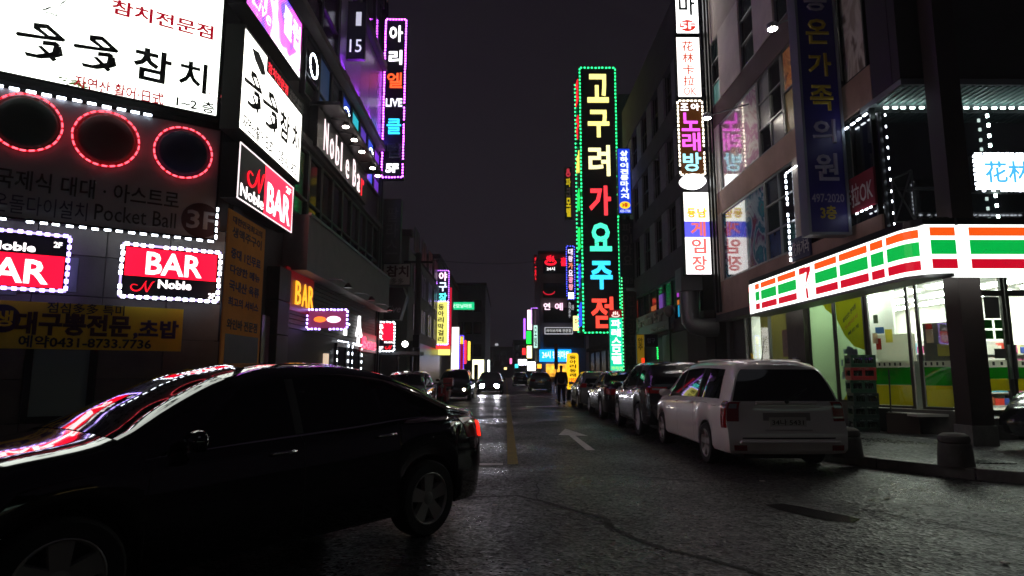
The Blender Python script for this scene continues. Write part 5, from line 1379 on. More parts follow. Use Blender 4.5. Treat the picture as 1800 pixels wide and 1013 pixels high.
# ---- tall framed sign of the song bar
FK = glow('120a10', .10)
GK = blade('song_bar_tower_sign', 'giant vertical sign with seven yellow red and blue characters in green bulbs', 1021, 1087, 119, 586, 41.5, FK, 2.3, .06, METAL_D)
cols = [('fff08a', 2.0), ('fff08a', 2.0), ('fff4b0', 2.2), ('ff3a44', 1.7), ('4af4c0', 1.7), ('3ad0ff', 1.8), ('ff4a3a', 1.6)]
zz = [(131, 181), (194, 242), (256, 310), (327, 379), (392, 442), (459, 509), (522, 577)]
for ch, (cc, s_), (y0, y1) in zip('고구려가요주점', cols, zz):
    z1_, z0_ = at_y(1050, y0, 41.5).z - GK.z0, at_y(1050, y1, 41.5).z - GK.z0
    GK.text(ch, (GK.W * .22, GK.W * .80, z0_, z1_), glow(cc, s_), .035 if ch not in '려점' else .022, -.05, .1, name='letter')
LG = glow('28f088', 7.0)
GK.border(LG, .26, .09, .11, .04, -.06)
MB().tube([(.04, -.04, .04), (GK.W - .04, -.04, .04), (GK.W - .04, -.04, GK.H - .04), (.04, -.04, GK.H - .04), (.04, -.04, .04)], .05, 5).build('green_tube', glow('0a8a3a', .6), GK.e)
# its street-facing side also carries neon strokes
random.seed(9)
for i, (cc) in enumerate(('ff2030', 'ff2030', 'f0e060', '20e860', '20e860', '3050ff', '3050ff')):
    zc = GK.H * (1 - (i + .5) / 7)
    t = text_mesh(MB(), '고구려가요주점'[i], .45, 1.85, zc - .8, zc + .8, 0, .02, .05); t.v = [(-.02 + y, 2.3 - x, z) for x, y, z in t.v]; t.build('side_letter', glow(cc, 1.5), GK.e)
led_run(GK.e, [(-.05, 2.2, .1), (-.05, 2.2, GK.H - .1)], LG, .3, .08, .1)
MB().box(GK.W, GK.W + 1.2, .8, 1.2, 3, 3.3).box(GK.W, GK.W + 1.2, .8, 1.2, 12, 12.3).build('wall_bracket', METAL_D, GK.e)
b = MB(); 
B3 = thing('song_bar_building', 'dark building behind the giant vertical character sign', 'building', (7.9, 42, 0))
m = MB().box(0, 10, 0, 18, 0, 21); m.build('wall', DKR, B3)
MB().box(-.25, 0, 0, 18, 3.4, 3.7).build('ledge', CONC_D, B3)
for k in range(5):
    f = MB().box(-.04, -.001, 1 + k * 3.3, 3.2 + k * 3.3, .2, 3.2).build('shop_front', pbr('dark_shop_front', '17181a', .3), B3)

# ---- smaller blades near it
S5 = blade('massage_blade_sign', 'blue lit blade sign with white characters and yellow oval beside giant sign', 1086, 1109, 261, 376, 38.0, glow('1c40d0', .95), .3, .03)
S5.column('상하이전통마사지', S5.fr_(.2, .03, .82, .78), glow('e8f0ff', 2.2), .04)
disc(MB(), S5.W * .5, S5.H * .13, S5.W * .4, S5.H * .055, -.02, -.012).build('yellow_oval', glow('f0c820', 1.4), S5.e); S5.text('3층', (S5.W * .28, S5.W * .72, S5.H * .10, S5.H * .165), glow('c01818', .8), .05, -.024); S5.text('433-7700', S5.fr_(.12, .94, .9, .98), glow('e8f0ff', 1.5), .0)
S6 = blade('karaoke_blade_sign', 'unlit dark blade sign with grey characters under the blue lit one', 1090, 1115, 386, 506, 38.0, pbr('dark_plum_sheet', '2a2228', .5), .3, .03)
S6.column('파이가요', S6.fr_(.2, .05, .85, .68), pbr('dull_pink_letter', '6c5a5e', .5), .02); S6.text('가요 29', S6.fr_(.2, .84, .85, .95), pbr('dull_pink_letter', '6c5a5e', .5), .0)
S7 = blade('motel_blade_sign', 'turquoise lit blade sign with white characters and red cap above dark car', 1071, 1095, 545, 654, 36.5, None, .3, .0, METAL_D)
S7.panel('red_cap', glow('8a0c14', .6), S7.fr_(.04, .0, .96, .13), -.001, .01); S7.panel('turquoise_panel', glow('10c89a', 1.3), S7.fr_(.04, .13, .96, .995), -.001, .01)
S7.text('♨', S7.fr_(.2, .02, .8, .12), glow('ffd8d0', 1.6), .0, -.014)
S7.column('파레스모텔', S7.fr_(.16, .15, .86, .88), glow('f0fff8', 2.8), .03, -.014); S7.text('각층1객실 완비', S7.fr_(.1, .91, .92, .965), glow('d8f060', 1.4), .0, -.014)
S7.leds([(S7.W, 0), (S7.W, S7.H * 1.55)], glow('50ff90', 6), .2, .05, .08)
S8 = blade('pub_blade_sign', 'unlit dark red blade sign beside the turquoise one', 1098, 1121, 512, 642, 37.5, pbr('dark_red_sheet', '3a1014', .5), .3, .03)
S8.column('연변양꼬치', S8.fr_(.2, .05, .8, .95), pbr('dull_red_letter', '5c2a2a', .5), .02)
S9 = blade('snack_board_sign', 'small yellow menu board with a red foot in the dim doorway', 1119, 1133, 588, 640, 33.0, glow('9a7a18', .35), .15, .02)
S9.column('안주', S9.fr_(.2, .1, .8, .55), INK, .03); S9.panel('red_foot', glow('ff3818', 1.6), S9.fr_(.6, .80, .95, .98), -.009, .006)
gs = thing('green_led_strip', 'short upright strip of green LEDs beside the closed shutter', 'light strip', at_y(1156, 632, 31.0)); MB().box(-.03, .03, .0, .05, -.1, .75).build('backing', METAL_D, gs)
led_run(gs, [(0, -.03, 0), (0, -.03, .7)], glow('20f060', 7), .09, .05)
# projecting round sign and frame
fr1 = Sign('framed_board_sign', 'small dark framed board hung near the pale board sign', 'sign', Frame(0, 30.5, 0), (at_y(1133, 600, 30.5).x, at_y(1156, 600, 30.5).x, at_y(1140, 610, 30.5).z, at_y(1140, 588, 30.5).z), .1, METAL_D, BLACK, .03); fr1.text('입구', fr1.fr_(.2, .3, .8, .7), pbr('dull_grey_letter', '5a5866', .5), .0)
# thin yellow motel blade far up, violet song blade, yellow lamp box
S10 = blade('motel_blade_sign', 'dim narrow blade sign with yellow characters high beside the giant sign', 993, 1005, 294, 386, 47.0, glow('18101a', .15), .3, .03)
for i, (ch, c) in enumerate((('♨', 'c03040'), ('파', 'c0a818'), ('크', '302828'), ('모', 'd0b818'), ('텔', 'd0b818'))): S10.text(ch, S10.fr_(.18, .02 + .19 * i, .85, .19 + .19 * i), glow(c, .8), .04)
S11 = blade('song_hall_blade_sign', 'slim violet blade sign with pale characters and blue bulb border', 996, 1010, 433, 526, 48.0, glow('16102e', .3), .3, .03)
S11.column('대왕가요광팡', S11.fr_(.22, .04, .8, .84), [glow(c, 1.6) for c in ('ffe8ff', 'ffd8f0', 'ff8a6a', 'ffe0f8', 'ff9ac0', 'ffa0b0')], .03); S11.border(glow('5058ff', 6), .18, .06, .08); S11.panel('white_foot', LWK, S11.fr_(.2, .88, .85, .99), -.01, .01)
S12 = blade('karaoke_blade_sign', 'small dark blade sign with white characters below the slim violet one', 998, 1010, 530, 560, 48.0, pbr('dark_plum_sheet', '2a2228', .5), .3, .03)
S12.column('カラオケ', S12.fr_(.1, .03, .45, .97), glow('d8d8e0', .9), .0); S12.text('2층', S12.fr_(.55, .2, .9, .5), glow('d8d8e0', .9), .0)
S13 = blade('menu_lightbox', 'small yellow white lightbox under the song hall blades', 1007, 1022, 555, 582, 46.0, glow('fff0a0', 2.2), .3, .02); S13.text('주점', S13.fr_(.2, .2, .8, .6), INK, .02)

# ---- building with the hot spring sign at the far end
HB = thing('hot_spring_building', 'far dark block with a red hot spring emblem and blue shop sign', 'building', (at_y(950, 600, 100).x, 100, 0))
hx0, hx1 = at_y(950, 600, 100).x, at_y(1030, 600, 100).x
ztop = at_y(950, 447, 100).z
MB().box(0, hx1 - hx0, 0, 20, 0, ztop).build('wall', pbr('purple_grey_render', '6a6064', .85, var=.2, vscale=.4), HB)
MB().box(-.3, hx1 - hx0 + .3, -.3, 20, ztop, ztop + .5).build('parapet', CONC_D, HB)
for i in range(4): MB().box(.5, hx1 - hx0 - .3, -.12, -.001, 5.4 + i * 4.0, 7.8 + i * 4.0).build('window_band', GLASS_D, HB)
HF = Frame(0, 99.7, 0)
def on_hb(body, x0, x1, yt, yb, mat, bold=.0, name='lettering'):
    a, b_, c, d = HF.rect(x0, x1, x0, yt, yb); return text_mesh(MB(), body, a - hx0, b_ - hx0, c, d, -.5, bold, .1).build(name, mat, HB)
on_hb('♨', 957, 978, 449, 467, glow('ff1830', 2.2), .01, 'hot_spring_emblem'); on_hb('24시', 961, 975, 470, 476, glow('ffffff', 2.2), .02); on_hb('홀', 985, 996, 453, 468, glow('ff1830', 1.8), .03)
on_hb('연', 955, 967, 533, 545, glow('ffe0f0', 2.4), .02); on_hb('예', 975, 989, 533, 546, glow('ffd0e8', 2.4), .02)
a, b_, c, d = HF.rect(957, 1006, 957, 576, 588)
fb = MB().box(a - hx0, b_ - hx0, -.9, -.55, c, d).build('framed_shop_sign', glow('cfd0d8', .7), HB); MB().box(a - hx0 + .12, b_ - hx0 - .12, -.93, -.905, c + .12, d - .12).build('sign_sheet', BLACK, fb)
text_mesh(MB(), '라이브카페 전문점', a - hx0 + .3, b_ - hx0 - .3, c + .3, d - .3, -.94, .0, .02).build('lettering', glow('e0e0e0', 1.1), fb)
a, b_, c, d = HF.rect(948, 1003, 948, 615, 636)
bb = MB().box(a - hx0, b_ - hx0, -1.2, -.5, c, d).build('blue_shop_sign', glow('1890f0', 2.2, raw=True), HB); text_mesh(MB(), '24시 편의마트', a - hx0 + .4, b_ - hx0 - .3, c + .5, d - .25, -1.22, .0, .02).build('lettering', glow('f4fcff', 4.0), bb)
a, b_, c, d = HF.rect(960, 1003, 960, 640, 662)
MB().box(a - hx0, b_ - hx0, -.2, -.05, c, d).build('lit_shop_window', glow('e8a030', 1.6, var=.6, vscale=1.2, raw=True), HB)
# signs climbing the street before it
def far_sign(name, label, x0, x1, yt, yb, Y_, col, s_, txt=None, tcol='202020', ts=.2, bold=.02, case=None):
    S_ = blade(name, label, x0, x1, yt, yb, Y_, glow(col, round(s_ * 1.5, 2), raw=True), .3, .02, case or METAL_D)
    if txt: S_.column(txt, S_.fr_(.18, .06, .82, .94), glow(tcol, ts), bold)
    return S_
far_sign('street_blade_sign', 'tiny red blade sign high on the far block', 938, 946, 448, 496, 112, '28080c', .3, '홀천', 'ff2030', 1.4)
far_sign('street_blade_sign', 'tiny pink and white blade sign under the far violet outline', 927, 935, 545, 580, 120, 'ffd0e8', 2.0)
far_sign('street_blade_sign', 'tiny green blade sign with red top far down the street', 925, 934, 582, 605, 124, '18c040', 1.6)
far_sign('street_blade_sign', 'tiny cream blade sign below the far green one', 926, 935, 608, 630, 122, 'fff0a8', 1.8)
far_sign('street_blade_sign', 'tiny pale turquoise blade sign beside the far pink one', 938, 945, 572, 612, 105, 'b8e8d8', .9, '모텔', '203030', .2)
far_sign('street_lightbox', 'tiny white lightbox at the foot of the far signs', 927, 941, 636, 652, 118, 'fff4f0', 3.0)
fs_ = far_sign('street_lightbox', 'tiny slanted cluster of white lights far down the street', 911, 926, 632, 642, 130, 'f4f4ff', 4.5)
vo = thing('violet_outline_lamp', 'thin violet light outline on the far block edge', 'light outline', at_y(934, 560, 108)); MB().tube([(0, 0, -1), (0, 0, 1.8), (1.1, 0, 1.8)], .07, 6).build('light_tube', glow('c070ff', 4), vo)
rr_ = thing('red_ring_neon', 'small red neon curl on the far block wall', 'neon sign', at_y(965, 512, 99.3)); MB().tube([(.9 * math.cos(t), 0, .55 * math.sin(t)) for t in [math.pi + math.pi * k / 10 for k in range(11)]], .09, 6).build('tube', glow('d01830', .9), rr_)

# ---- left side beyond the bar building
L2 = thing('tuna_building', 'dim grey building with small shop signs behind black saloon rear', 'building', (-5.6, 25.5, 0))
def l2(name, boxes, mat, parent=None):
    m = MB()
    for (x0, x1, y0, y1, z0, z1) in boxes: m.box(x0 + 5.6, x1 + 5.6, y0 - 25.5, y1 - 25.5, z0, z1)
    return m.build(name, mat, parent or L2)
zt2 = at_y(700, 415, 30).z
l2('front_wall', [(-12, -4.75, 30, 30.3, 0, zt2)], pbr('grey_green_render', '5a625c', .85, var=.2, vscale=.7)); l2('side_wall', [(-5.2, -4.75, 30.32, 44, 0, zt2 - .6)], pbr('grey_render', '6a6862', .85, var=.2, vscale=.7)); l2('parapet', [(-12, -4.6, 29.85, 30.4, zt2, zt2 + .3)], CONC_D)
for i in range(3):
    for k in range(4):
        f = l2('window', [(-4.74, -4.70, 31.5 + k * 3, 33.4 + k * 3, 3.6 + i * 2.0, 3.66 + i * 2.0), (-4.74, -4.70, 31.5 + k * 3, 31.56 + k * 3, 3.66 + i * 2, 4.9 + i * 2), (-4.74, -4.70, 33.34 + k * 3, 33.4 + k * 3, 3.66 + i * 2, 4.9 + i * 2), (-4.74, -4.70, 32.42 + k * 3, 32.48 + k * 3, 3.66 + i * 2, 4.9 + i * 2)], ALU); l2('pane', [(-4.735, -4.72, 31.56 + k * 3, 33.34 + k * 3, 3.66 + i * 2, 4.9 + i * 2)], pbr('dim_lit_pane', '5a6064', .3), f)
l2('shop_front', [(-4.74, -4.6, 31, 43.5, .2, 3.0)], pbr('dark_shop_front', '17181a', .3))
l2('door_panel', [(-6.9, -6.2, 29.9, 29.99, .15, 2.3), (-5.9, -5.2, 29.9, 29.99, .15, 2.3)], pbr('grey_door', '55585a', .5))
AR = blade('live_club_blade_sign', 'tall black blade sign with white orange and blue characters in violet bulbs', 674, 712, 34, 313, 23.6, glow('0c0814', .08), .4, .03, METAL_D)
for ch, y0, y1, a_, b_, cc, s_, bo in (('아', 46, 74, .2, .82, 'ffffff', 4, .02), ('리', 89, 114, .2, .82, 'ffffff', 4, .03), ('엘', 129, 155, .15, .85, 'ff5a28', 2.2, .008), ('LIVE', 174, 188, .12, .88, 'e8e8f4', 2.5, .02), ('클', 210, 236, .2, .85, '38e0ff', 2.2, .0), ('럽', 252, 278, .25, .85, '1c2030', .3, .03), ('5F', 288, 304, .2, .78, 'ffffff', 4, .05)):
    AR.text(ch, (AR.W * a_, AR.W * b_, at_y(690, y1, 23.6).z - AR.z0, at_y(690, y0, 23.6).z - AR.z0), glow(cc, s_), bo, -.02, .05, name='letter')
AR.border(LEDP, .115, .045, .05, .02); MB().box(-.5, 0, .1, .2, 1.0, 1.1).box(-.5, 0, .1, .2, 4.8, 4.9).build('wall_bracket', METAL_D, AR.e)
DP = blade('dark_blade_sign', 'unlit black blade sign with grey outlined characters above the tuna sign', 673, 704, 350, 462, 25.2, pbr('black_sheet', '141316', .4), .35, .03, METAL_D)
DP.column('팔라스', DP.fr_(.2, .12, .85, .88), pbr('grey_outline_letter', '4c4a4e', .4), .0)
TP = blade('tuna_lightbox', 'dim white box sign with dark red characters and two small brush marks', 673, 722, 463, 502, 26.0, pbr('dirty_white_acrylic', '9a9690', .4), .4, .03)
TP.text('참치', TP.fr_(.12, .10, .92, .62), MAROON, .03); TP.text('多多', TP.fr_(.3, .68, .75, .94), INK, .0)
TT = blade('roof_tab_sign', 'small grey tab sign on top of the tuna sign', 672, 703, 447, 462, 26.0, pbr('dirty_grey_acrylic', '55534f', .4), .3, .02); TT.text('4TB', TT.fr_(.3, .3, .75, .7), INK, .02)
# sloped black awning sign
ah = thing('awning_sign', 'sloping black awning board with faint script letters over small bar lightbox', 'awning sign', at_y(674, 562, 25.8))
aw = at_y(714, 562, 25.8).x - at_y(674, 562, 25.8).x; ahh = at_y(674, 506, 25.8).z - at_y(674, 562, 25.8).z
MB().prism([(0, 0), (aw * .72, 0), (aw, ahh * .72), (aw * .85, ahh), (0, ahh)], 0, .6).build('board', pbr('black_vinyl', '0e0d0f', .4), ah); MB().tube([(aw * .72, -.02, 0), (aw, -.02, ahh * .72), (aw * .85, -.02, ahh)], .02, 6).build('metal_edge', METAL, ah)
text_mesh(MB(), 'Live', aw * .08, aw * .75, ahh * .22, ahh * .45, -.012, .0, .01, shear=.35).build('lettering', pbr('faint_white_script', '77757a', .5), ah)
SB = blade('bar_lightbox', 'small red and black bar lightbox in white bulbs on a shelf', 662, 693, 567, 617, 24.6, NBLK, .2, .02, METAL_D)
SB.panel('red_panel', NRED, SB.fr_(.32, .04, .95, .62), -.009, .004); SB.column('BAR', SB.fr_(.1, .05, .38, .62), WTXT, .02, -.016); SB.text('Noble', SB.fr_(.45, .66, .95, .73), WTXT, .03, -.016); SB.text('2F', SB.fr_(.12, .84, .4, .95), WTXT, .02, -.016); script_n(MB(), *SB.fr_(.5, .8, .9, .95), r=.012).build('script_letter', glow('ff1428', 1.4), SB.e)
SB.border(LEDW, .12, .05, .05, -.01)
shf = thing('canopy_shelf', 'grey shelf canopy under the globe lamp and small bar lightbox', 'canopy', at_y(664, 624, 25.0)); cw = at_y(738, 624, 25.0).x - at_y(664, 624, 25.0).x
MB().box(0, cw, -.1, 1.2, 0, .14).build('deck', pbr('grey_paint_metal', '6a6c6e', .5, .3), shf); zf = at_y(664, 624, 25.0).z - .15
for x_ in (.05, .75, cw - .08): MB().box(x_, x_ + .07, 0, .07, -zf, 0).build('leg', METAL_D, shf)
lp = at_y(712, 605, 24.9); gb2 = thing('globe_lamp', 'bright round globe lamp on the shelf canopy', 'lamp', lp); MB().lathe([(.01, -.12), (.09, -.08), (.125, 0), (.09, .08), (.01, .12)], 16).build('globe', glow('fffaf0', 12, raw=True), gb2, smooth=True); MB().tube([(0, .02, -.1), (0, .1, -.3)], .02, 6).build('stem', METAL_D, gb2)
# utility pole with wires
pp = at_y(737, 690, 31.0); up = thing('utility_pole', 'dark utility pole in front of the dim grey building', 'utility pole', (pp.x, 31.0 - 1.2, 0)); pz = at_y(737, 445, 29.8).z
MB().tube([(0, 0, 0), (0, 0, pz)], [.17, .13], 12).build('shaft', CONC_D, up, smooth=.8); MB().box(-.7, .7, -.05, .05, pz - .5, pz - .4).build('cross_arm', METAL_D, up); MB().box(-.15, .15, -.3, -.12, 2.6, 3.2).build('meter_box', METAL_D, up)
for k, (x_, e_) in enumerate(((-.6, (-6, 60, 9.5)), (0, (-6.5, 62, 9)), (.6, (9, 44, 12)))):
    a_ = Vector((x_, 0, pz - .35)); b_ = Vector(e_) - Vector((pp.x, 29.8, 0)); MB().tube([a_.lerp(b_, t / 12) - Vector((0, 0, 1.2 * math.sin(math.pi * t / 12))) for t in range(13)], .012, 4).build('wire', BLACK, up)

# signs further down on the left
def building_box(name, label, x0, x1, yt, Y_, depth, mat, win=None, base=None):
    a = at_y(x0, 600, Y_).x; b_ = at_y(x1, 600, Y_).x; z_ = at_y((x0 + x1) / 2, yt, Y_).z
    t = thing(name, label, 'building', (a, Y_, 0)); MB().box(0, b_ - a, 0, depth, 0, z_).build('wall', mat, t); MB().box(-.15, b_ - a + .15, -.15, depth, z_, z_ + .35).build('parapet', CONC_D, t)
    if win:
        nx_, nz_ = win
        for i in range(nz_):
            z = 3.6 + i * (z_ - 4.2) / nz_
            for k in range(nx_):
                q = .5 + k * (b_ - a - .8) / nx_; wd = (b_ - a - .8) / nx_ * .8
                f = MB().box(q, q + wd, -.06, -.001, z, z + 1.5).build('window', METAL_D, t); MB().box(q + .06, q + wd - .06, -.075, -.062, z + .06, z + 1.44).build('pane', GLASS_D, f)
    return t
building_box('side_block', 'dark block behind the baseball sign on the bar side', 690, 768, 455, 46, 20, pbr('grey_render', '6a6862', .85), (4, 2))
fbk = building_box('corner_block', 'far pale block with flat roof closing the bar side of street', 793, 853, 502, 82, 26, pbr('pale_grey_render', '868c8a', .85, var=.2, vscale=.4), (3, 3))
building_box('end_block', 'dim distant block beyond the far headlights', 853, 905, 612, 190, 30, pbr('dim_grey_render', '505456', .9), (4, 3))
building_box('end_block', 'dim distant block beyond the far white lightbox', 903, 934, 600, 170, 30, pbr('dim_grey_render', '505456', .9), (3, 3))
m = MB(); random.seed(4)
YG = blade('baseball_sign', 'violet outlined sign with white blue and red characters over the yellow board', 768, 789, 476, 532, 44, glow('201030', .3), 1.6, .03, METAL_D)
for i, (ch, c) in enumerate((('야', 'ffd8f0'), ('구', 'd8e8ff'), ('장', '60f0e8'))): YG.text(ch, YG.fr_(.15, .04 + .33 * i, .85, .32 + .33 * i), glow(c, 2.6), .03, -.02, .05, name='letter')
YG.border(glow('c070ff', 7), .14, .06, .08)
YY = blade('restaurant_board', 'yellow lit board with black characters in a violet white bulb frame', 762, 788, 530, 606, 43, glow('e8e070', 1.3), .5, .03, METAL_D)
YY.column('동아리막걸리', YY.fr_(.3, .06, .7, .95), INK, .03); YY.border(LEDV, .14, .06, .08)
AW = blade('restaurant_awning_box', 'yellow lightbox with a red upper edge under the yellow board', 758, 792, 607, 625, 42.5, glow('f0e878', 1.8), .8, .02, METAL_D); AW.panel('red_edge', glow('ff3a30', 1.8), AW.fr_(.02, .02, .98, .4), -.009, .006)
RD = blade('red_blade_sign', 'narrow red blade sign behind the yellow board', 789, 794, 505, 620, 45, glow('c01830', 1.0), .4, .02)
GR = blade('green_fascia_sign', 'green lit fascia sign with white writing far up the bar side', 790, 834, 531, 545, 60, glow('18b878', 1.7), .4, .02); GR.text('굿모닝마트', GR.fr_(.1, .25, .9, .75), glow('e0fff0', 2.6), .0)
WH = blade('white_blade_sign', 'bright white blade sign with two thin characters before the pale block', 793, 807, 575, 650, 50, glow('fffaf4', 2.2, raw=True), .4, .02); WH.column('정식', WH.fr_(.25, .2, .75, .65), INK, .0)
BR = blade('red_blue_blade_sign', 'dark blade sign with yellow and red characters in blue bulbs', 808, 815, 590, 650, 50.5, glow('8a0818', .9), .4, .02); BR.border(glow('5040ff', 6), .14, .06, .08); BR.panel('yellow_top', glow('e8c820', 1.4), BR.fr_(.1, .03, .9, .25), -.009, .006)
SH = blade('corner_shop_front', 'small lit shop front under the far pale block', 830, 851, 632, 668, 80, glow('fff8c0', 2.4, raw=True), .6, .03); SH.panel('dark_doorway', BLACK, SH.fr_(.15, .25, .5, .98), -.009, .006)
far_sign('street_lightbox', 'tiny white upright lightbox beside the far lit shop', 857, 861, 633, 654, 84, 'f0fff8', 3.0)
far_sign('street_lightbox', 'tiny dim window light far beyond the oncoming car', 870, 876, 604, 608, 188, 'c0c0c8', .5)

# more small signs down both sides
for lab, x0, x1, yt, yb, Y_, col, s_ in (
    ('tiny red upright sign behind the red and blue blade', 816, 820, 598, 640, 62, 'ff2840', 1.3), ('tiny yellow upright sign before the far pale block', 822, 827, 600, 634, 66, 'f0d848', 1.3),
    ('tiny green upright sign low on the far bar side', 838, 842, 604, 628, 90, '30d878', 1.2), ('tiny white sign over the far lit shop door', 846, 856, 622, 629, 92, 'f8f4ff', 1.6),
    ('tiny violet upright sign beside the far pink one', 920, 924, 560, 596, 135, 'b060ff', 1.3), ('tiny orange sign at pavement level before hot spring block', 944, 952, 640, 648, 96, 'ffa030', 1.5),
    ('tiny red sign under the far cream blade', 918, 924, 612, 624, 140, 'ff3030', 1.2), ('tiny turquoise sign low beyond the pale saloon', 905, 911, 640, 647, 150, '40d8e0', 1.2),
    ('tiny yellow window light far beyond the centre line', 886, 891, 646, 650, 165, 'ffe090', 1.4), ('tiny pink sign far beyond the oncoming saloon', 896, 900, 630, 640, 160, 'ff70b0', 1.2)):
    far_sign('street_lightbox', lab, x0, x1, yt, yb, Y_, col, s_)
# ================================================================== vehicles in the street
def aim(x, y, fx, fy): return (x, y, 0), math.atan2(fy, fx)
P_BLACK = pbr('black_car_paint', '060708', .07, .0, coat=1., spec=.5)
P_WHITE = pbr('dirty_white_car_paint', 'e2e1df', .3, .0, coat=.9, var=.06, vscale=1.5)
P_SILV = pbr('silver_car_paint', '8a8c90', .2, .5, coat=1.)
P_DARK = pbr('charcoal_car_paint', '101217', .25, .2, coat=1.)
P_GREY = pbr('grey_car_paint', '4a4c50', .28, .5, coat=.8)
# hero: black saloon crossing in front of the camera, nose towards the lower corner
rw, fw = Vector((-.74, 5.78)), Vector((-2.42, 3.56))      # ground points of the near wheels
d_ = (fw - rw).normalized(); right = Vector((d_.y, -d_.x))
mid = rw + d_ * 1.37 + right * .82
hero = dict(SEDAN); hero['steer'] = R(-6)
sq = lambda x: x if x > -1.37 else -1.37 + (x + 1.37) * .88        # shorter boot
hero['x'] = (sq(-2.38), 2.36)
for k_ in ('top', 'belt', 'w'): hero[k_] = [(sq(a_), b_) for a_, b_ in SEDAN[k_]]
HC = Car(hero, 'black_saloon', 'large glossy black saloon turning across the crossing, tail lamp lit', 'car', (mid.x, mid.y, 0), math.atan2(d_.y, d_.x), P_BLACK, rim=RIMD)
sedan_kit(HC, 'on')
# white people carrier
VC = Car(VAN, 'white_people_carrier', 'white people carrier parked with its tailgate towards the camera', 'car', (4.08, 11.55, 0), R(90), P_WHITE, rim=RIMD)
VC.across('windscreen', .62, 1.34, 10.3, TINT, bow=.05)
for sd in (1, -1):
    VC.patch('front_side_window', .28, 1.12, 7.15, 9.8, TINT, sd, .004, 12, 6, skew=(0, -.52)); VC.patch('sliding_side_window', -.72, .22, 7.15, 9.8, TINT, sd, .004, 10, 6); VC.patch('rear_side_window', -1.86, -.78, 7.15, 9.8, TINT, sd, .004, 10, 6, skew=(.12, 0))
    VC.patch('window_pillar', -.78, -.72, 7.15, 9.8, TRIM, sd, .005, 2, 6); VC.patch('window_pillar', .22, .28, 7.15, 9.8, TRIM, sd, .005, 2, 6)
    vv = [1.3 + .6 * k for k in range(15)]
    VC.seam([(.25, v) for v in vv if v < 9.9], sd); VC.seam([(-.75, v) for v in vv if v < 9.9], sd); VC.seam([(1.1, v) for v in vv if v < 7], sd); VC.seam([(x_, 5.1) for x_ in [-1.9 + .2 * k for k in range(6)]], sd)
    VC.patch('rubbing_strip', -.94, 1.06, 3.0, 3.35, P_WHITE, sd, .016, 16, 1); VC.patch('sill_cover', -.92, 1.08, .9, 1.5, P_WHITE, sd, .012, 16, 2)
    for hx in (.38, -.62): VC.box_on('door_handle', hx, 5.4, sd, .2, .05, .035, P_WHITE)
    VC.mirror(.98, sd, P_WHITE)
    t = VC.patch('tail_lamp', -2.295, -2.13, 3.3, 6.6, LENS_R, sd, .008, 5, 8); VC.patch('clear_segment', -2.28, -2.15, 4.9, 5.8, LENS_C, sd, .012, 4, 4, parent=t)
    q = VC.cap('tail_lamp_inner', 3.3, 6.6, sd * .80, sd * .998, LENS_R, False, .008); VC.cap('clear_segment', 4.9, 5.8, sd * .84, sd * .97, LENS_C, False, .012, parent=q)
    VC.cap('bumper_reflector', 1.7, 2.25, sd * .72, sd * .93, LENS_R, False, .008)
    VC.patch('headlamp', 2.02, 2.34, 4.6, 6.2, LENS_C, sd, .006, 6, 4)
VC.cap('rear_window', 7.0, 10.75, -.965, .965, TINT, False, .006, nv=8, nq=12, skew=0)
VC.cap('tailgate_gap', 2.62, 2.70, -.78, .78, SEAM, False, .006)
gv = [2.7 + .3 * k for k in range(15)]
wp = VC.Cp(6.75, .0); wb = VC.Cp(7.3, .14)
MB().tube([(wp.x - .02, -.02 + wp.y, wp.z), (wp.x - .05, wp.y, wp.z + .03), (wb.x - .03, -.02 - .30, wb.z + .14)], .011, 6).build('rear_wiper', TRIM, VC.e); MB().lathe([(.03, -.05), (.03, .0)], 10, (wp.x, 0, wp.z), 'x').build('wiper_hub', TRIM, VC.e)
hp = VC.Cp(6.1, 0); MB().box(hp.x - .035, hp.x + .01, -.45, .45, hp.z - .025, hp.z + .025).build('tailgate_trim', P_WHITE, VC.e, bevel=.012)
VC.cap('plate_recess', 3.15, 4.55, -.40, .40, pbr('van_recess', '8c8a86', .5), False, .004); VC.plate('34나 5431', 3.4, 4.2, .27, mat=pbr('van_plate', 'c4c6c0', .5)); VC.box_on('emblem', -2.0, 5.3, 1, .01, .01, .01, CHROME)
b1 = VC.Cp(2.45, 0)
MB().box(b1.x - .05, b1.x + .02, -.72, .72, b1.z - .02, b1.z + .02).build('bumper_step', P_WHITE, VC.e, bevel=.015)
an = VC.S(-1.9, 12.6, 1); MB().tube([an, an + Vector((-.12, 0, .30))], [.008, .004], 5).build('aerial', TRIM, VC.e)
for sd in (1, -1):
    MB().tube([tuple(VC.S(x_, 11.2, sd) + Vector((0, 0, .03))) for x_ in (-1.7, -1.6, -.8, 0, .1)], .014, 6).build('roof_rail', P_WHITE, VC.e, smooth=True)
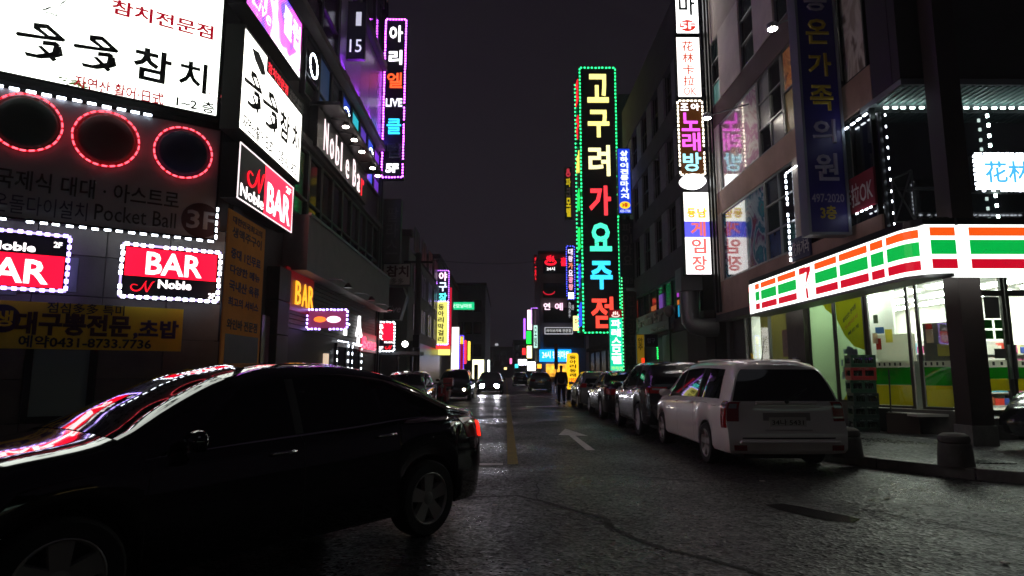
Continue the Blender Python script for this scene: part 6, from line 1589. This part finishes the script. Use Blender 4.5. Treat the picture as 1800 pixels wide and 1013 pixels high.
# black crossover
SV = Car(SUV, 'black_crossover', 'black crossover parked directly ahead of the white people carrier', 'car', (3.98, 16.15, 0), R(90), P_DARK)
def suv_kit(c):
    c.across('windscreen', .5, 1.18, 10.3, TINT, bow=.05)
    for sd in (1, -1):
        c.patch('front_side_window', .12, .98, 7.15, 9.8, TINT, sd, .004, 12, 6, skew=(0, -.5)); c.patch('rear_side_window', -.85, .06, 7.15, 9.8, TINT, sd, .004, 10, 6); c.patch('quarter_window', -1.6, -.92, 7.2, 9.4, TINT, sd, .004, 8, 6, skew=(.2, 0))
        c.patch('window_trim', -1.6, 1.0, 6.95, 7.12, CHROME, sd, .006, 24, 1)
        vv = [1.3 + .6 * k for k in range(15)]; c.seam([(.09, v) for v in vv if v < 9.9], sd); c.seam([(-.9, v) for v in vv if 3.5 < v < 7], sd); c.seam([(1.02, v) for v in vv if v < 7], sd)
        for hx in (.25, -.75): c.box_on('door_handle', hx, 5.2, sd, .2, .05, .035, CHROME)
        c.patch('sill_cover', -.9, .95, .9, 1.7, METAL, sd, .01, 14, 2)
        c.mirror(.92, sd, c.paint)
        q = c.cap('tail_lamp_inner', 4.7, 6.2, sd * .55, sd * .998, LENS_R, False, .008); c.cap('clear_segment', 5.2, 5.7, sd * .6, sd * .95, LENS_C, False, .012, parent=q); c.patch('tail_lamp', c.L0 + .005, c.L0 + .25, 4.7, 6.2, LENS_R, sd, .008, 6, 4); c.patch('headlamp', c.L1 - .36, c.L1 - .02, 4.8, 6.2, LENS_C, sd, .006, 6, 4)
    c.cap('rear_window', 7.1, 9.9, -.93, .93, TINT, False, .006, nv=8, nq=10); c.cap('lower_bumper', .4, 2.0, -.9, .9, TRIM, False, .006); c.plate('', 3.6, 4.2, .26)
suv_kit(SV)
D2 = Car(SEDAN, 'dark_parked_saloon', 'dark parked saloon with a white badge light, ahead of the crossover', 'car', (3.9, 21.6, 0), R(90), P_DARK); sedan_kit(D2)
bdg = D2.Cp(4.3, .45); MB().lathe([(.07, -.015), (.07, .0), (.04, .004)], 3, (bdg.x - .012, bdg.y, bdg.z), 'x').build('tail_badge', glow('ffffff', .5), D2.e)
S3c = Car(HATCH, 'silver_hatchback', 'silver hatchback parked next to the yellow balloon sign', 'car', (3.75, 27.2, 0), R(90), P_SILV)
def hatch_kit(c, far=False):
    c.across('windscreen', .38, 1.0, 10.3, TINT, bow=.04)
    for sd in (1, -1):
        c.patch('front_side_window', .02, .84, 7.15, 9.8, TINT, sd, .004, 10, 6, skew=(0, -.46)); c.patch('rear_side_window', -.8, -.05, 7.15, 9.8, TINT, sd, .004, 8, 6); c.patch('tail_lamp', c.L0 + .005, c.L0 + .2, 4.6, 6.9, LENS_R, sd, .008, 5, 5); c.cap('tail_lamp_inner', 4.6, 6.9, sd * .72, sd * .998, LENS_R, False, .008)
        c.patch('headlamp', c.L1 - .35, c.L1 - .01, 4.6, 6.3, LENS_C, sd, .006, 6, 4); c.mirror(.72, sd, c.paint)
        c.seam([(0, 1.3 + .6 * k) for k in range(14)], sd); c.seam([(.9, 1.3 + .6 * k) for k in range(9)], sd)
    c.cap('rear_window', 7.2, 9.9, -.9, .9, TINT, False, .006, nv=8, nq=10); c.plate('', 3.2, 3.9, .24); c.cap('grille', 3.4, 4.6, -.5, .5, TRIM, True, .006)
hatch_kit(S3c)
WS = Car(SEDAN, 'pale_saloon', 'pale silver saloon driving away far down the street', 'car', (2.75, 52.5, 0), R(90), P_SILV); sedan_kit(WS)
OC = Car(SEDAN, 'oncoming_saloon', 'oncoming dark saloon with both headlights on, far down the street', 'car', (-1.12, 44.5, 0), R(-90), P_DARK); sedan_kit(OC)
for q in (-.72, .72):
    p = OC.Cp(4.9, q, True); MB().lathe([(.01, .05), (.12, .035), (.16, 0)], 14, (p.x - .0, p.y, p.z), 'x').build('headlight', glow('f4f0ff', 110, raw=True), OC.e, smooth=True)
DV = Car(VAN, 'dark_people_carrier', 'dark people carrier waiting beside the white blade sign, one lamp lit', 'car', (-2.75, 35.0, 0), R(-90), P_DARK)
DV.across('windscreen', .62, 1.34, 10.3, TINT, bow=.05); DV.cap('rear_window', 7.0, 10.0, -.9, .9, TINT, False, .006)
for sd in (1, -1):
    DV.patch('side_window', -1.8, .2, 7.15, 9.8, TINT, sd, .004, 12, 6); DV.patch('front_side_window', .28, 1.12, 7.15, 9.8, TINT, sd, .004, 10, 6, skew=(0, -.5)); DV.patch('headlamp', 2.0, 2.34, 4.6, 6.2, LENS_C, sd, .006, 6, 4); DV.mirror(.98, sd, P_DARK)
p = DV.Cp(5.2, .86, True); MB().lathe([(.01, .05), (.06, .03), (.08, 0)], 12, (p.x, p.y, p.z), 'x').build('headlight', glow('fff0d8', 12, raw=True), DV.e, smooth=True)
LC = Car(HATCH, 'grey_hatchback', 'grey hatchback half hidden behind the black saloon roof', 'car', (-3.55, 22.8, 0), R(-90), P_SILV); hatch_kit(LC)
FR_ = Car(HATCH, 'dark_hatchback', 'small dark car parked far ahead of the pale saloon', 'car', (1.55, 72, 0), R(90), P_DARK); hatch_kit(FR_)
RE = Car(dict(VAN), 'dark_parked_van', 'nose of a dark car parked in front of the store door', 'car', (10.78, 10.15, .15), R(180), P_DARK)
RE.across('windscreen', .62, 1.34, 10.3, TINT, bow=.05)
for sd in (1, -1): RE.patch('side_window', -1.8, .2, 7.15, 9.8, TINT, sd, .004, 12, 6); RE.patch('headlamp', 2.0, 2.34, 4.6, 6.2, LENS_C, sd, .006, 6, 4)

# ---- scooters by the kerb on the bar side
def scooter(label, x, y, rz, body, accent):
    t = thing('parked_scooter', label, 'scooter', (x, y, .0), rz, 'scooters parked on the bar side')
    for xx in (-.62, .62):
        w_ = MB().lathe([(.14, -.05), (.24, -.055), (.27, -.03), (.27, .03), (.24, .055), (.14, .05)], 20, (0, 0, 0), 'y').build('wheel', TYRE, t, smooth=.6); w_.location = (xx, 0, .27); MB().lathe([(.14, -.03), (.14, .03)], 14, (0, 0, 0), 'y').build('rim', RIM, w_)
    MB().prism([(-.85,.55),(-.6,.42),(-.1,.28),(.25,.26),(.42,.5),(.46,.9),(.38,.92),(.28,.5),(.15,.38),(-.1,.42),(-.25,.68),(-.85,.74)], -.16, .16).build('body', body, t, bevel=.03)
    MB().prism([(-.85,.75),(-.3,.70),(-.12,.74),(-.25,.83),(-.85,.86)], -.14, .14).build('seat', BLACK, t, bevel=.03)
    MB().prism([(.3,.42),(.62,.56),(.86,.5),(.66,.62),(.46,.6)], -.11, .11).build('front_fender', accent, t, bevel=.02)
    MB().tube([(.62, 0, .3), (.44, 0, .9), (.40, 0, 1.0)], .03, 8).build('fork', METAL, t); MB().tube([(.32, -.34, 1.02), (.42, 0, 1.0), (.32, .34, 1.02)], .02, 6).build('handlebar', TRIM, t); MB().box(-1.15, -.78, -.2, .2, .86, 1.22).build('top_box', accent, t, bevel=.03)
    MB().lathe([(.0, .56), (.07, .53), (.085, .47)], 12, (0, 0, .88), 'x').build('headlamp', LENS_C, t)
    return t
P_RED = pbr('red_scooter_paint', '8a1018', .3, coat=1.); P_BLU = pbr('violet_scooter_paint', '2c2258', .3, coat=1.)
scooter('red delivery scooter with a top box behind black saloon boot', -2.55, 26.0, R(-95), P_RED, P_RED)
scooter('violet scooter with a top box beside the grey hatchback', -3.1, 25.0, R(-80), P_BLU, P_BLU)

# ---- balloon sign
bp = at_y(1007, 690, 34.0)
BL = thing('balloon_sign', 'tall yellow lit balloon sign with black characters at the kerb', 'balloon sign', (bp.x, 34.0, .0))
hz = at_y(1007, 621, 34.0).z; wv = (at_y(1018, 650, 34).x - at_y(997, 650, 34).x) / 2
m = MB(); n = 20; prof = [(.85, .0), (1.0, .06), (1.0, .5), (1.0, .93), (.93, .975), (.72, 1.0)]
for i, (k, h) in enumerate(prof):
    pass
m.lathe([(wv * k, .55 + (hz - .55) * h) for k, h in prof], 24); m.v = [(x, y * .55, z) for x, y, z in m.v]
m.build('lit_column', glow('ffc820', 1.15), BL, smooth=.8)
for i, ch in enumerate('동아리동래1950'):
    z1_ = hz - .14 - i * (hz - .85) / 7
    if ch.isdigit(): continue
    t = text_mesh(MB(), ch, -wv * .55, wv * .55, z1_ - (hz - .85) / 8.4, z1_, -wv * .56, .03, .02); t.build('letter', INK, BL)
z1_ = hz - .14 - 5.05 * (hz - .85) / 7
text_mesh(MB(), '1950', -wv * .7, wv * .7, z1_ - .26, z1_, -wv * .56, .03, .02).build('lettering', glow('e03818', 1.0), BL); text_mesh(MB(), '막걸리', -wv * .7, wv * .7, z1_ - .55, z1_ - .33, -wv * .56, .02, .02).build('lettering', INK, BL)
MB().lathe([(wv * 1.1, 0), (wv * 1.1, .3), (wv * .9, .56)], 20).build('base', BLACK, BL)

# ---- stacked bottle crates by the store corner
def crate(body_mat, z, label, dx, dy, rz, name='bottle_crate'):
    t = thing(name, label, 'crate', (7.92 + dx, 14.05 + dy, z), rz, 'bottle crates stacked by the store corner')
    w_, d2, h_ = .26, .19, .275
    m = MB(); m.box(-w_, w_, -d2, d2, .0, .02)
    for y0, y1 in ((-d2, -d2 + .015), (d2 - .015, d2)): m.box(-w_, w_, y0, y1, .02, .09).box(-w_, w_, y0, y1, .21, h_).box(-w_, -w_ + .05, y0, y1, .09, .21).box(w_ - .05, w_, y0, y1, .09, .21).box(-.03, .03, y0, y1, .09, .21)
    for x0, x1 in ((-w_, -w_ + .015), (w_ - .015, w_)): m.box(x0, x1, -d2 + .016, d2 - .016, .02, .09).box(x0, x1, -d2 + .016, d2 - .016, .21, h_).box(x0, x1, -d2 + .016, -d2 + .06, .09, .21).box(x0, x1, d2 - .06, d2 - .016, .09, .21)
    m.build('shell', body_mat, t, bevel=.004)
    text_mesh(MB(), '소주 진로'[:2], -w_ + .13, w_ - .13, .228, .255, -d2 - .001, .0, .002).build('lettering', pbr('crate_print', '8a9a90', .6), t)
    b_ = MB()
    for i in range(5):
        for j in range(4): b_.lathe([(.033, .025), (.033, .16), (.013, .22), (.013, .262)], 8, (-.2 + i * .1, -.13 + j * .088, 0))
    b_.build('bottles', pbr('green_bottle_glass', '0c3018', .1, coat=1), t, kind='stuff')
    return t
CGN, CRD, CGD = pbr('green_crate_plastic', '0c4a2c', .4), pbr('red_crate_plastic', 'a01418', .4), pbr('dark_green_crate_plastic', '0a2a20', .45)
tags = ['dark green bottle crate on the pavement, lowest of its stack', 'dark green bottle crate second from the ground in its stack', 'dark green bottle crate third from the ground in its stack', 'dark green bottle crate directly under the red crate', 'red bottle crate in the stack beside the store window', 'green bottle crate on top of the red crate']
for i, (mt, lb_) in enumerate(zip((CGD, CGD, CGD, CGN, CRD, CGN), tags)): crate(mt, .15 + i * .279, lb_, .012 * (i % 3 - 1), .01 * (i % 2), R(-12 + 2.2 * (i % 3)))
# cardboard bundle and a leaning pole beside them
cb = thing('cardboard_box', 'dark cardboard box on the pavement beside the crates', 'box', (8.5, 13.55, .15), R(-40)); MB().box(-.3, .3, -.22, .22, 0, .42).build('carton', pbr('damp_cardboard', '2c2018', .8, var=.2), cb, bevel=.008); MB().box(-.3, -.01, -.22, .22, .421, .428).box(.01, .3, -.22, .22, .421, .428).build('flap', pbr('damp_cardboard', '2c2018', .8), cb)
pl = thing('leaning_pole', 'thin black pole leaning on the store window frame', 'pole', (8.25, 13.6, .15)); MB().tube([(0, 0, 0), (.25, .35, 1.35)], .015, 6).build('shaft', BLACK, pl); MB().lathe([(.03, -.0), (.02, .06)], 8, (0, 0, 0)).build('tip', RUBBER, pl)

# ---- concrete bollards
def bollard(label, px_, py_, cs=.82):
    p = at_z(px_, py_, .15)
    t = thing('concrete_bollard', label, 'bollard', (p.x, p.y, .15), 0, 'concrete bollards on the corner')
    c = pbr('bollard_concrete', '55534f', .8, var=.3, vscale=4, bump=.2, bscale=30)
    MB().lathe([(.27 * cs, 0), (.265 * cs, .08), (.245 * cs, .28), (.235 * cs, .30), (.22 * cs, .31)], 28).build('body', c, t, smooth=.6)
    MB().lathe([(.21 * cs, .305), (.235 * cs, .32), (.24 * cs, .36), (.22 * cs, .405), (.16 * cs, .435), (.02, .445)], 28).build('cap', c, t, smooth=.6)
bollard('grey concrete bollard standing alone on the pavement corner', 1681, 818); bollard('grey concrete bollard half hidden behind the white people carrier', 1490, 803)

# ---- man walking away
def skin_body(name, verts, edges, mat, parent, sub=2):
    me = bpy.data.meshes.new(name); me.from_pydata([v[0] for v in verts], edges, []); o = link(name, me, parent)
    md = o.modifiers.new('skin', 'SKIN'); md.use_smooth_shade = True
    for i, (co_, r_) in enumerate(verts): me.skin_vertices[0].data[i].radius = r_ if isinstance(r_, tuple) else (r_, r_)
    me.skin_vertices[0].data[0].use_root = True
    s_ = o.modifiers.new('smooth', 'SUBSURF'); s_.levels = sub; s_.render_levels = sub
    me.materials.append(mat); return o
pp_ = at_z(987, 712); PS = thing('person', 'person in dark clothes walking away along the kerb, arms at sides', 'person', (pp_.x, pp_.y, 0), R(0))
SKIN = pbr('skin', '8a6450', .6); COAT = pbr('dark_jacket', '15151a', .8); TROU = pbr('dark_trousers', '121318', .85)
bv = [((0,0,.92),(.15,.11)), ((0,.0,1.12),(.14,.10)), ((0,.01,1.34),(.17,.11)), ((0,0,1.45),(.09,.08)), ((0,.01,1.52),.055), ((0,.02,1.60),(.075,.09)), ((0,.02,1.70),(.075,.09)), ((0,.01,1.75),(.04,.05)),
      ((-.19,0,1.40),.06), ((-.24,-.02,1.14),.045), ((-.25,.05,.90),.035), ((-.25,.09,.82),.035), ((.19,0,1.40),.06), ((.24,.03,1.14),.045), ((.25,-.02,.90),.035), ((.25,-.01,.82),.035),
      ((-.09,0,.86),.09), ((-.10,.13,.48),.062), ((-.10,.06,.09),.042), ((-.10,.17,.04),.035), ((.09,0,.86),.09), ((.10,-.06,.48),.062), ((.10,-.27,.14),.042), ((.10,-.17,.05),.035)]
be = [(0,1),(1,2),(2,3),(3,4),(4,5),(5,6),(6,7),(2,8),(8,9),(9,10),(10,11),(2,12),(12,13),(13,14),(14,15),(0,16),(16,17),(17,18),(18,19),(0,20),(20,21),(21,22),(22,23)]
skin_body('body', bv, be, SKIN, PS)
jk = [((0,0,.88),(.19,.14)), ((0,0,1.12),(.175,.13)), ((0,.01,1.34),(.20,.135)), ((0,0,1.45),(.11,.10)), ((-.20,0,1.40),.085), ((-.25,-.02,1.14),.066), ((-.26,.05,.92),.055), ((.20,0,1.40),.085), ((.25,.03,1.14),.066), ((.26,-.02,.92),.055)]
skin_body('jacket', jk, [(0,1),(1,2),(2,3),(2,4),(4,5),(5,6),(2,7),(7,8),(8,9)], COAT, PS)
tr = [((0,0,.92),(.165,.125)), ((-.09,0,.84),.11), ((-.10,.13,.48),.082), ((-.10,.06,.12),.066), ((.09,0,.84),.11), ((.10,-.06,.48),.082), ((.10,-.27,.16),.066)]
skin_body('trousers', tr, [(0,1),(1,2),(2,3),(0,4),(4,5),(5,6)], TROU, PS)
skin_body('hair', [((0,.0,1.64),(.088,.095)), ((0,.01,1.72),(.085,.098)), ((0,.01,1.77),(.05,.06))], [(0,1),(1,2)], pbr('black_hair', '0b0a0a', .6), PS)
for x_, y_, z_ in ((-.10, .12, 0), (.10, -.22, .03)): MB().box(x_ - .045, x_ + .045, y_ - .1, y_ + .14, z_, z_ + .09).build('shoe', BLACK, PS, bevel=.02)
# thin signpost in front of the hot spring block
sp_ = at_y(978, 690, 40.0); spz = at_y(978, 605, 40).z
tp = thing('parking_signpost', 'thin post with a pale red upright plate near the person', 'signpost', (sp_.x, 40.0, 0)); MB().tube([(0, 0, 0), (0, 0, spz)], .035, 8).build('post', METAL, tp); MB().box(-.12, .12, -.05, -.03, spz - 1.6, spz).build('plate', pbr('faded_red_plate', '6a4a48', .6, var=.3), tp)
# ================================================================== shops on the other side of the crossing (they show in the car bodies and light the near road)
def opposite_shop(label, x0, x1, y, h, wall, sign_c, sign_s, glass_s, txt):
    t = thing('opposite_shop', label, 'shop', (x0, y, 0), 0, 'shops across the crossing')
    W_ = x1 - x0
    MB().box(0, W_, -8, 0, 0, h).build('wall', wall, t)
    MB().box(-.1, W_ + .1, -8, .15, h, h + .3).build('parapet', CONC_D, t)
    n_ = int(W_ / 2.4)
    for i in range(n_):
        a = .4 + i * (W_ - .8) / n_; b_ = a + (W_ - .8) / n_ - .25
        f = MB().box(a, a + .07, .0, .08, .3, 2.6).box(b_ - .07, b_, .0, .08, .3, 2.6).box(a + .07, b_ - .07, .0, .08, 2.53, 2.6).box(a + .07, b_ - .07, .0, .08, .3, .4).build('shop_window', METAL_D, t)
        MB().box(a + .07, b_ - .07, .02, .04, .4, 2.53).build('lit_pane', glow('fff0d8', glass_s, var=.5, vscale=.8, raw=True), f)
        for k in range(2):
            f2 = MB().box(a, b_, .0, .06, 4.6 + 3 * k, 6.0 + 3 * k).build('upper_window', METAL_D, t); MB().box(a + .08, b_ - .08, .061, .07, 4.68 + 3 * k, 5.92 + 3 * k).build('pane', GLASS_D, f2)
    sb = MB().box(.6, W_ - .6, .02, .3, 2.95, 3.95).build('fascia_sign', glow(sign_c, sign_s, raw=True), t)
    tm = text_mesh(MB(), txt, .2 * W_, .8 * W_, 3.15, 3.75, 0, .02, .01); tm.v = [(W_ - x, .312 - y_, z) for x, y_, z in tm.v]; tm.build('lettering', INK, sb)
    MB().box(-.0, W_, .0, 1.6, 0, .15).build('forecourt', STONE, t)
opposite_shop('low shop with an orange fascia sign across the crossing', -30, -14, -13, 9.5, CONC, 'ff9a4a', .4, .03, '분식 김밥')
opposite_shop('shop with a white fascia sign across the crossing', -12, 6, -17, 11, BROWN, 'fff4e8', .2, .03, '약국')
opposite_shop('shop with a pale green fascia sign across the crossing', 9, 27, -15, 10, CONC_D, 'd8ffe8', .3, .03, '부동산')
opposite_shop('shop with a yellow fascia sign across the crossing', 29, 45, -12, 9, CONC, 'ffe08a', .4, .03, '통닭')
# ================================================================== damp night air
hm = bpy.data.materials.new('thin_night_haze'); hm.use_nodes = True
hn, hl = hm.node_tree.nodes, hm.node_tree.links
hn.remove(hn['Principled BSDF'])
pv = hn.new('ShaderNodeVolumePrincipled'); pv.inputs['Color'].default_value = (.80, .80, .84, 1); pv.inputs['Density'].default_value = .0014; pv.inputs['Anisotropy'].default_value = .35
hl.new(pv.outputs[0], hn['Material Output'].inputs['Volume'])
hz_ = MB().box(-310, 310, -70, 910, -1.2, 26).build('haze', hm, kind='stuff')
tag(hz_, 'thin damp night haze filling the whole street', 'haze')
